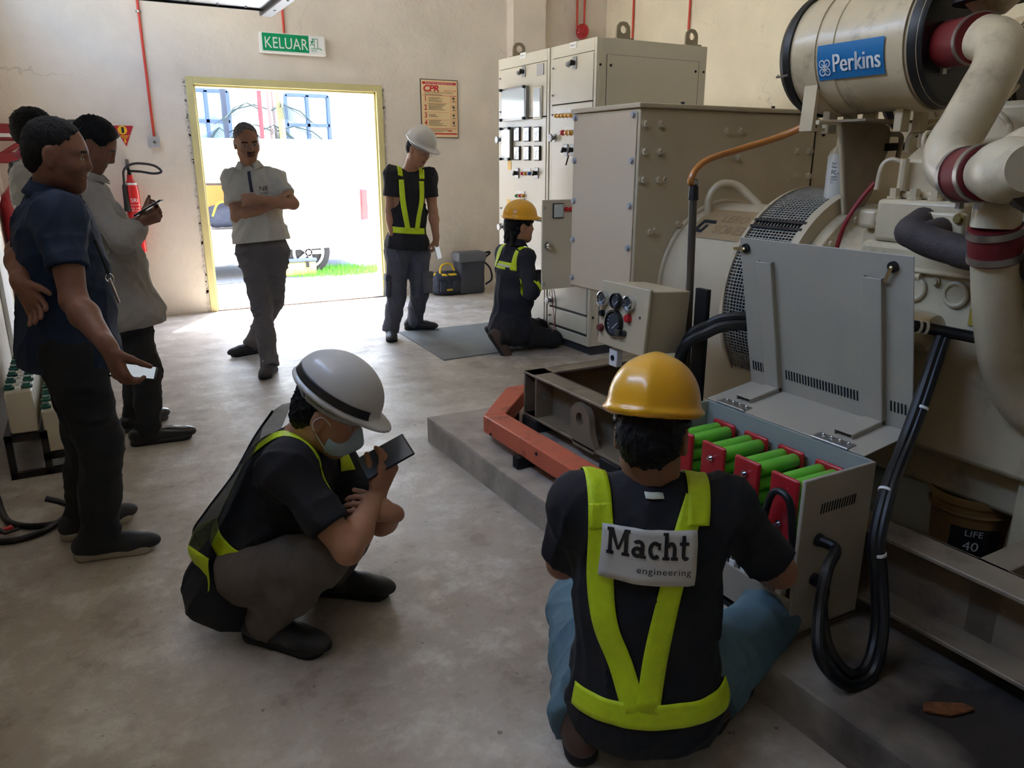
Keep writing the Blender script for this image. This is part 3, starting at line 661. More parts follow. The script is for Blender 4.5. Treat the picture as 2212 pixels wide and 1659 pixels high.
# bag in the van, toolbox on the ground
bc = ony(487, 487, YV + .35); M_BAGB = mat('bag_cloth', S(44, 50, 66), .8, var=.2, vscale=30); M_BAGY = mat('bag_yellow', S(226, 190, 40), .6)
t = thing('duffel_bag', 'dark blue and yellow tool bag lying in the van', 'bag', (bc.x, bc.y, oz0 + .03))
mb = SDF(.014); mb.rbox((bc.x, bc.y, oz0 + .19), (.2, .12, .14), .08).ell((bc.x, bc.y, oz0 + .3), (.14, .08, .06)).fn(wrinkle(.006, 30, 3)); mb.mesh('body', M_BAGB, t)
MB().tube(smooth_path([(bc.x - .16, bc.y - .1, oz0 + .2), (bc.x - .08, bc.y - .13, oz0 + .36), (bc.x + .08, bc.y - .13, oz0 + .36), (bc.x + .16, bc.y - .1, oz0 + .2)]), .013, 8).build('strap', M_BAGY, t)
p = gz(649, 594)
t = thing('toolbox', 'yellow plastic toolbox on the ground by the van wheel', 'toolbox', p)
MB().bx(p.x - .3, p.x + .22, p.y - .02, p.y + .2, -.01, .17).build('box', mat('toolbox_yellow', S(226, 214, 120), .5), t, bevel=.02)
MB().bx(p.x - .31, p.x + .23, p.y - .03, p.y + .21, .17, .22).build('lid', mat('toolbox_grey', S(90, 100, 112), .5), t, bevel=.012)
mb = MB(); mb.tube([(p.x - .14, p.y + .08, .2), (p.x - .12, p.y + .08, .26), (p.x + .06, p.y + .08, .26), (p.x + .08, p.y + .08, .2)], .012, 8); mb.build('handle', M_BLK, t)
for sx in (-.2, .1): MB().bx(p.x + sx - .02, p.x + sx + .02, p.y - .035, p.y - .02, .1, .18).build('latch', M_BLK, t)
# ================================================================= generator set
M_GEN = mat('machine_paint', S(196, 180, 150), .42, var=.05, vscale=5, coat=.15, bump=.02, bscale=120)
M_GEN2 = mat('engine_paint', S(200, 184, 152), .35, var=.1, vscale=8, coat=.25, dirt=S(150, 134, 110), dscale=6)
M_SKID = mat('skid_paint', S(134, 119, 98), .55, var=.14, vscale=9, dirt=S(96, 84, 70), dscale=5)
M_ORG = mat('orange_paint', S(208, 104, 76), .5, var=.08, vscale=10, dirt=S(150, 70, 54), dscale=9)
M_DARK = mat('dark_inside', S(14, 14, 15), .8); M_MAN = mat('manifold_iron', S(66, 55, 50), .75, var=.15, vscale=20, bump=.3, bscale=80)
M_HOSE = mat('red_silicone', S(106, 22, 25), .5); M_BLKC = mat('black_cable', S(20, 20, 23), .42)
GS = thing('generator_set', 'large beige diesel generator set on its steel skid', 'generator', (2.63, 1.5, .14))
AX, AZ = 2.63, .90
def bolt(p, n, r, parent, m=None, name='bolt', h=None):
    p = Vector(p); n = Vector(n).normalized(); h = h or r * 1.1
    mb = MB(); mb.cyl(p, p + n * h * .25, r * 1.35, n=12); mb.cyl(p + n * h * .25, p + n * h, r, n=6); return mb.build(name, m or M_GEN, parent, smooth=30)
# ---- skid: channel beams open outward, end beam, lug
sk = MB(); x0, x1, z0, z1 = 1.87, 3.39, .2, .432; ye, yn = 3.22, -1.9
for sx, X in ((1, x0), (-1, x1)):
    sk.bx(X, X + sx * .115, yn, ye, z1 - .014, z1); sk.bx(X, X + sx * .115, yn, ye, z0, z0 + .014); sk.bx(X + sx * .1, X + sx * .112, yn, ye, z0, z1)
sk.bx(x0, x1, ye - .1, ye, z1 - .014, z1); sk.bx(x0, x1, ye - .012, ye, z0, z1); sk.bx(x0, x1, ye - .1, ye, z0, z0 + .014)
for y in (2.0, .9, -.4): sk.bx(x0 + .1, x1 - .1, y, y + .08, z0, z1)
SKD = sk.build('skid_frame', M_SKID, GS, bevel=.003, seg=1)
def ringplate(o, ux, uy, outline, hc, hr, t, n=24):
    """plate with a round hole: outline points given by angle about the hole"""
    mb = MB(); o = Vector(o); ux = Vector(ux); uy = Vector(uy); nz = ux.cross(uy); m = len(outline); vs = []
    for t_ in (0, t):
        for (x, y) in outline: vs.append(o + ux * x + uy * y + nz * t_)
        for (x, y) in outline:
            a = math.atan2(y - hc[1], x - hc[0]); vs.append(o + ux * (hc[0] + hr * math.cos(a)) + uy * (hc[1] + hr * math.sin(a)) + nz * t_)
    fs = []
    for i in range(m):
        j = (i + 1) % m; fs += [(i, j, m + j, m + i), (2 * m + i, 3 * m + i, 3 * m + j, 2 * m + j), (i, 2 * m + i, 2 * m + j, j), (m + i, m + j, 3 * m + j, 3 * m + i)]
    return mb.add(vs, fs)
def sq_outline(x0, x1, y0, y1, k=8):
    o = []
    for i in range(k): o.append((x0 + (x1 - x0) * i / k, y0))
    for i in range(k): o.append((x1, y0 + (y1 - y0) * i / k))
    for i in range(k): o.append((x1 - (x1 - x0) * i / k, y1))
    for i in range(k): o.append((x0, y1 - (y1 - y0) * i / k))
    return o
ringplate((x0 + .002, ye - .11, z0), (1, 0, 0), (0, 0, 1), sq_outline(0, .1, .014, .218), (.045, .12), .016, .012).build('end_gusset', M_SKID, SKD, smooth=30)
lc = onx(1256, 905, x0 + .01); ol = []
for i in range(22): a = math.radians(-20 + i * 200 / 21); ol.append((.078 * math.cos(a), .078 * math.sin(a)))
ol = ol + [(-.088, -.05), (-.125, -.11), (-.11, -.135), (-.05, -.135), (0, -.135), (.05, -.135), (.075, -.075)]
ol = [(-a, b) for a, b in ol][::-1]
ringplate((x0 + .03, lc.y, lc.z), (0, -1, 0), (0, 0, 1), ol, (0, 0), .031, .03).build('lifting_lug', M_SKID, SKD, smooth=30)
for y in (3.08, 2.4, 1.75, .3): MB().bx(x0 - .01, x0 + .13, y, y + .14, .137, .2).build('rubber_mount', M_RUB, SKD, bevel=.006)
MB().bx(x0 + .12, x1 - .1, -1.8, 3.1, .15, .17).build('drip_tray', mat('dark_green_tray', S(34, 52, 50), .5, dirt=S(20, 22, 20)), SKD)
# ---- terminal box
BX0, BX1, BY0, BY1, BZ0, BZ1 = 2.105, 3.18, 2.668, 3.165, .855, 1.668
TB = MB().bx(BX0, BX1, BY0, BY1, BZ0, BZ1).build('terminal_box', M_GEN, GS, bevel=.006)
MB().bx(BX0 - .012, BX1 + .01, BY0 - .012, BY1 + .01, BZ1, BZ1 + .02).build('lid', M_GEN, TB, bevel=.004)
MB().bx(BX0 - .008, BX0, BY0 + .012, BY1 - .012, BZ0 + .01, BZ1 - .015).build('side_cover', mat('side_cover_paint', S(206, 186, 158), .4, coat=.15), TB, bevel=.003)
for y in (247, 347, 445, 538, 620):
    p = onx(1372, y, BX0 - .008); bolt((p.x, BY0 + .03, p.z), (-1, 0, 0), .011, TB, M_GREYP)
for y in (255, 347, 434, 518, 600):
    p = onx(1242, y, BX0 - .008); bolt((p.x, BY1 - .03, p.z), (-1, 0, 0), .011, TB, M_GREYP)
for x, y in ((1394, 268), (1427, 268), (1391, 328), (1425, 328), (1388, 389), (1421, 389), (1402, 501), (1413, 499), (1463, 484), (1570, 283), (1600, 283), (1565, 338), (1595, 341), (1563, 396), (1722, 327), (1748, 327), (1719, 380), (1744, 380), (1728, 273), (1752, 275)):
    bolt(ony(x, y, BY0), (0, -1, 0), .014, TB)
for x, y in ((1438, 388), (1437, 404), (1703, 382), (1703, 396)): MB().torus(ony(x, y, BY0), (0, 1, 0), .011, .003, 16, 6).build('plugged_hole', M_GEN, TB)
for x in (2.35, 2.9): MB().cyl((x, BY0 + .02, BZ1 + .02), (x, BY0 + .02, BZ1 + .032), .008, n=8).build('lid_screw', M_BLK, TB)
# box extension behind the air cleaners
TX = MB().bx(BX1 + .02, 4.05, BY0 + .01, BY1, BZ0 + .25, BZ1 - .02).build('box_extension', M_GEN, GS, bevel=.005)
MB().bx(BX1, BX1 + .02, BY0 + .012, BY1, BZ0, BZ1).build('seam_strip', M_DARK, TX)
for z in (1.05, 1.3, 1.58): MB().cyl((BX1 + .07, BY0 + .012, z), (BX1 + .07, BY0 + .004, z), .01, n=8).build('screw', M_DARK, TX)
# ---- alternator body
alt = MB(); R0 = .372
alt.lathe([(0, R0), (.47, R0), (.47, R0 + .012), (.5, R0 + .02), (.5, .1)], (AX, BY0 + .03, AZ), (0, -1, 0), 64)
ALT = alt.build('alternator_body', M_GEN, GS)
MB().torus((AX, BY0 - .004, AZ), (0, 1, 0), R0 + .004, .012, 64, 8).build('weld_ring', M_GEN, ALT)
rg = MB(); RR, ya, yb = .455, 2.2, 1.93
rg.lathe([(0, R0 - .02), (0, RR), (.02, RR + .004), (.02, R0)], (AX, ya, AZ), (0, -1, 0), 64); rg.lathe([(0, R0), (0, RR + .004), (.03, RR), (.03, R0 - .05)], (AX, yb + .02, AZ), (0, -1, 0), 64)
FH_ = rg.build('fan_housing', M_GEN, GS)
MB().cyl((AX, ya - .01, AZ), (AX, yb + .01, AZ), RR - .035, n=48).build('dark_core', M_DARK, FH_)
ms = MB(); nA = 132
for k in range(nA):
    a = math.radians(60 + k * 215 / nA); c, s = math.cos(a), math.sin(a); u = V(c, 0, s); p = V(AX, (ya + yb) / 2, AZ) + u * (RR - .006)
    if 133 < math.degrees(a) < 137: continue
    ms.box(p, (.0032, ya - yb - .04, .0032), Matrix.Rotation(-a, 3, 'Y'))
for k in range(15):
    y = yb + .03 + k * (ya - yb - .05) / 14
    ms.torus((AX, y, AZ), (0, -1, 0), RR - .004, .0018, 90, 4)
o = ms.build('vent_mesh', mat('mesh_wire', S(186, 180, 168), .4, .3), FH_, smooth=0); o['kind'] = 'stuff'
for a in (133, 137): 
    u = V(math.cos(math.radians(a)), 0, math.sin(math.radians(a))); MB().box(V(AX, (ya + yb) / 2, AZ) + u * (RR - .002), (.012, ya - yb - .02, .012), Matrix.Rotation(-math.radians(a), 3, 'Y')).build('mesh_edge_bar', M_BLK, FH_)
# lifting eye
e0 = ony(1590, 432, 2.52); ep = [V(AX - .17, 2.60, AZ + .31), V(AX - .17, 2.60, AZ + .40), V(AX - .13, 2.58, AZ + .455), V(AX - .06, 2.55, AZ + .45), V(AX - .02, 2.5, AZ + .4), V(AX, 2.46, AZ + .36)]
MB().tube(smooth_path(ep, 6), .017, 12).build('lifting_eye', M_GEN, ALT)
# name plate on the body
pl = MB(); gold = mat('gold_plate', S(176, 150, 112), .45, .3); A0, A1, P0, P1 = math.radians(112), math.radians(141), 2.60, 2.24
nA = 10; vs = []; Rp = R0 + .003
for i in range(nA + 1):
    a = A0 + (A1 - A0) * i / nA
    for y in (P0, P1): vs.append((AX + Rp * math.cos(a), y, AZ + Rp * math.sin(a)))
pl.add(vs, [(2 * i, 2 * i + 1, 2 * i + 3, 2 * i + 2) for i in range(nA)]); pl.build('name_plate', gold, ALT)
def on_drum(vs, yo, ao, R): return [(AX + R * math.cos(ao - y / R), yo - x, AZ + R * math.sin(ao - y / R)) for x, y, z in vs]
def drum_text(mb, body, size, yo, adeg, **kw):
    vs, fs = text_mesh(body, size, **kw); mb.add([(AX + (R0 + .005) * math.cos(math.radians(adeg) - y / R0), yo - x, AZ + (R0 + .005) * math.sin(math.radians(adeg) - y / R0)) for x, y, z in vs], fs)
mb = MB(); drum_text(mb, 'LEROY', .062, 2.47, 126, offset=.0015); drum_text(mb, 'SOMER', .062, 2.47, 136, offset=.0015); mb.build('plate_lettering', mat('plate_print', S(150, 122, 84), .5), ALT, smooth=0)
mb = MB()
for poly in ([(0, 0), (.03, 0), (.05, .075), (.02, .075)], [(.02, .055), (.13, .055), (.115, .075), (.026, .075)], [(.0, 0), (.055, 0), (.06, .016), (.004, .016)], [(.05, 0), (.075, 0), (.09, .045), (.066, .045)]):
    vs = [(x * .8, y, 0) for x, y in poly]; mb.add([(AX + (R0 + .005) * math.cos(math.radians(137) - y / R0), 2.585 - x, AZ + (R0 + .005) * math.sin(math.radians(137) - y / R0)) for x, y, z in vs], [tuple(range(len(poly)))])
mb.build('plate_emblem', M_INK, ALT, smooth=0)
for sx in (-1, 1): MB().bx(AX + sx * .42 - .09, AX + sx * .42 + .09, 2.0, 2.62, .43, .47).build('foot', M_GEN, ALT, bevel=.006); MB().bx(AX + sx * .36 - .015, AX + sx * .36 + .015, 2.05, 2.6, .46, .8).build('foot_web', M_GEN, ALT)
# thick black cables into the fan housing
def cable(name, label, pts, r, m=M_BLKC, n=10, group=None, ties=()):
    P = smooth_path(pts, 8); t = thing(name, label, 'cable', P[0], group); MB().tube(P, r, n).build('cable', m, t)
    for k in ties:
        i = int(k * (len(P) - 1)); d = (P[min(i + 1, len(P) - 1)] - P[i - 1]).normalized(); MB().cyl(P[i] - d * .004, P[i] + d * .004, r + .003, n=12).build('cable_tie', M_WHITE, t)
    return t
# ---- flywheel housing and engine
EN = thing('x', 'x', 'x'); bpy.data.objects.remove(EN)
fh = MB(); fh.lathe([(0, .34), (0, .40), (.05, .40), (.06, .35), (.16, .33), (.2, .36), (.24, .36), (.24, .2)], (AX, 1.92, AZ), (0, -1, 0), 48); FW = fh.build('flywheel_housing', M_GEN2, GS, bevel=.004)
for k in range(16): a = 2 * PI * k / 16; bolt((AX + .375 * math.cos(a), 1.87, AZ + .375 * math.sin(a)), (0, -1, 0), .012, FW, M_GEN2)
eb = MB(); eb.bx(AX - .34, AX + .34, -.9, 1.69, .55, 1.2); eb.bx(AX - .26, AX + .26, -.9, 1.69, .4, .56)
EB = eb.build('engine_block', M_GEN2, GS, bevel=.02)
for k in range(7):
    y = 1.47 - k * .135; c = V(AX - .345, y, 1.065); MB().torus(c, (1, 0, 0), .034, .008, 24, 8).build('core_plug', M_GEN2, EB); MB().cyl(c + V(.01, 0, 0), c + V(-.002, 0, 0), .032, n=24).build('core_plug', M_GEN2, EB)
    bolt(c + V(0, -.067, .03), (-1, 0, 0), .01, EB, M_GEN2)
MB().bx(AX - .36, AX - .33, -.9, 1.68, 1.115, 1.13).build('block_ledge', M_GEN2, EB, bevel=.008)
MB().bx(AX - .345, AX - .34, 1.25, 1.285, .98, 1.03).build('warning_sticker', mat('warning_yellow', S(170, 140, 50), .5), EB)
# starter motor
st = MB(); st.lathe([(0, .05), (.03, .062), (.44, .062), (.47, .055), (.49, .03)], (AX - .43, 1.80, .955), (0, -1, 0), 28); ST = st.build('starter_motor', M_GEN2, GS)
MB().lathe([(0, .045), (.18, .045), (.19, .03)], (AX - .43, 1.72, .86), (0, -1, 0), 20).build('solenoid', M_BLK, ST)
# cylinder heads with rocker covers
for k in range(4):
    y1 = 1.65 - k * .31; y0 = y1 - .285
    hd = MB().bx(AX - .335, AX - .02, y0, y1, 1.2, 1.335).build('cylinder_head', M_GEN2, GS, bevel=.014)
    rc = MB(); rc.bx(AX - .285, AX - .04, y0 + .02, y1 - .02, 1.335, 1.36); rc.prism([(0, 0), (.2, 0), (.2, .1), (.16, .14), (.06, .14), (0, .1)], (AX - .265, y1 - .03, 1.355), (1, 0, 0), (0, 0, 1), .22); rc.build('rocker_cover', M_GEN2, hd, bevel=.008)
    for i in range(4): bolt((AX - .305, y1 - .04 - i * .07, 1.335), (0, 0, 1), .016, hd, M_GEN2, h=.034)
    bolt((AX - .18, y1 - .13, 1.485), (0, 0, 1), .013, hd, M_GEN2)
    MB().lathe([(0, .028), (.012, .028), (.012, .018), (.002, .018)], (AX - .3, y1 - .25, 1.333), (0, 0, 1), 20).build('bore_collar', M_GEN2, hd)
    MB().tube(smooth_path([(AX - .26, y1 - .1, 1.45), (AX - .27, y1 - .09, 1.52), (AX - .22, y1 - .08, 1.54), (AX - .12, y1 - .1, 1.5)], 5), .007, 8).build('fuel_line', M_GEN2, hd)
    MB().tube([(AX - .29, y1 - .05, 1.36), (AX - .29, y1 - .05, 1.46)], .014, 10).build('cover_boss', M_GEN2, hd)
hs = MB().bx(AX - .36, AX - .34, .65, 1.28, 1.2, 1.44).build('heat_shield', M_GEN2, GS, bevel=.004)
MB().bx(AX - .42, AX - .34, .65, 1.30, 1.2, 1.212).build('shield_lip', M_GEN2, hs, bevel=.004)
# exhaust manifold
mp = [onx(1975, 505, 2.12), onx(2010, 523, 2.12), onx(2060, 538, 2.12), onx(2130, 555, 2.12), V(2.12, .7, onx(2130, 555, 2.12).z - .02), V(2.12, .2, onx(2130, 555, 2.12).z - .03)]
em = MB(); em.tube(smooth_path([mp[0] + V(.1, .04, .03), mp[0] + V(.02, .025, .005)] + mp, 5), .044, 16); MF = em.build('exhaust_manifold', M_MAN, GS)
for k in range(4):
    q = V(2.12, mp[0].y - .03 - k * .15, mp[0].z - k * .01); MB().cyl(q, q + V(.14, 0, .02), .036, n=14).build('manifold_port', M_MAN, MF)
    MB().bx(q.x + .075, q.x + .1, q.y - .065, q.y + .065, q.z - .04, q.z + .06).build('port_flange', M_GEN2, MF, bevel=.008)
    for s in (-1, 1): bolt(q + V(.075, s * .05, .045), (-1, 0, 0), .012, MF, mat('brass_bolt', S(150, 130, 80), .4, .6) if (k, s) == (0, -1) else M_GEN2)
# ---- air cleaners
def cleaner(cx, cy, cz, lab):
    L, R = .52, .205; d = V(0, 1, 0); o = V(cx, cy, cz)
    a = MB(); a.lathe([(0, R - .012), (.0, R), (.30, R), (.302, R + .004), (.42, R + .004), (.424, R - .002), (.5, R - .004)], o, d, 56); A = a.build('air_cleaner', M_GEN2, GS)
    MB().lathe([(-.012, .05), (-.012, R - .01), (.004, R + .002), (.03, R + .003), (.03, R - .02)], o, d, 56).build('near_end_cap', M_BLK, A)
    MB().lathe([(.485, R - .02), (.485, R + .006), (.51, R + .008), (.54, R - .01), (.55, R - .06), (.55, .02)], o, d, 56).build('end_cap', M_BLK, A)
    for y in (.37, .04): MB().lathe([(y, R + .004), (y, R + .009), (y + .055, R + .009), (y + .055, R + .004)], o, d, 56, caps=False).build('strap', M_GEN2, A)
    for an in (95, 200):
        u = V(math.cos(math.radians(an)), 0, math.sin(math.radians(an))); MB().tube([o + u * (R + .008) + d * .49, o + u * (R + .022) + d * .505, o + u * (R + .02) + d * .53, o + u * (R - .005) + d * .545], .004, 6).build('clip', M_STEEL, A)
    for bx_ in ((-.06, .40), (.05, .40), (-.02, .14), (.08, .14)): MB().box(o + V(bx_[0], bx_[1], -R - .03), (.045, .03, .08)).build('mount_foot', M_GEN2, A, bevel=.003)
    for y in (.37,):
        for sx, an in ((-1, 215), (1, 325)):
            u = V(math.cos(math.radians(an)), 0, math.sin(math.radians(an))); f = o + d * (y + .027) + u * R; mb = MB(); mb.prism([(-.0, .03), (-.012, .02), (-.02, -.15), (.05, -.15), (.05, -.14), (.0, -.14)], V(f.x, f.y - .027, f.z), (1, 0, 0), (0, 0, 1), -.055); mb.build('mount_foot', M_GEN2, A)
    if lab:
        # printed blue label on the drum
        c0, c1 = math.radians(178), math.radians(209); vs = []; n = 10; Rl = R + .0065; yl0, yl1 = .36, .105
        for i in range(n + 1):
            an = c0 + (c1 - c0) * i / n
            for y in (yl0, yl1): vs.append(o + V(Rl * math.cos(an), y, Rl * math.sin(an)))
        MB().add(vs, [(2 * i, 2 * i + 1, 2 * i + 3, 2 * i + 2) for i in range(n)]).build('blue_label', mat('label_blue', S(20, 110, 170), .4), A)
        def lay(mb, vs, fs, yo, an0): mb.add([o + V((R + .0105) * math.cos(an0 - y / R), yo - x, (R + .0105) * math.sin(an0 - y / R)) for x, y, z in vs], fs)
        mb = MB(); vs, fs = text_mesh('Perkins', .078, sx=.8, space=1.0)
        for dx in (-.0016, 0, .0016): lay(mb, [(x + dx, y, z) for x, y, z in vs], fs, yl0 - .062, math.radians(202))
        em_ = MB()
        for i in (0, 1):
            for j in (0, 1): em_.torus((.012 + i * .021, .006 + j * .026, 0), (0, 0, 1), .0105, .0022, 20, 4)
        em_.box((.0225, .019, 0), (.034, .004, .002), Matrix.Rotation(.9, 3, 'Z')); em_.box((.0225, .019, 0), (.034, .004, .002), Matrix.Rotation(-.9, 3, 'Z'))
        lay(mb, em_.v, em_.f, yl0 - .01, math.radians(203)); mb.build('label_lettering', M_WHITE, A, smooth=0)
    return o
ac = CAMP + ray(2068, 84) * (2.4 / FPX)
cleaner(ac.x, ac.y, ac.z, True); cleaner(ac.x + .72, ac.y + .1, ac.z - .06, False)
# mount plate, bent rod, fuel filter
mpz = lambda x, y, Y=1.9: ony(x, y, Y)
pts = [mpz(*q) for q in ((1813, 262), (1900, 266), (1915, 272), (1919, 290), (1912, 330), (1905, 345), (1890, 372), (1878, 420), (1845, 470), (1830, 490), (1822, 470))]
o_ = pts[0]; PLT = MB().prism([(p.x - o_.x, p.z - o_.z) for p in pts], o_, (1, 0, 0), (0, 0, 1), .012).build('mount_plate', M_SKID, GS, bevel=.003)
MB().bx(pts[0].x - .02, pts[2].x + .02, 1.78, 1.9, pts[0].z - .004, pts[0].z + .004).build('mount_shelf', M_SKID, PLT)
rp = [mpz(1766, 264), mpz(1806, 264), mpz(1814, 268), mpz(1815, 284), mpz(1819, 380), mpz(1823, 474)]
MB().tube(smooth_path(rp, 4), .0085, 10).build('bent_rod', M_GEN2, PLT); MB().cyl(mpz(1785, 268, 1.92), mpz(1785, 276, 1.92), .012, n=8).build('nut', M_GEN2, PLT)
c0, c1 = mpz(1804, 334, 1.98), mpz(1803, 438, 1.98); rr = .042
ff = MB(); ff.lathe([(0, rr - .006), (.004, rr), ((c0 - c1).length - .01, rr), ((c0 - c1).length, rr - .004)], (c1.x, c1.y, c1.z), (0, 0, 1), 32); FF = ff.build('fuel_filter', mat('filter_white', S(204, 202, 190), .35, coat=.3), GS)
MB().lathe([(0, rr - .004), (.01, rr - .006), (.03, .018), (.06, .016)], (c1.x, c1.y, c0.z), (0, 0, 1), 24).build('filter_head', M_GEN2, FF)
mb = MB()
for body, sz, dz in (('Fuel', .012, .035), ('Filter', .012, .048), ('FC-5501', .022, .07), ('ELEMENT', .008, .082), ('SPIN-ON', .008, .092), ('20 L', .008, .102)):
    vs, fs = text_mesh(body, sz); mb.add([V(c1.x + (rr + .001) * math.sin(x * .8 / rr - 1.5), c1.y - (rr + .001) * math.cos(x * .8 / rr - 1.5), c0.z - dz + y) for x, y, z in vs], fs)
mb.build('filter_lettering', M_INK, FF, smooth=0)
# intake pipe: from the air cleaner down to the turbo
pp = [(2042, 97, 1.585), (2085, 90, 1.47), (2125, 82, 1.37), (2158, 95, 1.31), (2155, 140, 1.28), (2120, 205, 1.27), (2080, 275, 1.27), (2052, 322, 1.265), (2054, 358, 1.24), (2078, 378, 1.19), (2128, 374, 1.1), (2165, 370, 1.03)]
PP = [ony(*q) for q in pp]
IP = MB().tube(smooth_path(PP[2:10], 8), .062, 28).build('intake_pipe', M_GEN2, GS)
def hose(name, a, b, r, parent, m=M_HOSE):
    d = (b - a).normalized(); h = MB().cyl(a, b, r, n=32).build(name, m, parent)
    for e, s in ((a, 1), (b, -1)):
        MB().cyl(e + d * s * .004, e + d * s * .022, r + .004, n=32).build('hose_clamp', M_STEEL, h); q = e + d * s * .013; u = d.orthogonal().normalized(); MB().box(q - V(0, 0, r + .01), (.02, .012, .016)).build('clamp_screw', M_STEEL, h)
    return h
hose('red_hose', PP[0], PP[2] + (PP[1] - PP[2]) * .12, .068, GS); hose('red_hose', PP[9], PP[10] + (PP[11] - PP[10]) * .1, .066, GS)
# turbocharger and discharge pipe
tc_ = ony(2205, 350, 1.02); TU = MB().lathe([(0, .045), (0, .056), (.02, .058), (.04, .062), (.06, .07), (.11, .074), (.14, .066), (.2, .05)], PP[10] + (PP[11] - PP[10]) * .2, (PP[11] - PP[10]), 32).build('turbocharger', M_GEN2, GS)
dp = [ony(2260, 330, 1.0), ony(2225, 318, 1.06), ony(2190, 345, 1.1), ony(2170, 400, 1.12), ony(2156, 455, 1.12), ony(2149, 492, 1.12)]
MB().tube(smooth_path(dp, 6), [.05 + .006 * min(1, i / 18) for i in range(31)], 28).build('volute_outlet', M_GEN2, TU)
td = (PP[11] - PP[10]).normalized(); tq = PP[10] + td * .2 + V(.1, .02, -.01)
MB().lathe([(-.05, .04), (-.03, .06), (0, .088), (.012, .09), (.05, .09), (.07, .07), (.12, .055)], tq, td, 36).build('turbine_housing', M_MAN, TU)
for k in range(10): a = 2 * PI * k / 10; u_ = td.orthogonal().normalized(); w_ = td.cross(u_); bolt(tq + (u_ * math.cos(a) + w_ * math.sin(a)) * .079 - td * .004, -td, .008, TU, M_GEN2)
for k in range(3):
    b0 = ony(1880 + k * 9, 470 + k * 42, 1.72); MB().bx(b0.x - .03, b0.x + .05, b0.y - .04, b0.y + .03, b0.z - .035, b0.z + .03).build('housing_boss', M_GEN2, FW, bevel=.015, seg=3); bolt(b0 + V(-.01, -.04, .0), (0, -1, 0), .014, FW, M_GEN2)
MB().tube(smooth_path([ony(1905, 560, 1.62), ony(1930, 575, 1.58), ony(1950, 590, 1.52), ony(1990, 598, 1.45)], 5), .012, 10).build('oil_line', M_GEN2, GS)
q0, q1 = ony(2149, 488, 1.12), ony(2149, 562, 1.12); hose('red_hose', q0, q1, .062, GS)
lp = [q1 + V(0, 0, .01), ony(2152, 640, 1.12), ony(2158, 730, 1.12), ony(2170, 800, 1.12), ony(2195, 858, 1.1), ony(2240, 905, 1.06), ony(2330, 960, 1.0)]
MB().tube(smooth_path(lp, 8), .058, 28).build('charge_pipe', M_GEN2, GS)
MB().lathe([(0, .1), (.12, .1), (.14, .06)], ony(2140, 5, 1.45), (0, 0, 1), 28).build('exhaust_stub', M_BLK, GS)
MB().lathe([(0, .04), (.05, .09), (.09, .092)], ony(2140, 30, 1.45), (0, 0, 1), 28).build('exhaust_flange', M_GEN2, GS)
# oil pipes and fittings between the parts
MB().tube(smooth_path([ony(1960, 330, 1.75), ony(1968, 295, 1.75), ony(2000, 268, 1.75), ony(2040, 258, 1.72)], 6), .012, 10).build('oil_line', M_GEN2, GS)
MB().tube(smooth_path([ony(1920, 290, 1.85), ony(1944, 292, 1.85), ony(1946, 310, 1.85), ony(1938, 345, 1.85)], 6), .009, 10).build('oil_line', M_SKID, GS)
MB().tube([ony(1915, 318, 1.88), ony(1952, 316, 1.88)], .014, 10).build('cross_bar', M_DARK, GS)
MB().tube(smooth_path([ony(1893, 410, 1.7), ony(1905, 360, 1.7), ony(1925, 345, 1.68), ony(1948, 350, 1.65)], 6), .008, 8).build('oil_line', M_GEN2, GS)
for x in (2150, 2170): MB().tube([ony(x, 215, 1.4), ony(x + 28, 185, 1.4)], .008, 8).build('stud', M_GEN2, GS)
MB().tube(smooth_path([ony(2143, 235, 1.35), ony(2170, 255, 1.3), ony(2182, 275, 1.28), ony(2183, 300, 1.25)], 6), .009, 10).build('oil_line', M_GEN2, GS)
MB().bx(AX - .25, AX + .4, .2, 1.5, 1.5, 1.62).build('intake_manifold', M_GEN2, GS, bevel=.02)
# sump, outlet pipe and bracket at the lower right
MB().tube([ony(2150, 800, 1.3), ony(2110, 900, 1.3), ony(2095, 935, 1.3)], .055, 20).build('drain_pipe', M_GEN2, GS)
MB().bx(2.32, 2.42, .9, 1.08, .3, .72).build('engine_foot', M_GEN2, GS, bevel=.01)
MB().bx(2.2, 2.3, .72, .86, .34, .8).build('engine_foot', M_GEN2, GS, bevel=.01)
# ---- orange hose on its steel post, going up to the fuel line
t = thing('hose_pole', 'slim grey steel post rising beside the alternator', 'pole', (2.02, 2.2, .2))
pt, pbm = ony(1497, 432, 2.2), ony(1488, 800, 2.2)
MB().cyl((pbm.x - .005, 2.2, .44), pt, .0155, n=14).build('pipe', mat('dark_pipe', S(96, 88, 78), .4, .5), t)
mb = MB(); mb.cyl(pt, pt + V(0, 0, .05), .02, .017, 14); mb.cyl(pt + V(0, 0, .05), pt + V(0, 0, .075), .013, n=14); mb.build('fitting', M_BLK, t)
MB().bx(pbm.x - .05, pbm.x + .05, 2.15, 2.25, .43, .442).build('foot_plate', M_SKID, t)
hp = [pt + V(0, 0, .06), ony(1492, 392, 2.2), ony(1502, 368, 2.2), ony(1530, 345, 2.2), ony(1590, 325, 2.18), ony(1680, 297, 2.1), ony(1740, 272, 2.02), ony(1766, 263, 1.96)]
t = thing('fuel_hose', 'translucent amber fuel hose arching up to the air cleaner mount', 'hose', hp[0])
MB().tube(smooth_path(hp, 8), .0125, 12).build('hose', mat('amber_hose', S(176, 110, 46), .25, coat=.4), t); MB().cyl(hp[0] - V(0, 0, .004), hp[0] + V(0, 0, .012), .0165, n=14).build('hose_clip', M_STEEL, t)
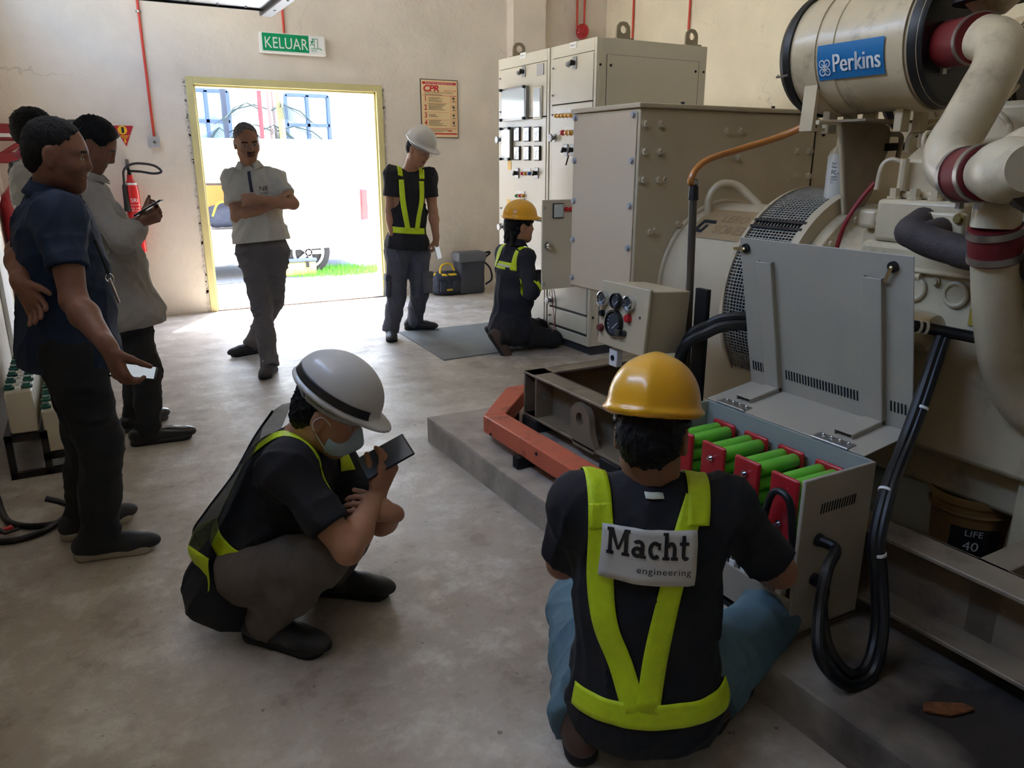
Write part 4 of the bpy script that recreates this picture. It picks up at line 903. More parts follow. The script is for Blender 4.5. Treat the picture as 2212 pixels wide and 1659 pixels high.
# red cable along the flywheel housing
cable('red_cable', 'red cable running down beside the fan housing', [ony(1890, 395, 1.72), ony(1860, 430, 1.74), ony(1830, 475, 1.76), ony(1812, 520, 1.78), ony(1800, 570, 1.8)], .008, mat('red_cable_mat', S(140, 30, 34), .5))
# black cables: alternator to the skid
cable('power_cable', 'upper thick black cable crossing the fan mesh', [V(1.96, 2.2, .45), ony(1480, 745, 2.1), ony(1535, 700, 2.05), ony(1580, 686, 1.99), ony(1640, 688, 1.93), ony(1700, 700, 1.9)], .02, group='black cables across the fan mesh')
cable('power_cable', 'lower thick black cable crossing the fan mesh', [V(1.93, 2.15, .45), ony(1470, 765, 2.08), ony(1530, 718, 2.02), ony(1580, 703, 1.97), ony(1640, 706, 1.92), ony(1700, 720, 1.89)], .02, group='black cables across the fan mesh')
# ---- orange bund bar
t = thing('orange_frame', 'orange steel bar frame lying round the skid on the plinth', 'frame', (1.62, 2.6, .14))
ob = MB(); za, zb = .192, .278
ob.prism([(1.575, 3.10), (1.575, 1.95), (1.685, 1.95), (1.685, 3.075)], (0, 0, za), (1, 0, 0), (0, 1, 0), zb - za); ob.prism([(1.575, 3.10), (1.685, 3.075), (1.96, 3.36), (1.90, 3.46)], (0, 0, za), (1, 0, 0), (0, 1, 0), zb - za); ob.prism([(1.90, 3.46), (1.96, 3.36), (3.3, 3.36), (3.3, 3.46)], (0, 0, za), (1, 0, 0), (0, 1, 0), zb - za)
ob.build('bar', M_ORG, t, bevel=.006)
MB().bx(2.0, 3.2, 2.98, 3.06, .2, .26).build('cross_bar', M_ORG, t, bevel=.004)
for y in (2.72, 2.05): MB().bx(1.55, 1.72, y, y + .045, .137, .19).build('foot', M_DARK, t, bevel=.003)
MB().bx(1.8, 1.88, 3.28, 3.34, .137, .19).build('foot', M_DARK, t, bevel=.003)
for y, z in ((3.02, .205), (2.35, .215), (2.6, .25)): MB().cyl((1.575, y, z), (1.571, y, z), .008, n=8).build('screw', M_DARK, t)
# ---- gauge box
t = thing('gauge_box', 'beige engine gauge box with round dials and a red button', 'control box', (1.85, 2.27, .43))
gf = Matrix.Rotation(math.radians(4), 3, 'Y'); gc_ = V(1.755, 2.272, .883); GU, GV, GN = V(0, -1, 0), gf @ V(0, 0, 1), gf @ V(-1, 0, 0)
def gpt(u, v, h=0): return gc_ + GU * u + GV * v + GN * h
rot = Matrix((GN * -1, GU * -1, GV)).transposed()
MB().box(gc_ + GN * -.105, (.19, .27, .235), rot).build('case', M_GEN, t, bevel=.005); MB().box(gpt(0, 0, -.004), (.016, .29, .25), rot).build('front_door', M_GEN, t, bevel=.004)
MB().box(gpt(0, 0, -.014), (.006, .275, .24), rot).build('gasket', M_BLK, t)
gm = lambda x, y: (lambda p: ((p - gc_).dot(GU), (p - gc_).dot(GV)))(onp(x, y, gc_, GN))
M_DIAL = mat('dial_glass', S(70, 72, 76), .12, coat=.6)
for x, y, r, rim in ((1308, 645, .031, M_CHROME), (1336, 650, .030, M_BLK), (1364, 656, .031, M_CHROME), (1331, 697, .050, M_BLK)):
    u, v = gm(x, y); d = MB(); d.lathe([(0, r * .85), (0, r), (.022, r), (.024, r * .86), (.012, r * .84)], gpt(u, v), GN, 32, caps=False); D = d.build('gauge', rim, t); MB().cyl(gpt(u, v, .002), gpt(u, v, .014), r * .86, n=32).build('dial_face', M_DIAL, D)
    tk = MB()
    for k in range(11): a = math.radians(-40 + 26 * k); tk.box(gpt(u + r * .68 * math.cos(a), v + r * .68 * math.sin(a), .0145), (.001, .0016, r * .16), rot @ Matrix.Rotation(a - PI / 2, 3, 'X'))
    tk.box(gpt(u + r * .2, v - r * .2, .0148), (.001, .0022, r * .8), rot @ Matrix.Rotation(-2.3, 3, 'X')); tk.build('dial_marks', M_WHITE, D, smooth=0)
for x, y, m_, r in ((1305, 676, M_BLK, .013), (1302, 707, mat('dull_red', S(110, 44, 40), .5), .015), (1361, 688, mat('button_red', S(190, 28, 40), .35), .016)):
    u, v = gm(x, y); MB().lathe([(0, r), (.014, r), (.022, r * .8), (.022, .002)], gpt(u, v), GN, 20).build('push_button', m_, t)
u, v = gm(1351, 720); mb = MB(); mb.cyl(gpt(u, v), gpt(u, v, .015), .013, n=16); mb.box(gpt(u - .018, v, .02), (.02, .03, .024), rot); mb.build('key_switch', mat('key_metal', S(80, 80, 74), .4, .5), t, bevel=.002)
u, v = gm(1384, 687); MB().cyl(gpt(u, v), gpt(u, v, .004), .006, n=10).build('screw', M_DARK, t)
MB().bx(1.97, 1.99, 2.06, 2.12, .43, 1.0).build('back_post', M_BLK, t); MB().bx(1.95, 1.99, 2.38, 2.42, .43, .9).build('back_post', M_BLK, t)
p = gpt(-.06, -.17, -.03); MB().box(p, (.03, .05, .07)).build('socket', M_WHITE, t, bevel=.004); MB().cyl(p + V(-.015, 0, 0), p + V(-.018, 0, 0), .011, n=14).build('socket_hole', M_DARK, t)
for s in (0, 1):
    MB().tube(smooth_path([gpt(.07 + s * .03, -.12, -.05), gpt(.05 + s * .04, -.2, -.03), gpt(.03 + s * .02, -.29, -.04), gpt(.06, -.4, -.06)], 6), .006, 8).build('wire', M_BLKC if s else M_GREYP, t)
# ================================================================= battery box on the plinth
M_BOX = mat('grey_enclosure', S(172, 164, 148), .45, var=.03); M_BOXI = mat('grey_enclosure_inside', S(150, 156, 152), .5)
t = thing('battery_box', 'grey steel battery enclosure with its lid standing open', 'enclosure', (1.72, 1.57, .14))
bx0, bx1, by0, by1, bz0, bz1 = 1.58, 1.868, 1.235, 1.905, .155, .64; th = .012
def slots(mb, o, ux, uy, n, w, h, pitch):
    o, ux, uy = Vector(o), Vector(ux), Vector(uy); nz = ux.cross(uy)
    for k in range(n):
        c = o + ux * (k * pitch); R3 = Matrix((ux, uy, nz)).transposed(); mb.box(c, (w, h, .0035), R3)
MB().bx(bx0, bx1, by0, by0 + th, bz0, bz1).build('end_panel', M_BOX, t, bevel=.003); MB().bx(bx0, bx1, by1 - th, by1, bz0, bz1).build('end_panel', M_BOXI, t, bevel=.003)
MB().bx(bx1 - th, bx1, by0 + th, by1 - th, bz0, bz1).build('back_panel', M_BOXI, t); MB().bx(bx0, bx1, by0, by1, bz0, bz0 + .012).build('bottom_panel', M_BOX, t)
MB().bx(bx0, bx0 + th, by0 + th, by1 - th, bz0, bz0 + .12).build('front_sill', M_BOX, t)
MB().bx(bx0, bx1, by0 + .02, by1 - .02, .137, .155).build('plinth_pad', M_DARK, t)
SH = MB().bx(bx0 + .02, bx1 - .02, by0 + th, by1 - th, .385, .397).build('battery_shelf', M_DARK, t)
mb = MB(); slots(mb, (bx0 + .075, by0 - .0005, .545), (1, 0, 0), V(.09, 0, 1).normalized(), 14, .003, .03, .0105); mb.build('vent_slots', M_DARK, t, smooth=0)['kind'] = 'stuff'
mb = MB(); slots(mb, (bx0 + .075, by1 - th - .0005, .545), (1, 0, 0), (0, 0, 1), 10, .003, .03, .012); mb.build('vent_slots', M_DARK, t, smooth=0)['kind'] = 'stuff'
# lid: two plates at a right angle, hat-section stiffeners, slots, latches, hinges
h0 = V(bx1, 0, bz1); f0 = V(2.085, 0, .672); tp = V(1.965, 0, 1.205); y0, y1 = 1.275, 1.915
def plate(a, b, t_, m_, nm, par, ya=y0, yb=y1):
    d = (b - a).normalized(); n_ = V(-d.z, 0, d.x); mb = MB(); mb.prism([(0, 0), ((b - a).length, 0), ((b - a).length, t_), (0, t_)], V(a.x, ya, a.z), d, n_, -(yb - ya) if False else 0.0001); mb = MB()
    c = (a + b) / 2 + n_ * (t_ / 2) + V(0, (ya + yb) / 2, 0); mb.box(c, ((b - a).length, yb - ya, t_), Matrix((d, V(0, 1, 0), n_)).transposed()); return mb.build(nm, m_, par, bevel=.002)
LID = plate(h0, f0, .004, M_BOX, 'lid', t); plate(f0, tp, .004, M_BOX, 'lid_front', LID)
d1 = (f0 - h0).normalized(); n1 = V(-d1.z, 0, d1.x); d2 = (tp - f0).normalized(); n2 = V(-d2.z, 0, d2.x)
for yc in (1.80, 1.395):
    a, b = h0 + d1 * .06, f0 - d1 * .02; plate(a + n1 * .018, b + n1 * .018, .003, M_BOX, 'stiffener', LID, yc - .03, yc + .03); plate(a, b, .02, M_BOX, 'stiffener', LID, yc - .032, yc - .029); plate(a, b, .02, M_BOX, 'stiffener', LID, yc + .029, yc + .032)
    a, b = f0 + d2 * .02, tp - d2 * .07; plate(a + n2 * .02, b + n2 * .02, .003, M_BOX, 'stiffener', LID, yc - .03, yc + .03); plate(a, b, .022, M_BOX, 'stiffener', LID, yc - .032, yc - .029); plate(a, b, .022, M_BOX, 'stiffener', LID, yc + .029, yc + .032)
    for k in range(4): MB().ball(h0 + d1 * .03 + n1 * .006 + V(0, yc - .045 + k * .03, 0), .0065, 10).build('hinge_screw', M_CHROME, LID)
    MB().box(h0 + d1 * .02 + n1 * .005 + V(0, yc, 0), (.035, .13, .003), Matrix((d1, V(0, 1, 0), n1)).transposed()).build('hinge_leaf', M_STEEL, LID); MB().cyl(h0 + V(0, yc - .065, .004), h0 + V(0, yc + .065, .004), .006, n=12).build('hinge_pin', M_STEEL, LID)
mb = MB(); q = f0 + d2 * .075 + n2 * .005; slots(mb, q + V(0, 1.745, 0), (0, -1, 0), d2, 25, .0038, .034, .0118)
slots(mb, q + V(0, 1.895, 0), (0, -1, 0), d2, 5, .0038, .034, .0118); slots(mb, q + V(0, 1.345, 0), (0, -1, 0), d2, 5, .0038, .034, .0118); mb.build('vent_slots', M_DARK, LID, smooth=0)['kind'] = 'stuff'
for yc, an in ((1.885, -1.5), (1.335, -.45)):
    q = tp - d2 * .035 + V(0, yc, 0); la = MB().cyl(q, q + n2 * .012, .016, n=20).build('latch', M_BLK, LID)
    dv = (V(0, -1, 0) * math.sin(an) - d2 * math.cos(an)); e = q + n2 * .014; mb = MB(); lat = dv.cross(n2).normalized()
    mb.prism([(-.006, 0), (.006, 0), (.005, .05), (-.005, .05)], e, lat, dv, .003); mb.ball(q + n2 * .016, .006, 8); mb.build('latch_tongue', mat('brass', S(214, 190, 140), .3, .9), la)
# battery modules: red end plates, green cells
M_RPL = mat('battery_red', S(176, 30, 40), .35, coat=.3); M_GRN = mat('cell_green', S(112, 198, 58), .4, coat=.2)
words = ['farthest red and green battery module in the open box', 'second red and green battery module from the far end of the box', 'third red and green battery module from the far end of the box', 'nearest red and green battery module under the black cable loop']
for k in range(4):
    yc = 1.79 - k * .143; zb = .40; zt_ = .597; xa, xb = 1.645, 1.845
    b_ = thing('battery_module', words[k], 'battery', (1.74, yc, zb), 'battery modules in the box')
    for xx in (xa, xb - .016):
        s = SDF(.006) if False else MB(); s.bx(xx, xx + .016, yc - .05, yc + .05, zb, zt_); s.build('end_plate', M_RPL, b_, bevel=.012, seg=3)
    for r in range(4):
        for c in (-1, 1): MB().lathe([(0, .02), (.004, .0225), (xb - xa - .034, .0225), (xb - xa - .03, .02)], (xa + .015, yc + c * .024, zb + .028 + r * .046), (1, 0, 0), 18).build('cell', M_GRN, b_)
    for z in (zt_ - .045, zb + .05):
        mb = MB(); mb.cyl((xa, yc, z), (xa - .006, yc, z), .011, n=6); mb.cyl((xa, yc, z), (xa - .018, yc, z), .0045, n=8); mb.build('terminal', M_CHROME, b_)
# wiring in the box
cable('loop_cable', 'thick black cable looping up in front of the nearest battery', [V(1.63, 1.405, .34), V(1.615, 1.39, .46), V(1.605, 1.365, .545), V(1.60, 1.33, .57), V(1.60, 1.295, .55), V(1.605, 1.28, .46), V(1.61, 1.275, .38)], .0105)
for k, (lab, y) in enumerate((('coil of thin red wire on the farthest battery', 1.80), ('coil of thin red wire on the second battery', 1.68))):
    cable('red_wire', lab, [V(1.635, y + .02, .40), V(1.62, y + .045, .45), V(1.615, y + .02, .475), V(1.62, y - .01, .45), V(1.625, y + .02, .42), V(1.615, y + .05, .44), V(1.61, y + .03, .48), V(1.62, y - .02, .46), V(1.63, y - .03, .41)], .0022, mat('thin_red', S(190, 40, 44), .5), 6)
tb = thing('terminal_block', 'row of white fuse holders on the front rail of the battery box', 'terminal block', (1.62, 1.4, .3))
MB().bx(1.6, 1.66, 1.25, 1.56, .345, .36).build('rail', M_STEEL, tb, bevel=.002); MB().bx(1.605, 1.625, 1.25, 1.56, .24, .35).build('back_plate', M_DARK, tb)
for r in range(2):
    for k in range(6):
        p = V(1.6 - r * .004, 1.29 + k * .045, .325 - r * .045); MB().box(p, (.024, .022, .03)).build('fuse_holder', M_WHITE, tb, bevel=.003); MB().cyl(p + V(-.006, 0, .018), p + V(-.006, 0, .026), .007, n=8).build('fuse_screw', M_CHROME, tb)
for k in range(4): cable('black_wire', ('nearest', 'second nearest', 'third nearest', 'farthest')[k] + ' thin black wire from the fuse rail to the batteries', [V(1.615, 1.45 + k * .012, .35), V(1.59, 1.44 + k * .02, .40), V(1.60, 1.43 + k * .01, .445), V(1.63, 1.47 + k * .02, .44)], .0035, M_BLKC, 6, group='thin black wires in the battery box')
# two cables leaving the near end panel and climbing to the engine in a bundle
e1, e2 = ony(1767, 1165, by0), ony(1757, 1250, by0)
for e in (e1, e2): MB().lathe([(0, .018), (.008, .018), (.012, .013)], e, (0, -1, 0), 16).build('cable_gland', M_RUB, t)
P_ = lambda x, y, Y: ony(x, y, Y)
ups = [(1905, 1240, 1.1), (1900, 1170, 1.12), (1925, 1060, 1.16), (1962, 960, 1.22), (1995, 870, 1.24), (2025, 780, 1.26), (2045, 722, 1.27)]
cable('battery_cable', 'outer thick black cable leaving the upper hole of the enclosure', [e1, e1 + V(.01, -.05, -.01), gz(1788, 1230, .42) if False else P_(1787, 1230, 1.15), P_(1770, 1320, 1.12), P_(1772, 1420, 1.06), gz(1830, 1480, .155), gz(1885, 1455, .155), P_(1908, 1360, 1.05)] + [P_(*q) for q in ups], .0155, ties=(.62, .85), group='battery cables')
cable('battery_cable', 'inner thick black cable leaving the lower hole of the enclosure', [e2, e2 + V(.01, -.03, -.02), P_(1775, 1310, 1.17), P_(1790, 1400, 1.1), gz(1835, 1455, .16), gz(1872, 1440, .16), P_(1892, 1360, 1.08)] + [P_(x - 13, y, Y + .01) for x, y, Y in ups], .0155, ties=(.7,), group='battery cables')
cable('starter_cable', 'black cable loom running across the engine side', [ony(1968, 703, 1.33), ony(2010, 710, 1.3), ony(2070, 722, 1.24), ony(2140, 735, 1.17), ony(2240, 750, 1.08)], .017, ties=(.1, .2))
# plastic pail under the engine
pc = V(2.46, 1.27, .172); t = thing('plastic_pail', 'old brown plastic lubricant pail standing under the engine pipe', 'pail', pc)
M_PAIL = mat('pail_brown', S(150, 112, 66), .5, dirt=S(80, 60, 44), dscale=8)
MB().lathe([(0, .105), (.22, .12), (.22, .128), (.235, .13), (.245, .13), (.245, .122), (.03, .1)], pc, (0, 0, 1), 36, caps=False).build('bucket', M_PAIL, t)
mb = MB(); mb.torus(pc + V(0, 0, .19), (0, 0, 1), .124, .005, 36, 6); mb.build('rim_band', M_PAIL, t)
lb = MB(); vs = []
for i in range(9):
    a = math.radians(185 + i * 9)
    for z in (.05, .15): vs.append(pc + V((.113 + z * .06) * math.cos(a), (.113 + z * .06) * math.sin(a), z))
lb.add(vs, [(2 * i, 2 * i + 1, 2 * i + 3, 2 * i + 2) for i in range(8)]); lb.build('paper_label', M_INK, t)
mb = MB()
for body, sz, zz in (('LIFE', .03, .125), ('40', .045, .075)):
    vs, fs = text_mesh(body, sz); mb.add([pc + V((.1185 + (zz + y) * .06) * math.cos(math.radians(205) + x / .12), (.1185 + (zz + y) * .06) * math.sin(math.radians(205) + x / .12), zz + y) for x, y, z in vs], fs)
mb.build('label_lettering', M_WHITE, t, smooth=0)
# ================================================================= switchgear cabinets
M_CAB = mat('cabinet_paint', S(206, 200, 182), .38, var=.02, coat=.2); M_KNOB = mat('dull_chrome', S(150, 150, 150), .45, .8); M_CABD = mat('cabinet_gap', S(60, 58, 54), .7); M_METER = mat('meter_glass', S(200, 214, 222), .05, coat=1.0)
CXF, CXB, CZ0, CZ1 = 3.32, 4.34, .07, 2.288
def cabinet(label, y0, y1, doors):
    t = thing('switch_cabinet', label, 'cabinet', ((CXF + CXB) / 2, (y0 + y1) / 2, 0))
    b = MB(); b.bx(CXF + .02, CXB, y0, y1, CZ0, CZ1); body = b.build('body', M_CAB, t, bevel=.004)
    MB().bx(CXF + .03, CXB - .01, y0 + .01, y1 - .01, 0, CZ0).build('plinth_base', mat('cabinet_base', S(52, 56, 64), .5), t)
    f = MB(); e = .028
    f.bx(CXF, CXF + .02, y0, y0 + e, CZ0, CZ1); f.bx(CXF, CXF + .02, y1 - e, y1, CZ0, CZ1); f.bx(CXF, CXF + .02, y0 + e, y1 - e, CZ1 - .085, CZ1); f.bx(CXF, CXF + .02, y0 + e, y1 - e, CZ0, CZ0 + .07)
    f.build('front_frame', M_CAB, t, bevel=.003)
    MB().bx(CXF + .014, CXF + .021, y0 + e, y1 - e, CZ0 + .07, CZ1 - .085).build('door_gap', M_CABD, t)
    for z0, z1 in doors: 
        d = MB().bx(CXF - .004, CXF + .018, y0 + e + .004, y1 - e - .004, z0 + .004, z1 - .004).build('door', M_CAB, t, bevel=.004)
        for z in (z0 + .07, z1 - .07): MB().cyl((CXF - .004, y1 - e - .02, z), (CXF - .02, y1 - e - .02, z), .007, n=10).build('hinge', M_GREYP, d)
    return t
FZ = lambda x, y: onx(x, y, CXF - .004)
z_a, z_b, z_c = onx(1140, 275, CXF).z, onx(1130, 412, CXF).z, .95
zA = onx(1185, 178, CXF).z
C1 = cabinet('left switchgear cabinet of two, with meters and glass windows', 5.345, 6.17, ((1.795, CZ1 - .085), (.985, 1.795), (CZ0 + .07, .985)))
C2 = cabinet('right switchgear cabinet of two, with its lower door open', 4.72, 5.325, ((1.87, CZ1 - .085), (.98, 1.87), (.16, .30)))
MB().bx(CXF - .004, CXF + .018, 4.76, 5.285, .315, .62).build('door', M_CAB, C2, bevel=.004)
MB().bx(CXF + .02, CXF + .022, 4.76, 5.285, .63, .97).build('inner_panel', M_CABD, C2)
# side panel on the near end
MB().bx(CXF + .09, CXB - .08, 4.716, 4.72, .14, CZ1 - .11).build('side_panel', M_CAB, C2, bevel=.002); sg = MB()
for a in ((CXF + .086, CXB - .076, CZ1 - .112, CZ1 - .108), (CXF + .086, CXB - .076, .136, .14)): sg.bx(a[0], a[1], 4.7175, 4.72, a[2], a[3])
for x in (CXF + .086, CXB - .08): sg.bx(x, x + .004, 4.7175, 4.72, .14, CZ1 - .11)
sg.build('side_seam', M_CABD, C2)
for x in (CXF + .12, CXB - .11, CXF + .03, CXB - .03):
    for z in (CZ1 - .18, 1.3, .3): MB().cyl((x, 4.716, z), (x, 4.711, z), .009, n=10).build('screw', M_DARK, C2)
# lifting eyes on top
for par, x, y in ((C2, 3.58, 4.78), (C2, 4.22, 4.78), (C1, 3.42, 6.0)):
    mb = ringplate((x - .06, y, CZ1 + .012), (1, 0, 0), (0, 0, 1), [(0, 0), (.06, 0), (.12, 0), (.12, .05), (.115, .08), (.09, .105), (.06, .11), (.03, .105), (.005, .08), (0, .05)], (.06, .058), .028, .014); mb.bx(x - .075, x + .075, y - .04, y + .03, CZ1, CZ1 + .012); mb.build('lifting_eye', mat('eye_plate', S(150, 138, 116), .5, .2), par)
for k in range(2):
    p = (C1, C2)[k]; a = FZ(*((1130, 120), (1238, 98))[k]); q = MB().bx(CXF - .006, CXF, a.y - .045, a.y + .045, a.z - .02, a.z + .022).build('name_tag', M_WHITE, p, bevel=.002)
    mb = MB(); put_text(mb, ('PANEL 1', 'PANEL 2')[k], .02, (CXF - .0065, a.y + .036, a.z - .007), (0, -1, 0), (0, 0, 1)); mb.build('tag_lettering', M_INK, q, smooth=0)
def onf(name, x, y, w, h, m, par, t=.012, bevel=.003):
    p = FZ(x, y); return MB().bx(CXF - .004 - t, CXF - .004, p.y - w / 2, p.y + w / 2, p.z - h / 2, p.z + h / 2).build(name, m, par, bevel=bevel)
def rot_sw(x, y, par, w=.055, h=.085):
    b = onf('switch_plate', x, y, w, h, M_KNOB, par, .008); p = FZ(x, y); MB().cyl(p + V(-.008, 0, 0), p + V(-.03, 0, 0), .017, n=16).build('knob', M_BLK, b); MB().box(p + V(-.036, 0, 0), (.016, .012, .04), Matrix.Rotation(.5, 3, 'X')).build('knob_grip', M_BLK, b)
def lamp(x, y, m, par, r=.0135):
    p = FZ(x, y); mb = MB(); mb.lathe([(0, r * 1.2), (.008, r * 1.2), (.01, r), (.022, r * .9), (.028, r * .5), (.028, .001)], p, (-1, 0, 0), 16); mb.build('indicator_lamp', m, par)
def handle(x, y, par):
    p = FZ(x, y); mb = MB(); mb.lathe([(0, .03), (.006, .03), (.008, .016), (.03, .014), (.034, .03), (.046, .028), (.048, .001)], p, (-1, 0, 0), 20); mb.build('door_knob', M_KNOB, par)
def meter(x, y, par, w=.095, h=.115):
    b = onf('meter', x, y, w, h, M_BLK, par, .014); p = FZ(x, y); g = MB().bx(CXF - .021, CXF - .018, p.y - w * .42, p.y + w * .42, p.z - h * .43, p.z + h * .43).build('meter_face', M_METER, b)
    mb = MB(); mb.torus(p + V(-.0175, -.02, -.025), (1, 0, 0), .045, .0012, 16, 4, a0=-.3, a1=1.6); mb.box(p + V(-.0175, 0, -.01), (.001, .002, .06), Matrix.Rotation(.5, 3, 'X')); mb.build('meter_needle', M_INK, b, smooth=0)
AMB, RDL, GNL, BLL = mat('lamp_amber', S(224, 160, 50), .3, coat=.6), mat('lamp_red', S(206, 50, 56), .3, coat=.6), mat('lamp_green', S(60, 150, 100), .3, coat=.6), mat('lamp_blue', S(60, 100, 190), .3, coat=.6)
rot_sw(1132, 155, C1); lamp(1122, 158, M_GREYP, C1, .016); onf('vent_grille', 1168, 150, .1, .085, M_GREYP, C1, .008); handle(1082, 302, C1)
rot_sw(1242, 136, C2); lamp(1229, 139, M_GREYP, C2, .018); handle(1198, 298, C2); handle(1280, 0, C2) if False else None
def glass_window(x, y, w, h, par, bars):
    f = onf('window_frame', x, y, w, h, M_KNOB, par, .03, .006); p = FZ(x, y); MB().bx(CXF - .037, CXF - .03, p.y - w * .45, p.y + w * .45, p.z - h * .43, p.z + h * .43).build('window_pane', M_METER, f)
    for sy in (-1, 1):
        for sz in (-1, 1): MB().cyl(p + V(-.03, sy * w * .47, sz * h * .46), p + V(-.055, sy * w * .47, sz * h * .46), .012, n=12).build('window_screw', M_BLK, f)
    if bars: MB().bx(CXF - .036, CXF - .028, p.y - w * .45, p.y + w * .45, p.z - h * .5, p.z - h * .44).build('window_ledge', M_WHITE, f)
glass_window(1115, 225, .42, .26, C1, True); glass_window(1099, 311, .16, .27, C1, False)
sw = onf('side_window', 1163, 222, .13, .25, mat('grey_bezel', S(206, 200, 184), .4), C1, .014, .01); p = FZ(1163, 222); MB().bx(CXF - .022, CXF - .018, p.y - .05, p.y + .05, p.z - .105, p.z + .105).build('side_window_pane', M_METER, sw)
for x in (1119, 1140, 1162):
    for y in (290, 331): meter(x, y, C1)
onf('warning_tag', 1101, 357, .06, .075, mat('tag_yellow', S(236, 190, 70), .5), C1, .003, .0)
rot_sw(1118, 374, C1); rot_sw(1160, 374, C1); onf('legend_strip', 1139, 367, .12, .02, M_WHITE, C1, .004, 0)
for x, m_ in ((1130, RDL), (1137, AMB), (1145, BLL)): lamp(x, 375, m_, C1)
onf('legend_strip', 1126, 415, .12, .02, M_WHITE, C1, .004, 0)
for x, m_ in ((1118, GNL), (1125, RDL), (1132, AMB)): lamp(x, 423, m_, C1)
onf('warning_tag', 1099, 440, .06, .075, MATS['tag_yellow'], C1, .003, 0); rot_sw(1130, 440, C1); handle(1086, 490, C1)
onf('legend_strip', 1219, 241, .2, .022, M_WHITE, C2, .004, 0)
for x in (1203, 1210, 1218, 1226, 1234): lamp(x, 250.5 - (x - 1203) * .03, AMB, C2)
onf('legend_strip', 1230, 278, .14, .02, M_WHITE, C2, .004, 0)
for x, m_ in ((1216, RDL), (1226, AMB), (1234, AMB)): lamp(x, 287, m_, C2, .018)
rot_sw(1223, 324, C2); rot_sw(1238, 324, C2); handle(1190, 648, C2)
p = FZ(1233, 336); MB().tube([p + V(-.02, 0, 0), p + V(-.03, .02, -.07)], .006, 6).build('key', M_BLK, C2)
# open door, hinged on the near side
xl = ony(1170, 530, 4.735).x; zt, zb = ony(1172, 432, 4.735).z, ony(1170, 626, 4.735).z
dr = MB().bx(xl, CXF, 4.722, 4.742, zb, zt).build('open_door', M_CAB, C2, bevel=.004)
p = ony(1205, 455, 4.722); MB().box(p + V(0, -.005, 0), (.09, .012, .105)).build('meter', M_BLK, dr, bevel=.003); MB().box(p + V(0, -.012, 0), (.078, .003, .092)).build('meter_face', M_METER, dr)
p = ony(1183, 531, 4.722); MB().lathe([(0, .03), (.006, .03), (.008, .016), (.03, .014), (.034, .026), (.05, .024), (.052, .001)], p, (0, -1, 0), 20).build('door_knob', M_CHROME, dr)
for x, y in ((1177, 449), (1174, 614)): p = ony(x, y, 4.722); MB().cyl(p, p + V(0, -.01, 0), .012, n=12).build('screw', M_GREYP, dr)
for x, m_ in ((1223, RDL), (1233, RDL)): p = ony(x, 452, 4.722); MB().lathe([(0, .018), (.01, .018), (.024, .012), (.024, .001)], p, (0, -1, 0), 16).build('indicator_lamp', m_, dr)
cable('loose_wire', 'loose red wire hanging from the open cabinet', [ony(1192, 625, 4.9), ony(1194, 660, 4.88), ony(1198, 695, 4.86), ony(1193, 718, 4.86)], .003, mat('wire_red', S(150, 60, 60), .5), 6)
cable('loose_wire', 'loose black wire hanging from the open cabinet', [ony(1196, 625, 4.92), ony(1201, 655, 4.9), ony(1199, 690, 4.86), ony(1202, 720, 4.84)], .003, M_BLKC, 6)
# rubber mat
a, b, c, d = gz(862, 719), gz(959, 779), gz(1196, 745), gz(1065, 697)
o = MB().prism([(p.x, p.y) for p in (a, b, c, d)], (0, 0, .001), (1, 0, 0), (0, 1, 0), .006).build('rubber_mat', mat('mat_grey', S(120, 124, 124), .6, var=.12, vscale=5), smooth=0); tag(o, 'grey rubber mat on the floor in front of the cabinets', 'mat')
# tool bag and backpack by the wall
p = gz(971, 638); t = thing('tool_bag', 'small black and yellow tool bag on the floor by the wall', 'bag', p); s = SDF(.009)
s.rbox(p + V(0, .06, .13), (.17, .1, .12), .05).ell(p + V(0, .06, .22), (.13, .085, .05), k=.05).fn(wrinkle(.006, 40, 5)); bo = s.mesh('body', M_BAGB, t); bv = bvh_of(bo)
for k, dz in enumerate((.07, .24)):
    P = [p + V(.2 * math.cos(a) * .98, .06 + .14 * math.sin(a), dz) for a in [2 * PI * i / 30 for i in range(31)]]
    ribbon('yellow_trim', bv, [(q + (q - (p + V(0, .06, dz))) * 1.0, (p + V(0, .06, dz)) - q, (0, 0, 1)) for q in P], .022, M_BAGY, t)
MB().tube(smooth_path([p + V(-.11, .0, .2), p + V(-.08, .03, .33), p + V(.05, .05, .34), p + V(.1, .02, .2)]), .011, 8).build('handle', M_BAGY, t)
for x in (-.09, .06): MB().bx(p.x + x - .04, p.x + x + .04, p.y - .055, p.y - .03, .05, .17).build('side_pocket', M_BAGB, t, bevel=.01)
p = gz(1022, 635); t = thing('backpack', 'tall dark grey roll top backpack standing against the wall', 'backpack', p); s = SDF(.009)
s.rbox(p + V(0, .1, .2), (.16, .1, .2), .03).fn(wrinkle(.003, 25, 8)); s.mesh('body', mat('pack_grey', S(62, 66, 76), .7), t); s = SDF(.009); s.rbox(p + V(-.01, .08, .42), (.18, .11, .055), .03); s.mesh('top_flap', mat('pack_flap', S(96, 100, 108), .7), t)
for q in (smooth_path([p + V(.16, .05, .36), p + V(.22, .0, .28), p + V(.23, -.02, .16), p + V(.16, .0, .1)]), smooth_path([p + V(.1, .06, .43), p + V(.22, .04, .46), p + V(.24, .05, .44), p + V(.18, .05, .4)])): MB().tube(q, .012, 8).build('strap', M_BLK, t)
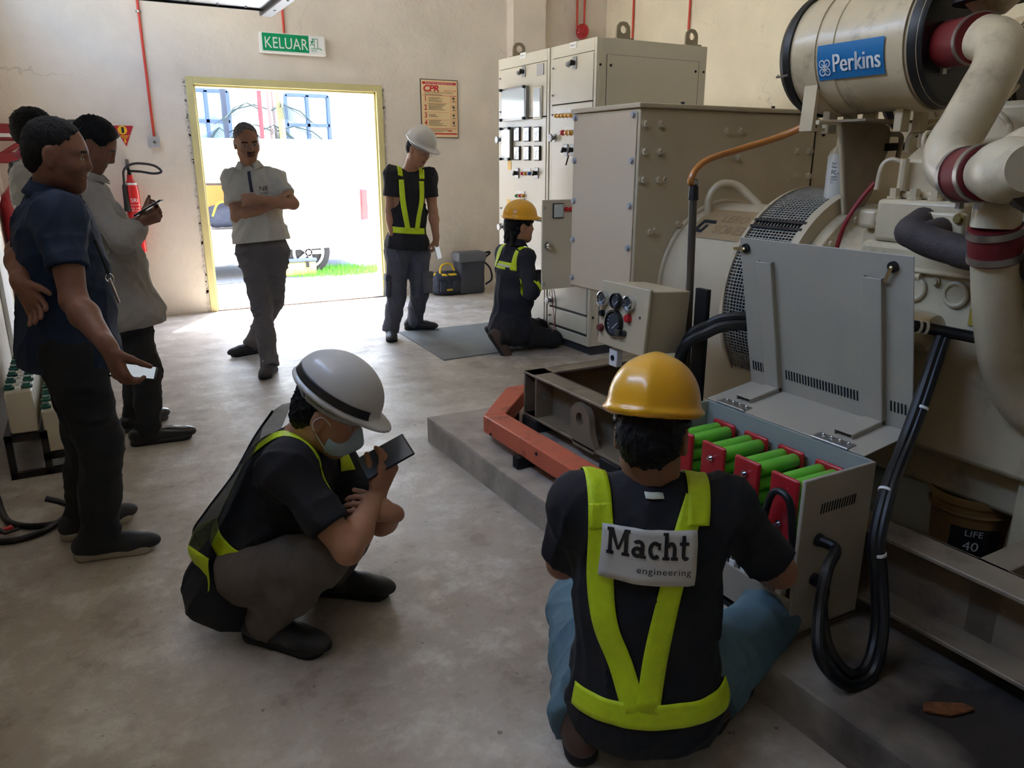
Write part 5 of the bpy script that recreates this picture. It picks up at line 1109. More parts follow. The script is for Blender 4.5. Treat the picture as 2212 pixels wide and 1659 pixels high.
# ================================================================= left side: battery rack, suppression cylinders, floor cable
t = thing('battery_rack', 'black steel stepped rack carrying the white battery cells', 'rack', (-.3, 4.7, 0))
M_RACK = mat('rack_black', S(30, 28, 30), .5); r = MB(); xa, xb, xc = -.445, -.30, -.165; ya, yb = 4.06, 5.34
for y in (ya, (ya + yb) / 2, yb):
    for x, z in ((xa, .22), (xb, .22), (xc, .11)): MB().bx(x, x + .03, y, y + .03, 0, z).build('leg', M_RACK, t)
    MB().bx(xa, xc + .03, y, y + .03, 0, .03).build('foot_rail', M_RACK, t); MB().bx(xa, xb + .03, y, y + .03, .185, .218).build('tier_rail', M_RACK, t); MB().bx(xb, xc + .03, y, y + .03, .075, .106).build('tier_rail', M_RACK, t)
for x, z in ((xa, .2), (xb, .2), (xb + .035, .088), (xc, .088)): MB().bx(x, x + .025, ya, yb + .03, z - .012, z + .018).build('side_rail', M_RACK, t)
M_CELL = mat('cell_case', S(214, 206, 186), .45, var=.05); M_CAP = mat('cap_green', S(22, 96, 84), .35, coat=.3)
def cell(x, y, z, lab, grp):
    c = thing('battery_cell', lab, 'battery', (x, y, z), grp); MB().bx(x - .056, x + .056, y - .062, y + .062, z, z + .205).build('case', M_CELL, c, bevel=.008)
    for sx in (-.036, .036): MB().lathe([(0, .023), (.012, .024), (.014, .018), (.026, .016), (.026, .006)], (x + sx, y, z + .205), (0, 0, 1), 16).build('cap', M_CAP, c)
    mb = MB(); mb.box((x, y, z + .212), (.022, .1, .014)); mb.cyl((x, y, z + .21), (x, y, z + .232), .009, n=8); mb.build('connector', M_WHITE, c)
    return c
def cells(x, z, grp, row):
    src = None
    for k in range(9):
        y = 4.135 + k * .132; lab = '%s white battery cell from the near end in the %s row of the rack' % (('first', 'second', 'third', 'fourth', 'fifth', 'sixth', 'seventh', 'eighth', 'last')[k], row)
        if src is None: src = cell(x, y, z, lab, grp)
        else:
            c = src.copy(); COL.objects.link(c); c.location = (x, y, z); c['label'] = lab
            for ch in src.children: d = ch.copy(); COL.objects.link(d); d.parent = c; d.matrix_parent_inverse = ch.matrix_parent_inverse
cells(-.358, .219, 'cells on the upper tier', 'upper'); cells(-.226, .107, 'cells on the lower tier', 'lower')
# red gas cylinders with manifold
M_CYL = mat('cylinder_red', S(146, 24, 38), .35, var=.1, coat=.3)
for k, (x, y, lab) in enumerate(((-.40, 7.3, 'tall dark red gas cylinder behind the men by the side wall'), (-.36, 7.72, 'second red gas cylinder close to the corner behind the men'))):
    t = thing('gas_cylinder', lab, 'gas cylinder', (x, y, 0), 'fire suppression cylinders'); r = .125
    MB().lathe([(0, r - .02), (.02, r), (1.12, r), (1.2, r * .82), (1.26, r * .45), (1.29, .035), (1.33, .035)], (x, y, 0), (0, 0, 1), 32).build('tank', M_CYL, t)
    MB().lathe([(0, .03), (.05, .034), (.08, .02), (.1, .02)], (x, y, 1.33), (0, 0, 1), 16).build('valve', M_BLK, t); MB().cyl((x, y, 1.38), (x + .09, y - .03, 1.4), .018, n=12).build('valve_outlet', M_CHROME, t)
    MB().torus((x, y, .75), (0, 0, 1), r + .002, .004, 32, 6).build('seam', M_CYL, t)
t = thing('cylinder_bracket', 'red slotted steel bracket above the gas cylinders', 'bracket', (-.4, 7.3, 1.5))
MB().bx(XL, -.22, 7.9, 7.94, 1.62, 1.76).build('upper_bar', M_CYL, t, bevel=.01); MB().bx(XL, -.2, 7.86, 7.9, 1.44, 1.53).build('lower_bar', M_CYL, t, bevel=.01)
MB().tube([(-.5, 7.88, 1.5), (-.25, 7.88, 1.66)], .02, 8).build('brace', M_CYL, t); MB().bx(-.5, -.3, 7.88, 7.885, 1.65, 1.68).build('white_tag', M_WHITE, t)
cable('discharge_hose', 'black hose with steel braid above the gas cylinders', [V(-.4, 7.3, 1.43), V(-.25, 7.5, 1.5), V(-.1, 7.7, 1.72), V(.12, 7.85, 1.78), V(.4, 7.95, 1.68)], .02)
# cable on the floor
z = .013; G2 = lambda x, y: gz(x, y, z)
cable('floor_cable', 'thick black cable lying in a loop on the floor by the wall', [gz(98, 1077, .06), gz(125, 1083, .04), G2(155, 1093), G2(200, 1100), G2(195, 1130), G2(155, 1122), G2(110, 1133), G2(60, 1137), G2(20, 1128), G2(4, 1105), G2(-4, 1080), G2(-15, 1050)], .0135)
cable('floor_cable', 'thick black cable curving nearest the camera at the left edge', [G2(170, 1105), G2(145, 1115), G2(100, 1145), G2(50, 1163), G2(0, 1170), G2(-60, 1165)], .0135)
p = gz(14, 1150, .01); t = thing('cable_clamp', 'red and black battery clamp at the end of a floor cable', 'clamp', p)
MB().box(p + V(-.0, 0, .012), (.05, .03, .02), Matrix.Rotation(.3, 3, 'Z')).build('jaw', mat('clamp_red', S(190, 34, 40), .4), t, bevel=.005); mb = MB(); mb.tube([p + V(-.05, .02, .04), p + V(.0, -.03, .01), p + V(.045, -.015, .012)], .008, 6); mb.build('grip', M_BLK, t)
# ================================================================= people
NP = lambda v: np.array(v, float)
def JL(p, x, y, L, far=True):
    """point on the sight line of (x, y) that lies L from p (farther or nearer root)"""
    d = ray(x, y).normalized(); m = CAMP - p; b = m.dot(d); c = m.dot(m) - L * L; q = b * b - c
    if q < 0: e = CAMP - d * b; return p + (e - p).normalized() * L
    return CAMP + d * (-b + (math.sqrt(q) if far else -math.sqrt(q)))
M_SKIN = [mat('skin_%d' % i, c, .5, spec=.4, var=.06, vscale=40, bump=.08, bscale=300) for i, c in enumerate((S(150, 108, 84), S(176, 128, 100), S(128, 88, 70), S(186, 138, 110)))]
M_LIP = mat('lips', S(120, 70, 62), .5); M_EYE = mat('eye_white', S(200, 196, 190), .2); M_IRIS = mat('iris', S(26, 20, 18), .15); M_BROW = mat('brow_hair', S(30, 25, 24), .8)
M_HAIR = mat('black_hair', S(15, 13, 14), .62, spec=.3, bump=.8, bscale=160, stretch=(1, 1, .25)); M_HAIRG = mat('greying_hair', S(112, 104, 98), .6, var=.4, vscale=120, bump=.7, bscale=160)
def head_sdf(s, H, M, sc=1.0, ears=True):
    """M columns: right, forward, up"""
    P = lambda x, y, z: H + M @ Vector((x, y, z)) * sc; A = NP(M)
    s.ell(P(0, -.014, .032), NP((.076, .098, .09)) * sc, A, k=.02); s.ell(P(0, .02, -.028), NP((.064, .074, .078)) * sc, A, k=.04)
    s.ell(P(0, .035, -.07), NP((.046, .05, .042)) * sc, A, k=.04); s.cone(P(0, .068, -.098), P(0, .06, -.09), .019 * sc, k=.03)
    s.cone(P(-.045, .0, -.07), P(0, .06, -.098), .02 * sc, .018 * sc, k=.03); s.cone(P(.045, .0, -.07), P(0, .06, -.098), .02 * sc, .018 * sc, k=.03)
    s.cone(P(-.042, .068, .024), P(.042, .068, .024), .013 * sc, k=.022)
    for e in (-1, 1):
        s.ell(P(e * .033, .094, .004), NP((.021, .016, .012)) * sc, A, k=.012, neg=True)
        s.ell(P(e * .032, .07, .003), NP((.0145, .0125, .0115)) * sc, A, k=.004); s.ell(P(e * .042, .06, -.03), NP((.024, .02, .02)) * sc, A, k=.03)
        if ears:
            s.ell(P(e * .079, -.012, -.008), NP((.009, .02, .033)) * sc, A, k=.008); s.ell(P(e * .088, -.006, -.004), NP((.006, .01, .016)) * sc, A, k=.006, neg=True); s.ell(P(e * .08, -.004, -.036), NP((.007, .01, .012)) * sc, A, k=.008)
    s.cone(P(0, .082, .016), P(0, .1, -.026), .0085 * sc, .0125 * sc, k=.014)
    for e in (-1, 1): s.ell(P(e * .013, .09, -.03), NP((.009, .011, .008)) * sc, A, k=.008)
    s.cone(P(-.02, .084, -.055), P(.02, .084, -.055), .0075 * sc, k=.01); s.cone(P(-.017, .083, -.067), P(.017, .083, -.067), .0085 * sc, k=.008); s.cone(P(-.024, .09, -.061), P(.024, .09, -.061), .0025, k=.006, neg=True)
def head_paint(H, M, sc=1.0, beard=False):
    A = NP(M); h = NP(H)
    def f(c):
        q = ((c - h) @ A) / sc; ax = np.abs(q[:, 0]); z = q[:, 2]; y = q[:, 1]; m = np.zeros(len(c))
        m[(ax < .024) & (z < -.05) & (z > -.074) & (y > .078)] = 1
        e = ((ax - .032) / .0125) ** 2 + ((z - .002) / .0058) ** 2
        m[(e < 1) & (y > .06)] = 2; m[(((ax - .032) / .006) ** 2 + ((z - .002) / .0062) ** 2 < 1) & (y > .06)] = 3
        m[(ax > .014) & (ax < .052) & (z > .021) & (z < .03) & (y > .05)] = 4
        if beard == 'grey': m[(y > .06) & (z < -.036) & (z > -.048) & (ax < .026)] = 4
        elif beard: m[(y > .05) & (((z < -.036) & (z > -.049) & (ax < .03)) | ((z < -.078) & (ax < .03)))] = 4
        return m
    return f
def hand_sdf(s, W, f, n, right, curl=(.3, .35, .25), spread=.0, thumb=(.75, .35), sc=1.0, cs=None):
    f = Vector(f).normalized(); n = Vector(n); n = (n - f * n.dot(f)).normalized(); t = f.cross(n) if right else n.cross(f)
    kn = [W + (f * .088 + t * x) * sc for x in (.033, .011, -.011, -.031)]
    for k in kn: s.cone(W + (k - W) * .12, k, .0155 * sc, .0125 * sc, k=.012)
    s.cone(W - f * .02, W + f * .03, .024 * sc, .022 * sc, k=.02, flat=(n, .75)); s.ell(W + f * .05 * sc, NP((.036, .048, .015)) * sc, NP(Matrix((t, f, n)).transposed()), k=.012)
    tips = []
    for i, (k, L) in enumerate(zip(kn, (.07, .078, .072, .057))):
        c = cs[i] if cs else curl; p = k; a = 0; r = .0092 * sc
        dv = (f + t * spread * (1.5 - i)).normalized()
        for j, fr in enumerate((.46, .3, .24)):
            a += c[j]; d = dv * math.cos(a) + n * math.sin(a); q = p + d * (L * fr * sc); s.cone(p, q, r, r * .92, k=.004); p = q; r *= .92
        tips.append(p)
    a, op = thumb; b = W + (f * .022 + t * .026) * sc; d = (f * math.cos(a) + t * math.sin(a) + n * op).normalized(); m = b + d * .045 * sc; s.cone(b, m, .0145 * sc, .0115 * sc, k=.014)
    d2 = (d + f * .35 + n * op * .3).normalized(); q = m + d2 * .034 * sc; s.cone(m, q, .0112 * sc, .0098 * sc, k=.005); d3 = (d2 + f * .2 + n * op * .5).normalized(); q2 = q + d3 * .026 * sc; s.cone(q, q2, .0098 * sc, .0082 * sc, k=.004)
    return tips, t
def boot(par, A, d, m_up, m_sole, L=.285, up=None, name='shoe', laces=None, height=.1, sole=.028, sq=0.0, W=.048, roll=None):
    """A: ankle centre; d: toe direction; up: sole normal"""
    d = Vector(d).normalized(); u = Vector(up or (0, 0, 1)); u = (u - d * u.dot(d)).normalized(); r = d.cross(u); M = Matrix((r, d, u)).transposed()
    o = A - u * .085; P = lambda x, y, z: o + M @ Vector((x, y, z))
    s = SDF(.0055); k0, k1 = -.06, L - .105
    s.cone(P(0, k0, .05), P(0, k0 + .08, .05), W * .86, W * .9, k=.03); s.cone(P(0, .0, .055), P(0, k1 * .5, .042), W * .84, W * .84, k=.03); s.ell(P(0, k1 - .055, .036), (W * .96, .085, .037), NP(M), k=.03)
    s.cone(P(0, -.035, .06), P(0, -.02, height), W * .84, W * .88, k=.03)
    s.plane(P(0, 0, .018), -u); s.plane(P(0, 0, height), u)
    S_ = s.mesh(name, m_up, par)
    g = SDF(.0055); g.cone(P(0, k0 + .005, sole * .5), P(0, .03, sole * .5), W * .9, W * .86, k=.01); g.cone(P(0, .03, sole * .5), P(0, k1 - .045, sole * .5), W * .86, W * 1.04, k=.01); g.plane(P(0, 0, 0), -u, .006); g.plane(P(0, 0, sole), u, .006)
    g.mesh('sole', m_sole, S_)
    if laces:
        mb = MB()
        for k in range(4): q = P(0, .02 + k * .026, .097 - k * .008); mb.tube(smooth_path([q + r * -.022 - u * .006, q + u * .003, q + r * .022 - u * .006], 4), .0028, 6)
        q = P(0, .015, .104)
        for sx in (-1, 1): mb.tube(smooth_path([q, q + r * sx * .02 + u * .012 + d * .02, q + r * sx * .03 + d * .04 - u * .004, q + r * sx * .01 + d * .02], 5), .0026, 6)
        mb.build('laces', laces, S_)
    return S_
def helmet(par, H, M, m_shell, m_strap=None, sc=1.0, tilt=0.0, drop=0.0):
    R_ = M @ Matrix.Rotation(tilt, 3, 'X'); P = lambda x, y, z: H + R_ @ Vector((x, y, z + drop)) * sc; A = NP(R_); a = NP((.109, .137, .12)) * sc
    s = SDF(.0055); s.ell(P(0, -.008, .035), a, A, k=.01); s.ell(P(0, -.008, .068), NP((.09, .114, .084)) * sc, A, k=.03); s.ell(P(0, -.008, .045), NP((.036, .138, .114)) * sc, A, k=.02)
    s.ell(P(0, -.004, .027), NP((.122, .152, .017)) * sc, A, k=.014)
    s.ell(P(0, .1, .026), NP((.085, .088, .011)) * sc, A, k=.014)
    s.plane(P(0, 0, .014), -R_.col[2]); s.ell(P(0, -.008, .03), a - .008, A, k=.004, neg=True)
    hm = s.mesh('hard_hat', m_shell, par)
    b = SDF(.0055); b.ell(P(0, -.006, .0), NP((.094, .114, .03)) * sc, A, k=.01); b.plane(P(0, 0, .016), R_.col[2]); b.plane(P(0, 0, -.016), -R_.col[2]); b.ell(P(0, -.006, .0), NP((.086, .106, .05)) * sc, A, k=.002, neg=True); b.mesh('headband', m_strap or M_BLK, hm)
    return hm, P, R_
def hair_sdf(s, H, M, sc, vol=.012, front=.068, low=-.03, back=-.075, seed=1, amp=.004, rec=0.0):
    A = NP(M); P = lambda x, y, z: H + M @ Vector((x, y, z)) * sc
    s.ell(P(0, -.016, .036), NP((.077 + vol, .1 + vol, .09 + vol)) * sc, A, k=.01); s.ell(P(0, -.055, -.02), NP((.066 + vol * .8, .056 + vol, .07)) * sc, A, k=.03)
    s.ell(P(0, .105 - rec * .5, -.03 + rec * .3), NP((.088, .085, .112)) * sc, A, k=.015, neg=True)
    for e in (-1, 1): s.ell(P(e * .097, .008, -.03), NP((.035, .05, .056)) * sc, A, k=.012, neg=True)
    s.plane(P(0, -.05, back), M @ Vector((0, .25, -1))); s.fn(wrinkle(amp, 300, seed, dirv=NP(M @ Vector((0, .4, .8)).normalized())))
def collar(par, N, up, fw, m, r=.066, h=.036, trim=None):
    up = Vector(up).normalized(); fw = Vector(fw); fw = (fw - up * fw.dot(up)).normalized(); rt = fw.cross(up); mb = MB(); n = 34; vs = []
    for i in range(n + 1):
        a = math.radians(26 + 308 * i / n); dv = fw * math.cos(a) + rt * math.sin(a); sag = .03 * max(0, math.cos(a)) ** 2
        for (rr, hh) in ((r * .95, .03), (r * 1.04, .048), (r * 1.22, .03), (r * 1.5, .004)): vs.append(N + dv * rr + up * (hh - sag * 1.1) + fw * .01)
    mb.add(vs, [(4 * i + j, 4 * i + j + 1, 4 * i + 5 + j, 4 * i + 4 + j) for i in range(n) for j in range(3)])
    o = mb.build('collar', m, par); q = o.modifiers.new('s', 'SOLIDIFY'); q.thickness = .004; return o
PEOPLE = {}
def person(key, label, G, j, sk, sh, pa, shoe, loc=None, sc=1.0, fat=0.0, hair=None, beard=False, hands=None, sleeve=.55, hem=-.06, collar_m=None, head_sc=1.0, arm=1.0, ears=True, wr=.005, pwr=.0052, seed=1, leg_r=1.0, shw=1.0, chest=1.0, tuck=False, cuff=.0, hemw=0.0):
    t = thing('person', label, 'person', (G.x, G.y, 0)); J_ = j
    pel, che, nk, hd = j['pel'], j['che'], j['nk'], j['hd']; M = frame3(j['hf'], j['hu'])
    rt = (j['sh'][0] - j['sh'][1]).normalized(); up = (nk - pel).normalized(); rt = (rt - up * rt.dot(up)).normalized(); fw = up.cross(rt); T = Matrix((rt, fw, up)).transposed()
    hr = (j['hip'][0] - j['hip'][1]).normalized(); f2 = Vector((0, 0, 1)).cross(hr); TP = Matrix((hr, up.cross(hr).normalized(), hr.cross(up.cross(hr).normalized()))).transposed()
    for nm, a, b in (('uarmR', j['sh'][0], j['el'][0]), ('uarmL', j['sh'][1], j['el'][1]), ('farmR', j['el'][0], j['wr'][0]), ('farmL', j['el'][1], j['wr'][1]), ('thR', j['hip'][0], j['kn'][0]), ('thL', j['hip'][1], j['kn'][1]), ('shR', j['kn'][0], j['an'][0]), ('shL', j['kn'][1], j['an'][1]), ('tor', pel, nk), ('shw', j['sh'][0], j['sh'][1]), ('nkhd', nk, hd)): print(key, nm, round((a - b).length, 3), end='; ')
    print()
    A = NP(T); neck_top = hd + M @ Vector((0, -.025, -.06)) * head_sc
    # ---- skin: one mesh; finer where it shows
    mats = [sk, M_LIP, M_EYE, M_IRIS, M_BROW]
    s1 = SDF(.0042 if ears else .005); head_sdf(s1, hd, M, head_sc, ears); s1.cone(neck_top, nk + up * .01 + fw * .005, .054 * head_sc, .06, k=.03); s1.cone(nk + up * .0, nk - up * .08, .056, .05, k=.03)
    objs = [s1.mesh('body', mats, t, paint=head_paint(hd, M, head_sc, beard))]
    s2 = SDF(.011); s2.ell(che, NP((.145 * chest, .1, .18)) * sc, A, k=.05); s2.ell((pel + che) / 2, NP((.13, .1, .16)) * sc, A, k=.05); s2.ell(pel, NP((.14, .1, .11)) * sc, NP(TP), k=.05)
    for i in (0, 1):
        s2.cone(nk - up * .03, j['sh'][i], .05 * sc, .045 * sc, k=.03); s2.cone(j['sh'][i], j['el'][i], .046 * sc * arm, .038 * sc * arm, k=.02); s2.cone(j['hip'][i], j['kn'][i], .06 * sc, .042 * sc, k=.03); s2.cone(j['kn'][i], j['an'][i], .038 * sc, .03 * sc, k=.02)
    objs.append(s2.mesh('body', mats, t))
    tipsL = []
    for i in (0, 1):
        s3 = SDF(.0038); e, w = j['el'][i], j['wr'][i]; s3.cone(e + (j['sh'][i] - e) * .45, e, .048 * sc * arm, .039 * sc * arm, k=.02); s3.cone(e, e + (w - e) * .3, .04 * sc * arm, .043 * sc * arm, k=.02); s3.cone(e + (w - e) * .3, w, .043 * sc * arm, .0265 * sc, k=.02)
        if hands and hands[i]: hp = hands[i]; tipsL.append(hand_sdf(s3, w, hp['f'], hp['n'], i == 0, **{k: v for k, v in hp.items() if k not in ('f', 'n')}))
        objs.append(s3.mesh('body', mats, t))
    body = join_raw('body', objs, t)
    # ---- shirt
    if sh is not None:
        s = SDF(.0075); off = .014
        s.ell(che, NP((.155 * chest + off, .112 + off + fat * .4, .2)) * sc, A, k=.05); s.ell((pel * .45 + che * .55) + fw * fat * .6, NP((.148 + off + fat, .112 + off + fat * 1.3, .17)) * sc, A, k=.06); s.ell(pel + up * .03, NP((.156 + off + fat * .7, .118 + off + fat * .8, .16)) * sc, A, k=.06)
        s.ell(pel + up * (hem * .5), NP((.176 + off + hemw + fat * .5, .138 + off + hemw + fat * .5, .14)) * sc, A, k=.06)
        for i in (0, 1):
            a, e, w = j['sh'][i], j['el'][i], j['wr'][i]; s.cone(nk - up * .03, a + (nk - a) * .1, .05 * sc, .056 * sc, k=.06); s.cone(che + (a - che) * .45, a, .09 * sc, .062 * sc, k=.07)
            if sleeve <= 1: h = a + (e - a) * sleeve; s.cone(a, a + (e - a) * (sleeve + .12), .06 * sc * arm, .069 * sc * arm, k=.05); s.lcut(h, (e - a), h, .11)
            else: q = e + (w - e) * (sleeve - 1); s.cone(a, e, .064 * sc * arm, .056 * sc * arm, k=.03); s.cone(e, q, .057 * sc * arm, .046 * sc * arm + cuff, k=.03)
        s.cone(neck_top, nk + up * .055 - fw * .01, .06 * head_sc, .06, k=.008, neg=True); s.plane(pel + up * hem, -up)
        s.fn(wrinkle(wr, 50, seed, dirv=NP(up) * .6)); SH_ = s.mesh('shirt', sh, t)
    # ---- trousers
    s = SDF(.0075); s.ell(pel + up * .02, NP((.15 + fat * .4, .112 + fat * .4, .12)) * sc, NP(TP) if True else A, k=.05)
    for i in (0, 1):
        h, k_, a = j['hip'][i], j['kn'][i], j['an'][i]; s.cone(pel + (h - pel) * .5, h, .1 * sc, .098 * sc * leg_r, k=.05); s.cone(h, k_, .096 * sc * leg_r, .07 * sc * leg_r, k=.04); s.cone(k_, k_ + (a - k_) * .5, .07 * sc * leg_r, .066 * sc * leg_r, k=.03); s.cone(k_ + (a - k_) * .5, a, .066 * sc * leg_r, .062 * sc * leg_r, k=.03)
        q = a + (a - k_).normalized() * .035; s.cone(a, q, .062 * sc * leg_r, .064 * sc * leg_r, k=.02); s.lcut(q, (a - k_), q, .1)
    s.fn(wrinkle(pwr, 46, seed + 5, dirv=NP((j['kn'][0] - j['an'][0]).normalized()) * .6)); TR = s.mesh('trousers', pa, t)
    for i in (0, 1):
        if shoe: boot(t, j['an'][i], j['ft'][i], shoe[0], shoe[1], up=(j.get('fu') or [None, None])[i], **(shoe[2] if len(shoe) > 2 else {}))
    if hair:
        s = SDF(.0048); hair_sdf(s, hd, M, head_sc, **hair.get('p', {})); s.mesh('hair', hair.get('m', M_HAIR), t, sm=1)
    if collar_m: collar(t, nk + up * .012, (neck_top - nk).normalized() * .6 + up * .4, fw, collar_m)
    PEOPLE[key] = dict(t=t, body=body, shirt=SH_ if sh is not None else None, trousers=TR, T=T, M=M, rt=rt, fw=fw, up=up, che=che, pel=pel, nk=nk, hd=hd, tips=tipsL, j=j)
    return PEOPLE[key]
def phone(label, c, along, face, m_screen, L=.15, W_=.074, col=None):
    a = Vector(along).normalized(); n = Vector(face); n = (n - a * n.dot(a)).normalized(); r = a.cross(n); M = Matrix((r, a, n)).transposed(); t = thing('phone', label, 'phone', c)
    MB().box(c, (W_, L, .009), M).build('case', col or M_BLK, t, bevel=.003); MB().box(c + n * .0048, (W_ - .006, L - .012, .0008), M).build('screen', m_screen, t); return t
M_SCR = mat('phone_screen', S(150, 160, 170), .08, coat=1.0, emis=(.5, .55, .6, .12)); M_SCRD = mat('phone_screen_dark', S(92, 100, 114), .06, coat=1.0)
UZ = V(0, 0, 1)
def vdir(r, a, u): return (_R * r + _FH * a + UZ * u).normalized()   # image right, away, up

# ---- man in the dark blue polo
G = gz(235, 1180); K = lambda x, y, o=0: J(G, x, y, o)
an0 = gz(222, 1200); an0 = V(an0.x, an0.y, .085); an1 = gz(188, 1150); an1 = V(an1.x, an1.y, .085)
tr0 = (gz(360, 1180) - gz(200, 1203)); tr1 = (gz(298, 1115) - gz(168, 1160))
j = dict(pel=K(148, 735, .0), che=K(125, 535, .02), nk=K(112, 425, .02), hd=K(126, 333, .0), hf=vdir(.93, .28, -.2), hu=vdir(.15, 0, 1), sh=[K(128, 468, -.13), K(102, 458, .19)], hip=[K(152, 768, -.09), K(150, 760, .09)], an=[an0, an1], ft=[tr0, tr1])
j['kn'] = [K(232, 935, -.1) * .5 + ((j['hip'][0] + an0) * .5 + vdir(1, .2, 0) * .03) * .5, (j['hip'][1] + an1) * .5 + vdir(1, .2, 0) * .03]
eR = JL(j['sh'][0], 160, 650, .29, False); wR = JL(eR, 236, 752, .25, False); eL = K(42, 545, .0); wL = K(46, 615, -.18)
j['el'] = [eR, eL]; j['wr'] = [wR, wL]
M_NAVY = mat('navy_polo', S(22, 40, 70), .8, var=.08, vscale=12, bump=.15, bscale=400); M_DTR = mat('dark_trousers', S(34, 35, 42), .85, var=.1, vscale=20, bump=.12, bscale=300)
M_SOLEW = mat('pale_sole', S(176, 168, 152), .6); M_SHB = mat('dark_shoe', S(36, 38, 46), .6, bump=.2, bscale=200)
fR = (K(262, 815, -.12) - wR); 
p1 = person('blue', 'man in dark blue polo shirt and dark trousers standing nearest the left edge', G, j, M_SKIN[2], M_NAVY, M_DTR, (M_SHB, M_SOLEW, dict(laces=M_BLK, sole=.034)), fat=.02, hair=dict(p=dict(vol=.001, rec=.035, amp=.002)), hands=[dict(f=vdir(.3, -.05, -1), n=vdir(.55, .8, .0), curl=(.45, .8, .6), thumb=(.45, .9)), dict(f=K(84, 672, -.22) - wL, n=vdir(-.3, -1, .2), curl=(.2, .3, .2), thumb=(.7, .1), spread=.16)], sleeve=.62, hem=-.09, collar_m=M_NAVY, sc=1.02, head_sc=.95, seed=3, leg_r=1.06)
phone('phone held low by the man in the dark blue polo', K(288, 803, -.11), vdir(.9, .3, -.2), vdir(.1, -.35, .9), M_SCR)
# lanyard with keys, tag on the back pocket
mb = MB(); a = p1['che'] + p1['fw'] * .17; mb.tube(smooth_path([K(205, 520, -.06), K(221, 558, -.07), K(234, 592, -.06)], 6), .0045, 6); mb.build('lanyard', M_BLK, p1['t']); c = K(236, 600, -.06)
mb = MB(); mb.torus(c, _FH, .014, .0025, 16, 6); mb.tube([c, c + vdir(.25, 0, -1) * .09], .005, 6); mb.build('key_ring', M_CHROME, p1['t'])
c = K(102, 738, -.14); MB().box(c, (.03, .012, .022), Matrix.Rotation(.6, 3, 'Y')).build('pocket_tag', mat('tag_orange', S(196, 96, 60), .5), p1['t'], bevel=.003)

# ---- man in the grey shirt with a phone
G = gz(345, 945); K = lambda x, y, o=0: J(G, x, y, o)
an0 = gz(325, 957); an0 = V(an0.x, an0.y, .085); an1 = gz(296, 925); an1 = V(an1.x, an1.y, .085)
j = dict(pel=K(278, 668), che=K(222, 500, .0), nk=K(190, 392, .02), hd=K(205, 312, .0), hf=vdir(.8, .25, -.6), hu=vdir(.55, .1, .8), sh=[K(196, 428, -.15), K(205, 422, .18)], hip=[K(280, 690, -.09), K(282, 690, .09)], an=[an0, an1], ft=[gz(430, 945) - gz(315, 962), gz(330, 915) - gz(290, 930)])
j['kn'] = [K(318, 800, -.07), K(300, 790, .09)]
eR = JL(j['sh'][0], 262, 520, .28, False); wR = JL(eR, 300, 482, .2, True); eL = JL(j['sh'][1], 280, 520, .28, False); wL = JL(eL, 308, 470, .24, True)
j['el'] = [eR, eL]; j['wr'] = [wR, wL]
M_GREYS = mat('grey_shirt', S(158, 154, 148), .85, var=.07, vscale=14, bump=.15, bscale=300); M_BTR = mat('black_trousers', S(30, 29, 32), .8, var=.1, vscale=20)
M_LEA = mat('black_leather', S(28, 27, 28), .28, coat=.3)
p2 = person('grey', 'man in grey long sleeved shirt looking at his phone by the extinguisher', G, j, M_SKIN[2], M_GREYS, M_BTR, (M_LEA, M_BLK, dict(L=.31, height=.085)), fat=.018, hair=dict(p=dict(vol=.008, amp=.004, rec=.02)), hands=[dict(f=vdir(.75, .35, .3), n=vdir(-.2, .6, .8), curl=(.7, .9, .6), thumb=(.5, .9)), dict(f=vdir(.8, -.2, .3), n=vdir(-.2, -.6, .8), curl=(.7, .9, .6), thumb=(.5, .8))], sleeve=1.55, hem=-.1, collar_m=M_GREYS, seed=9, cuff=.012, wr=.005, hemw=.006)
phone('phone in the hands of the man in the grey shirt', K(321, 449, -.06), vdir(.86, .2, .5), vdir(-.5, -.1, .86), M_SCR)

# ---- man in the pale shirt behind them
G = V(-.19, 5.7, 0); K = lambda x, y, o=0: J(G, x, y, o)
j = dict(pel=G + V(.02, 0, .93), che=K(82, 430, .0), nk=K(66, 345), hd=K(78, 285), hf=vdir(.85, .5, -.1), hu=vdir(.06, 0, 1), sh=[K(55, 385, -.13), K(110, 385, .16)], hip=[G + V(-.02, -.09, .9), G + V(.05, .09, .9)], an=[G + V(-.02, -.1, .085), G + V(.05, .1, .085)], ft=[V(1, -.1, 0), V(1, .1, 0)])
j['kn'] = [G + V(.0, -.1, .49), G + V(.07, .1, .49)]; eR = j['sh'][0] + V(-.04, -.04, -.28); wR = eR + V(.12, -.04, -.22); eL = j['sh'][1] + V(.05, .03, -.28); wL = eL + V(.12, 0, -.22); j['el'] = [eR, eL]; j['wr'] = [wR, wL]
M_PALE = mat('pale_shirt', S(196, 198, 196), .85, var=.05, bump=.1, bscale=300)
p3 = person('pale', 'man in pale shirt partly hidden behind two other men', G, j, M_SKIN[0], M_PALE, M_DTR, (M_LEA, M_BLK), hair=dict(p=dict(vol=.02, amp=.005, seed=4)), hands=[dict(f=V(.2, 0, -1), n=V(0, 1, 0)), dict(f=V(.2, 0, -1), n=V(0, -1, 0))], sleeve=.6, hem=-.08, collar_m=mat('pink_collar', S(170, 74, 96), .8), seed=14)

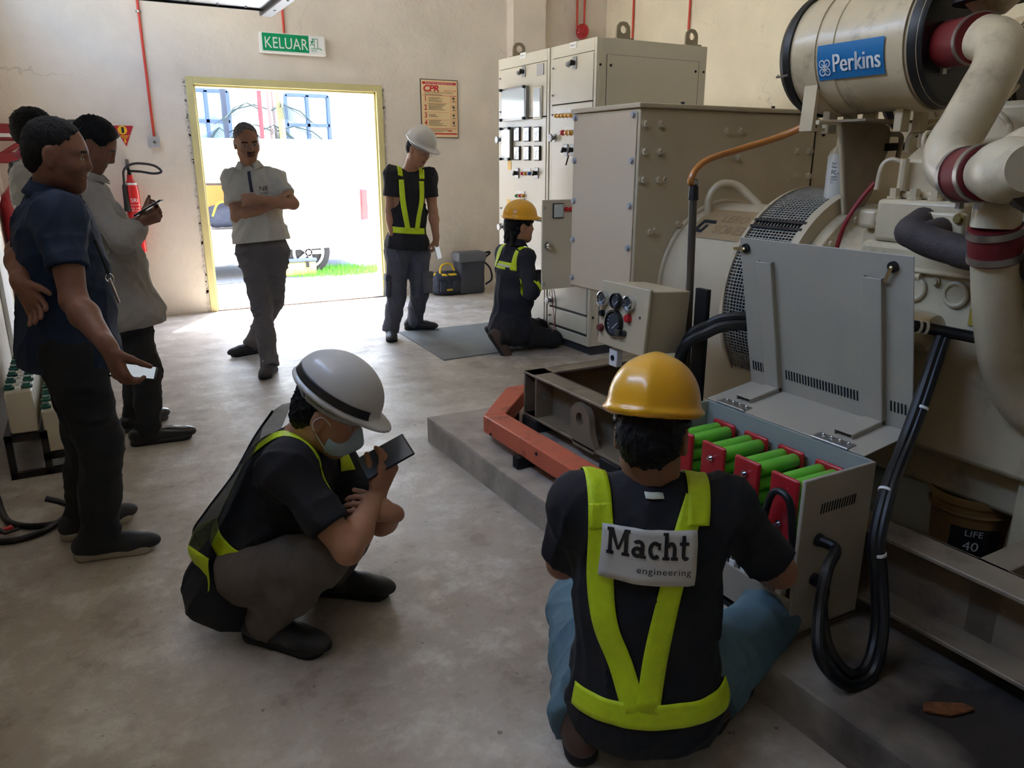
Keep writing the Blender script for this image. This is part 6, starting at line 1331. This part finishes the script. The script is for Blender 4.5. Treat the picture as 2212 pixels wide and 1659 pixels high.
# ---- man in the white polo, arms crossed
G = gz(578, 785); K = lambda x, y, o=0: J(G, x, y, o)
an0 = gz(584, 806); an0 = V(an0.x, an0.y, .085); an1 = gz(548, 765); an1 = V(an1.x, an1.y, .09)
j = dict(pel=K(566, 522, .0), che=K(548, 425, .0), nk=K(540, 366, .03), hd=K(533, 307, .0), hf=vdir(.5, -.8, -.3), hu=vdir(.05, -.25, 1), sh=[K(502, 390, -.02), K(594, 388, .04)], hip=[K(541, 545, .0), K(594, 545, .02)], an=[an0, an1], ft=[vdir(.05, -1, 0), vdir(-.7, -.6, 0)])
j['kn'] = [K(566, 665, -.1), K(592, 650, .04)]
eR = K(512, 468, -.1); wR = K(590, 442, -.17); eL = K(633, 440, -.07); wL = K(556, 431, -.24)
j['el'] = [eR, eL]; j['wr'] = [wR, wL]
M_WPOLO = mat('white_polo', S(208, 204, 192), .8, var=.04, bump=.12, bscale=300); M_GTR = mat('grey_trousers', S(104, 101, 102), .8, var=.06, bump=.1, bscale=300)
M_SPORT = mat('sport_shoe', S(48, 46, 50), .6)
p4 = person('polo', 'man in white polo with arms crossed standing in the doorway light', G, j, M_SKIN[1], M_WPOLO, M_GTR, (M_SPORT, M_BLK, dict(laces=M_WHITE, L=.28)), fat=.012, hair=dict(m=M_HAIRG, p=dict(vol=.002, rec=.055)), beard='grey', hands=[dict(f=vdir(1, .5, .3), n=vdir(-.2, .9, .2), curl=(.4, .5, .4), thumb=(.2, .3)), dict(f=vdir(-1, .15, -.05), n=vdir(.1, .95, -.1), curl=(.5, .9, .6), thumb=(.2, .4))], sleeve=.66, hem=.0, collar_m=M_WPOLO, seed=21, leg_r=1.0, sc=1.0)
bv = bvh_of(p4['shirt'])
def proj_text(name, body, size, bvh, o, ux, uy, m, par, lift=.0015, **kw):
    vs, fs = text_mesh(body, size, **kw); ux, uy = Vector(ux).normalized(), Vector(uy).normalized(); n = ux.cross(uy); out = []
    for x, y, z in vs:
        p = Vector(o) + ux * x + uy * y + n * .5; h = bvh.ray_cast(p, -n); out.append((h[0] if h[0] is not None else Vector(o) + ux * x + uy * y) + n * lift)
    return MB().add(out, fs).build(name, m, par, smooth=0)
T = p4['T']; q = p4['che'] + p4['rt'] * -.085 + p4['up'] * .03; proj_text('emblem', 'N8', .045, bv, q, -p4['rt'], p4['up'], M_INK, p4['t'], align='CENTER'); proj_text('emblem', 'GOLF', .022, bv, q - p4['up'] * .025, -p4['rt'], p4['up'], M_INK, p4['t'], align='CENTER')
ribbon('placket', bv, [(p4['nk'] + p4['up'] * (-.02 - .013 * k) + p4['fw'] * .5 - p4['rt'] * (.004 * k * .1), -p4['fw'], p4['rt']) for k in range(12)], .02, mat('placket_navy', S(58, 62, 84), .8), p4['t'])
def glasses(par, H, M, sc=1.0, m=M_STEEL, sun=False):
    P = lambda x, y, z: H + M @ Vector((x, y, z)) * sc; mb = MB()
    for e in (-1, 1):
        mb.tube([P(e * (.033 + .021 * math.cos(a)), .098, -.002 + .016 * math.sin(a)) for a in [2 * PI * i / 16 for i in range(17)]], .0013, 5); mb.tube([P(e * .054, .097, .004), P(e * .078, .06, .006), P(e * .084, -.01, .004)], .0013, 5)
    mb.tube([P(-.013, .1, .002), P(0, .104, .006), P(.013, .1, .002)], .0013, 5); mb.build('glasses', m, par)
glasses(p4['t'], p4['hd'], p4['M'])

# ---- standing technician with white helmet
G = gz(880, 722); K = lambda x, y, o=0: J(G, x, y, o)
an0 = gz(846, 730); an0 = V(an0.x, an0.y, .085); an1 = gz(897, 712); an1 = V(an1.x, an1.y, .085)
j = dict(pel=K(880, 530), che=K(882, 432), nk=K(886, 372, .02), hd=K(906, 322, -.03), hf=vdir(.78, -.5, -.55), hu=vdir(.35, -.2, .9), sh=[K(847, 378, -.04), K(926, 382, .06)], hip=[K(860, 548, -.03), K(902, 548, .05)], an=[an0, an1], ft=[gz(848, 742) - gz(846, 715), gz(948, 712) - gz(885, 712)])
j['kn'] = [K(857, 640, -.06), K(906, 632, .0)]
eR = JL(j['sh'][0], 842, 462, .29, True); wR = JL(eR, 851, 532, .24, False); eL = JL(j['sh'][1], 936, 462, .28, True); wL = JL(eL, 942, 515, .23, False); j['el'] = [eR, eL]; j['wr'] = [wR, wL]
M_BTEE = mat('black_tee', S(24, 25, 32), .85, var=.06, vscale=12, bump=.12, bscale=400); M_CARGO = mat('slate_cargo', S(84, 86, 98), .85, var=.12, vscale=16, bump=.15, bscale=250)
M_HV = mat('hi_vis', S(212, 240, 28), .45, var=.05, vscale=50, bump=.3, bscale=400); M_SILV = mat('reflective', S(206, 210, 190), .35); M_BOOT = mat('work_boot', S(38, 38, 40), .5, bump=.15, bscale=200); M_BSOLE = mat('boot_sole', S(26, 25, 25), .7)
M_HW = mat('helmet_white', S(206, 206, 204), .3, var=.03, coat=.4); M_HY = mat('helmet_yellow', S(236, 172, 22), .3, var=.04, coat=.4)
p5 = person('tech', 'standing technician in white hard hat and black T-shirt with lime straps', G, j, M_SKIN[1], M_BTEE, M_CARGO, (M_BOOT, M_BSOLE, dict(height=.13, sole=.035, laces=M_BLK)), hair=dict(p=dict(vol=.004)), hands=[dict(f=K(853, 558, -.06) - wR, n=vdir(.6, .6, 0), curl=(.3, .35, .25)), dict(f=K(940, 548, .03) - wL, n=vdir(-.6, .3, 0), curl=(.6, .6, .4), thumb=(.4, .6))], sleeve=.6, hem=-.03, seed=31, leg_r=1.12, sc=.98, wr=.005, pwr=.0052)
helmet(p5['t'], p5['hd'] + p5['M'].col[2] * .03, p5['M'], M_HW, M_GREYP, .98); glasses(p5['t'], p5['hd'], p5['M'])
phone('phone held at his side by the standing technician', K(945, 541, .01), vdir(.2, 0, -1), vdir(.9, -.4, 0), M_SCR, .15, .075, M_WHITE)
def strap_set(p, paths, width, belt=None, m=M_HV, nm='lime_strap', bv=None):
    """paths: lists of (u, v, side) in the torso frame; belt: (v, angle from, angle to)"""
    bv = bv or bvh_of(p['shirt']); c = p['che']; rt, up, fw = p['rt'], p['up'], p['fw']; out = []
    for path in paths:
        P = smooth_path([V(u, v, 0) for u, v, s in path], 8); sd = path[0][2]; sm = []
        for i, q in enumerate(P):
            tg = (P[min(i + 1, len(P) - 1)] - P[max(i - 1, 0)]).normalized(); lat = rt * tg.y - up * tg.x; sm.append((c + rt * q.x + up * q.y + fw * .6 * sd, -fw * sd, lat))
        out.append(ribbon(nm, bv, sm, width, m, p['t']))
    return bv
def over(p, u, width, a0, a1, bv, m=M_HV, nm='lime_strap', u1=None, v0=.06):
    """band over the shoulder: angle from the front (0) over the top (90) to the back (180)"""
    c = p['che'] + p['up'] * v0; sm = []
    for i in range(30):
        f = i / 29; a = math.radians(a0 + (a1 - a0) * f); dv = p['fw'] * math.cos(a) + p['up'] * math.sin(a); uu = u + ((u1 if u1 is not None else u) - u) * f; sm.append((c + p['rt'] * uu + dv * .6, -dv, p['rt']))
    return ribbon(nm, bv, sm, width, m, p['t'])
def belt(p, v, a0, a1, width, bv, m=M_HV, nm='lime_belt', dv=0.0, n=50):
    sm = []
    for i in range(n):
        f = i / (n - 1); a = math.radians(a0 + (a1 - a0) * f); d = p['fw'] * math.cos(a) + p['rt'] * math.sin(a); sm.append((p['che'] + p['up'] * (v + dv * f) + d * .6, -d, p['up']))
    return ribbon(nm, bv, sm, width, m, p['t'])
def cargo_pocket(p, i, f, out, m, w=.075, h=.09):
    a, b = p['j']['hip'][i], p['j']['kn'][i]; ax = (b - a).normalized(); c = a.lerp(b, f); o = Vector(out); o = (o - ax * o.dot(ax)).normalized(); c = c + o * .082; R3 = Matrix((o.cross(ax), ax, o)).transposed()
    s = SDF(.006); s.rbox(c, (w, h, .02), .012, NP(R3)); k = s.mesh('cargo_pocket', m, p['t']); s = SDF(.006); s.rbox(c - ax * h * .75 + o * .012, (w * 1.04, .03, .014), .008, NP(R3)); s.mesh('pocket_flap', m, k)
cargo_pocket(p5, 0, .75, vdir(-1, -.3, 0), M_CARGO); cargo_pocket(p5, 1, .75, vdir(1, -.3, 0), M_CARGO)
bv = strap_set(p5, [[(.085, .16, 1), (.07, .0, 1), (.035, -.16, 1), (.02, -.235, 1)], [(-.085, .16, 1), (-.09, .0, 1), (-.07, -.12, 1), (-.06, -.235, 1)]], .042)
for u in (.09, -.09): over(p5, u, .042, 55, 160, bv)
belt(p5, -.245, -170, 170, .05, bv)
# ---- kneeling technician at the cabinets
G = gz(1125, 757); K = lambda x, y, o=0: J(G, x, y, o)
j = dict(pel=K(1103, 700), che=K(1112, 600), nk=K(1112, 530, .0), hd=K(1124, 487, .0), hf=vdir(.93, .35, -.05), hu=vdir(.1, 0, 1), sh=[K(1136, 558, -.11), K(1088, 550, .13)], hip=[K(1106, 712, -.1), K(1108, 706, .1)])
kn0 = gz(1196, 752); kn0 = V(kn0.x, kn0.y, .075); kn1 = gz(1190, 728); kn1 = V(kn1.x, kn1.y, .075); an0 = gz(1095, 752); an0 = J(G, 1086, 730, -.12); an1 = J(G, 1078, 718, .1)
j['kn'] = [kn0, kn1]; j['an'] = [an0, an1]; j['ft'] = [vdir(.55, -.1, -.8), vdir(.5, -.1, -.8)]; j['fu'] = [vdir(.8, 0, .55), vdir(.8, 0, .55)]
eR = JL(j['sh'][0], 1147, 632, .28, False); wR = JL(eR, 1172, 600, .23, True); eL = JL(j['sh'][1], 1165, 620, .28, True); wL = JL(eL, 1190, 590, .24, True); j['el'] = [eR, eL]; j['wr'] = [wR, wL]
M_JKT = mat('navy_jacket', S(32, 34, 46), .85, var=.08, vscale=14, bump=.15, bscale=300); M_BRB = mat('brown_boot', S(76, 56, 46), .6, var=.15, bump=.2, bscale=150)
p6 = person('kneel', 'kneeling technician in yellow hard hat and navy jacket at the open cabinet', G, j, M_SKIN[1], M_JKT, M_BTR, (M_BRB, M_BSOLE, dict(height=.13, sole=.034)), hair=dict(p=dict(vol=.014, back=-.13, amp=.006, seed=6)), beard=True, hands=[dict(f=vdir(.9, .4, .1), n=vdir(0, .6, .3), curl=(.4, .4, .3)), dict(f=vdir(.9, .4, .1), n=vdir(0, -.6, .3), curl=(.4, .4, .3))], sleeve=1.92, hem=-.11, seed=41, wr=.005, fat=.015, collar_m=M_JKT)
hh, HP, HR = helmet(p6['t'], p6['hd'] + p6['M'].col[2] * .035, p6['M'], M_HY, M_BLK, .98)
s = SDF(.008); hd = p6['hd']; MM = p6['M']
for k in range(9):
    a = math.radians(150 + k * 26 - 104 + 180) ; a = math.radians(100 + k * 20); q = hd + MM @ Vector((.06 * math.cos(a + PI / 2) * -1, -.075 + .02 * math.sin(k), -.05)); s.cone(q, q + MM @ Vector((.008 * math.sin(k * 2), -.012, -.06 - .012 * (k % 3))), .026, .014, k=.015)
s.fn(wrinkle(.006, 120, 3)); s.mesh('long_hair', M_HAIR, p6['t'])
bv = bvh_of(p6['shirt'])
strap_set(p6, [[(-.13, .1, -1), (.13, .1, -1)]], .055, nm='lime_back_band', bv=bv); strap_set(p6, [[(-.12, .1, -1), (.12, .1, -1)]], .016, m=M_SILV, nm='silver_tape', bv=bvh_of(p6['shirt']))
over(p6, .11, .05, 170, 60, bv); over(p6, -.11, .05, 170, 60, bv)
q = j['el'][0].lerp(j['wr'][0], .25); ax = (j['wr'][0] - j['el'][0]).normalized(); u = ax.orthogonal().normalized(); w = ax.cross(u)
ribbon('lime_sleeve_band', bv, [(q + (u * math.cos(a) + w * math.sin(a)) * .14, -(u * math.cos(a) + w * math.sin(a)), ax) for a in [2 * PI * i / 26 for i in range(27)]], .05, M_HV, p6['t'])

# ---- squatting technician with white helmet, mask and phone
G = gz(650, 1335); K = lambda x, y, o=0: J(G, x, y, o)
an0 = gz(585, 1385); an0 = V(an0.x, an0.y, .085); an1 = gz(722, 1280); an1 = V(an1.x, an1.y, .085)
j = dict(pel=K(528, 1232, .02), che=K(618, 1045, .02), nk=K(652, 950, .02), hd=K(712, 892, -.02), hf=vdir(.88, -.05, -.45), hu=vdir(.42, .0, .9), sh=[K(618, 1010, -.18), K(715, 985, .17)], hip=[K(545, 1230, -.1), K(550, 1222, .1)], an=[an0, an1], ft=[gz(668, 1395) - gz(560, 1368), gz(795, 1285) - gz(700, 1278)])
j['kn'] = [K(700, 1205, -.2), JL(j['hip'][1], 800, 1085, .41, True)]
eR = K(752, 1188, -.27); wR = JL(eR, 816, 1066, .25, True); eL = JL(j['sh'][1], 838, 1150, .28, True); wL = JL(eL, 845, 1108, .21, False); j['el'] = [eR, eL]; j['wr'] = [wR, wL]
M_BRN = mat('brown_cargo', S(98, 90, 82), .85, var=.1, vscale=18, bump=.2, bscale=250)
ph_c = K(832, 987, -.01); ph_a = (K(882, 958, .02) - K(780, 1015, -.04)).normalized()
p7 = person('squat', 'squatting technician in white hard hat with face mask and phone', G, j, M_SKIN[1], M_BTEE, M_BRN, (M_BOOT, M_BSOLE, dict(height=.13, sole=.035, laces=M_BLK, L=.3)), hair=dict(p=dict(vol=.004, back=-.08)), hands=[dict(f=K(838, 1012, -.02) - wR, n=vdir(-.2, .5, .8), cs=((.5, .5, .3), (.6, .6, .4), (.6, .6, .4), (.6, .6, .4)), thumb=(.3, .7)), dict(f=K(795, 1098, -.1) - wL, n=vdir(-.5, .4, -.4), curl=(.5, .6, .4), thumb=(.5, .4))], sleeve=.72, hem=-.12, seed=51, leg_r=1.05, wr=.005, pwr=.0052, fat=.01)
hh, HP, HR = helmet(p7['t'], p7['hd'] + p7['M'].col[2] * .033 , p7['M'], M_HW, M_GREYP, 1.0, tilt=-.12)
phone('phone held up in both hands by the squatting technician', ph_c, ph_a, vdir(-.3, -.72, .6), M_SCRD, .165, .085)
# goggle strap round the helmet
bvh_h = bvh_of(hh); sm = []
for i in range(40): a = math.radians(30 + 300 * i / 39); d = HR @ Vector((math.sin(a), math.cos(a), 0)); sm.append((HP(0, 0, .052) + d * .35, -d, HR.col[2]))
ribbon('goggle_strap', bvh_h, sm, .024, M_BLK, hh)
# face mask with ear loops
P = lambda x, y, z: p7['hd'] + p7['M'] @ Vector((x, y, z)); s = SDF(.004); A = NP(p7['M']); s.ell(P(0, .03, -.06), (.07, .086, .064), A, k=.01); s.cone(P(0, .098, -.01), P(0, .112, -.045), .014, .02, k=.03); s.ell(P(0, .02, -.06), (.064, .078, .08), A, k=.002, neg=True); s.plane(P(0, .035, 0), p7['M'] @ Vector((0, -1, 0))); s.plane(P(0, 0, -.012), p7['M'] @ Vector((0, -.2, 1))); s.mesh('face_mask', mat('mask_blue', S(176, 198, 210), .8), p7['t'])
mb = MB()
for e in (-1, 1): mb.tube(smooth_path([P(e * .062, .045, -.02), P(e * .084, .0, .012), P(e * .092, -.02, -.01), P(e * .084, -.004, -.04), P(e * .06, .04, -.085)], 5), .0018, 5)
mb.build('ear_loop', M_WHITE, p7['t'])
bv = bvh_of(p7['shirt'])
over(p7, .125, .062, 15, 175, bv, u1=.08); over(p7, -.1, .05, 15, 175, bv, u1=-.07); belt(p7, -.2, 60, 168, .06, bv); belt(p7, -.2, 230, 300, .055, bv)
strap_set(p7, [[(.07, .06, -1), (.055, -.1, -1), (.04, -.24, -1)], [(-.07, .06, -1), (-.055, -.1, -1), (-.04, -.24, -1)]], .05, bv=bv)
def badge(p, bv, u, v, w, h, side=-1, rot=0.0):
    """white name panel on the back, curved to the cloth, with lettering"""
    c = p['che'] + p['rt'] * u + p['up'] * v; ux = (p['rt'] * math.cos(rot) + p['up'] * math.sin(rot)); uy = (p['up'] * math.cos(rot) - p['rt'] * math.sin(rot)); n = ux.cross(uy); nx, ny = 12, 8; grid = []
    def hit(x, y, lift): q = c + ux * x + uy * y + n * .5; r = bv.ray_cast(q, -n); return (r[0] if r[0] is not None else c + ux * x + uy * y) + n * lift
    vs = [hit(-w / 2 + w * i / nx, -h / 2 + h * k / ny, .017) for k in range(ny + 1) for i in range(nx + 1)]
    for _ in range(14):
        nv = list(vs)
        for k in range(1, ny):
            for i in range(1, nx): q = k * (nx + 1) + i; nv[q] = (vs[q - 1] + vs[q + 1] + vs[q - nx - 1] + vs[q + nx + 1]) / 4
        vs = nv
    b = MB().add(vs, [(k * (nx + 1) + i, k * (nx + 1) + i + 1, (k + 1) * (nx + 1) + i + 1, (k + 1) * (nx + 1) + i) for k in range(ny) for i in range(nx)]).build('name_panel', mat('panel_white', S(206, 204, 198), .5), p['t'], smooth=60); md = b.modifiers.new('s', 'SOLIDIFY'); md.thickness = .003; md.offset = 0
    b2 = bvh_of(b)
    def lay(vs2, fs2, ox, oy, nm):
        out = []
        for x, y in vs2: q = c + ux * (ox + x) + uy * (oy + y) + n * .5; r = b2.ray_cast(q, -n); out.append((r[0] if r[0] is not None else c + ux * (ox + x) + uy * (oy + y) + n * .02) + n * .0042)
        MB().add(out, fs2).build(nm, M_INK, b, smooth=0)
    H = h * .48; vs2, fs2 = slab_word(H, w * .86); lay(vs2, fs2, -w * .45, -h * .02, 'panel_lettering'); v3, f3 = text_mesh('engineering', h * .17, space=1.12); x1 = max(x for x, y, z in v3); lay([(x * (w * .58 / x1), y) for x, y, z in v3], f3, -w * .14, -h * .29, 'panel_lettering')
    return b
def slab_word(H, width):
    """the word Macht in a slab face, drawn from bars and bowls (cap height H)"""
    mb = MB(); t = .2; X = .68
    def bar(x0, x1, y0, y1): mb.add([(x0, y0, 0), (x1, y0, 0), (x1, y1, 0), (x0, y1, 0)], [(0, 1, 2, 3)])
    def quad(*p): mb.add([(a, b, 0) for a, b in p], [(0, 1, 2, 3)])
    def bowl(cx, cy, rx, ry, a0, a1, tx=t, ty=.15, n=18):
        for i in range(n):
            q = []
            for a in (a0 + (a1 - a0) * i / n, a0 + (a1 - a0) * (i + 1) / n):
                c, s = math.cos(math.radians(a)), math.sin(math.radians(a)); q += [(cx + rx * c, cy + ry * s), (cx + (rx - tx) * c, cy + (ry - ty) * s)]
            quad(q[0], q[2], q[3], q[1])
    # M
    bar(.08, .26, 0, 1); bar(.84, 1.04, 0, 1); quad((.08, 1), (.32, 1), (.62, .2), (.5, .2)); quad((.84, 1), (1.02, 1), (.62, .2), (.5, .2)); bar(0, .36, 0, .13); bar(.74, 1.12, 0, .13); bar(0, .3, .87, 1); bar(.84, 1.12, .87, 1)
    x = 1.2   # a
    bowl(x + .3, X * .32, .3, X * .32, 0, 360); bar(x + .44, x + .64, 0, X * .7); bowl(x + .34, X * .68, .3, X * .33, 0, 150); bar(x + .5, x + .74, 0, .12)
    x = 2.02  # c
    bowl(x + .34, X * .5, .34, X * .51, 45, 318); bar(x + .5, x + .64, X * .55, X * .92)
    x = 2.78  # h
    bar(x + .06, x + .26, 0, 1.02); bar(x - .02, x + .2, .9, 1.02); bar(x - .02, x + .36, 0, .12); bowl(x + .42, X * .58, .28, X * .43, 0, 160); bar(x + .5, x + .7, 0, X * .6); bar(x + .42, x + .8, 0, .12)
    x = 3.64  # t
    bar(x + .12, x + .32, .14, .92); bar(x, x + .5, X - .13, X); bowl(x + .34, .2, .22, .21, 180, 330, .19, .14)
    m = max(v[0] for v in mb.v); return [(v[0] * width / m, v[1] * H) for v in mb.v], mb.f
badge(p7, bv, .0, .06, .2, .1)
# the mesh back of the vest stands away from the body
K = lambda x, y, o=0: J(gz(650, 1335), x, y, o)
outer = smooth_path([K(585, 892), K(545, 950), K(500, 1030), K(440, 1110), K(412, 1160), K(442, 1210), K(450, 1232)], 5); inn = smooth_path([K(598, 905), K(565, 985), K(530, 1060), K(500, 1120), K(490, 1160), K(492, 1200), K(490, 1222)], 5)
rows = []
for a_, b_ in zip(outer, inn): rows.append([b_ + _FH * .17, b_.lerp(a_, .75) + _FH * .1, a_ + _FH * .02, b_.lerp(a_, .8) - _FH * .08, b_ - _FH * .16])
nr = len(rows); n0 = nr - 12; mb = MB(); mb.add([q for r in rows[:n0 + 1] for q in r], [(i * 5 + k, i * 5 + k + 1, i * 5 + k + 6, i * 5 + k + 5) for i in range(n0) for k in range(4)]); mb.build('mesh_vest', mat('vest_mesh', S(24, 25, 30), .8, alpha=.72), p7['t'], smooth=70)
mb = MB(); mb.add([q for r in rows[n0:] for q in r], [(i * 5 + k, i * 5 + k + 1, i * 5 + k + 6, i * 5 + k + 5) for i in range(nr - n0 - 1) for k in range(4)]); ob = mb.build('lime_belt', M_HV, p7['t'], smooth=70); md = ob.modifiers.new('s', 'SOLIDIFY'); md.thickness = .003
for r_ in (0, 2): MB().tube([rw[2] for rw in rows] if r_ else [q for q in rows[-1]], .004, 6).build('vest_piping', M_BLK, p7['t'])
# ---- squatting technician seen from behind
G = gz(1400, 1600); K = lambda x, y, o=0: J(G, x, y, o)
an0 = V(1.33, 1.24, .085); an1 = V(.95, 1.35, .085)
j = dict(pel=K(1395, 1462, .0), che=K(1400, 1190, .03), nk=K(1408, 1045, .05), hd=K(1408, 935, .07), hf=vdir(.3, .9, -.35), hu=vdir(.02, .1, 1), sh=[K(1568, 1095, .06), K(1255, 1090, .04)], hip=[K(1475, 1470, .03), K(1310, 1470, .03)], an=[an0, an1], ft=[vdir(.55, .7, 0), vdir(-.1, 1, 0)])
j['kn'] = [JL(j['hip'][0], 1665, 1330, .40, True), JL(j['hip'][1], 1240, 1300, .40, True)]
eR = JL(j['sh'][0], 1685, 1235, .27, True); wR = JL(eR, 1640, 1225, .22, True); eL = JL(j['sh'][1], 1215, 1215, .26, True); wL = JL(eL, 1330, 1150, .24, True); j['el'] = [eR, eL]; j['wr'] = [wR, wL]
M_JEAN = mat('blue_jeans', S(92, 124, 140), .85, var=.12, vscale=14, bump=.2, bscale=300)
p8 = person('back', 'squatting technician in yellow hard hat seen from behind at the battery box', G, j, M_SKIN[0], M_BTEE, M_JEAN, (M_BRB, M_BSOLE, dict(height=.12, sole=.034)), hair=dict(p=dict(vol=.008, back=-.1, amp=.004)), hands=[dict(f=vdir(.7, .7, .2), n=vdir(0, .3, -1), curl=(.4, .4, .3)), dict(f=vdir(.7, .7, 0), n=vdir(0, 0, -1), curl=(.4, .4, .3))], sleeve=.8, hem=-.13, seed=61, wr=.0042, pwr=.0052, fat=.02, sc=1.02, leg_r=1.1)
hh, HP, HR = helmet(p8['t'], p8['hd'] + p8['M'].col[2] * .03, p8['M'], M_HY, M_BLK, 1.0, tilt=.1)
bv = bvh_of(p8['shirt'])
strap_set(p8, [[(-.135, .155, -1), (-.135, .0, -1), (-.125, -.13, -1), (-.09, -.22, -1), (-.06, -.33, -1)], [(.09, .16, -1), (.05, .08, -1), (.0, -.12, -1), (-.03, -.33, -1)]], .055, bv=bv)
over(p8, -.135, .055, 158, 60, bv); over(p8, .088, .055, 158, 60, bv, u1=.12); belt(p8, -.34, 105, 255, .058, bv)
badge(p8, bv, -.03, .045, .215, .125, rot=math.radians(-4))
c = p8['che'] + p8['up'] * .185 - p8['rt'] * .01; ribbon('neck_tag', bv, [(c + p8['up'] * (-.02 + .005 * k) - p8['fw'] * .5, p8['fw'], p8['rt']) for k in range(9)], .042, M_SILV, p8['t'])
MB().box(HP(0, -.147, .03), (.026, .006, .01), HR).build('helmet_clip', M_STEEL, hh)
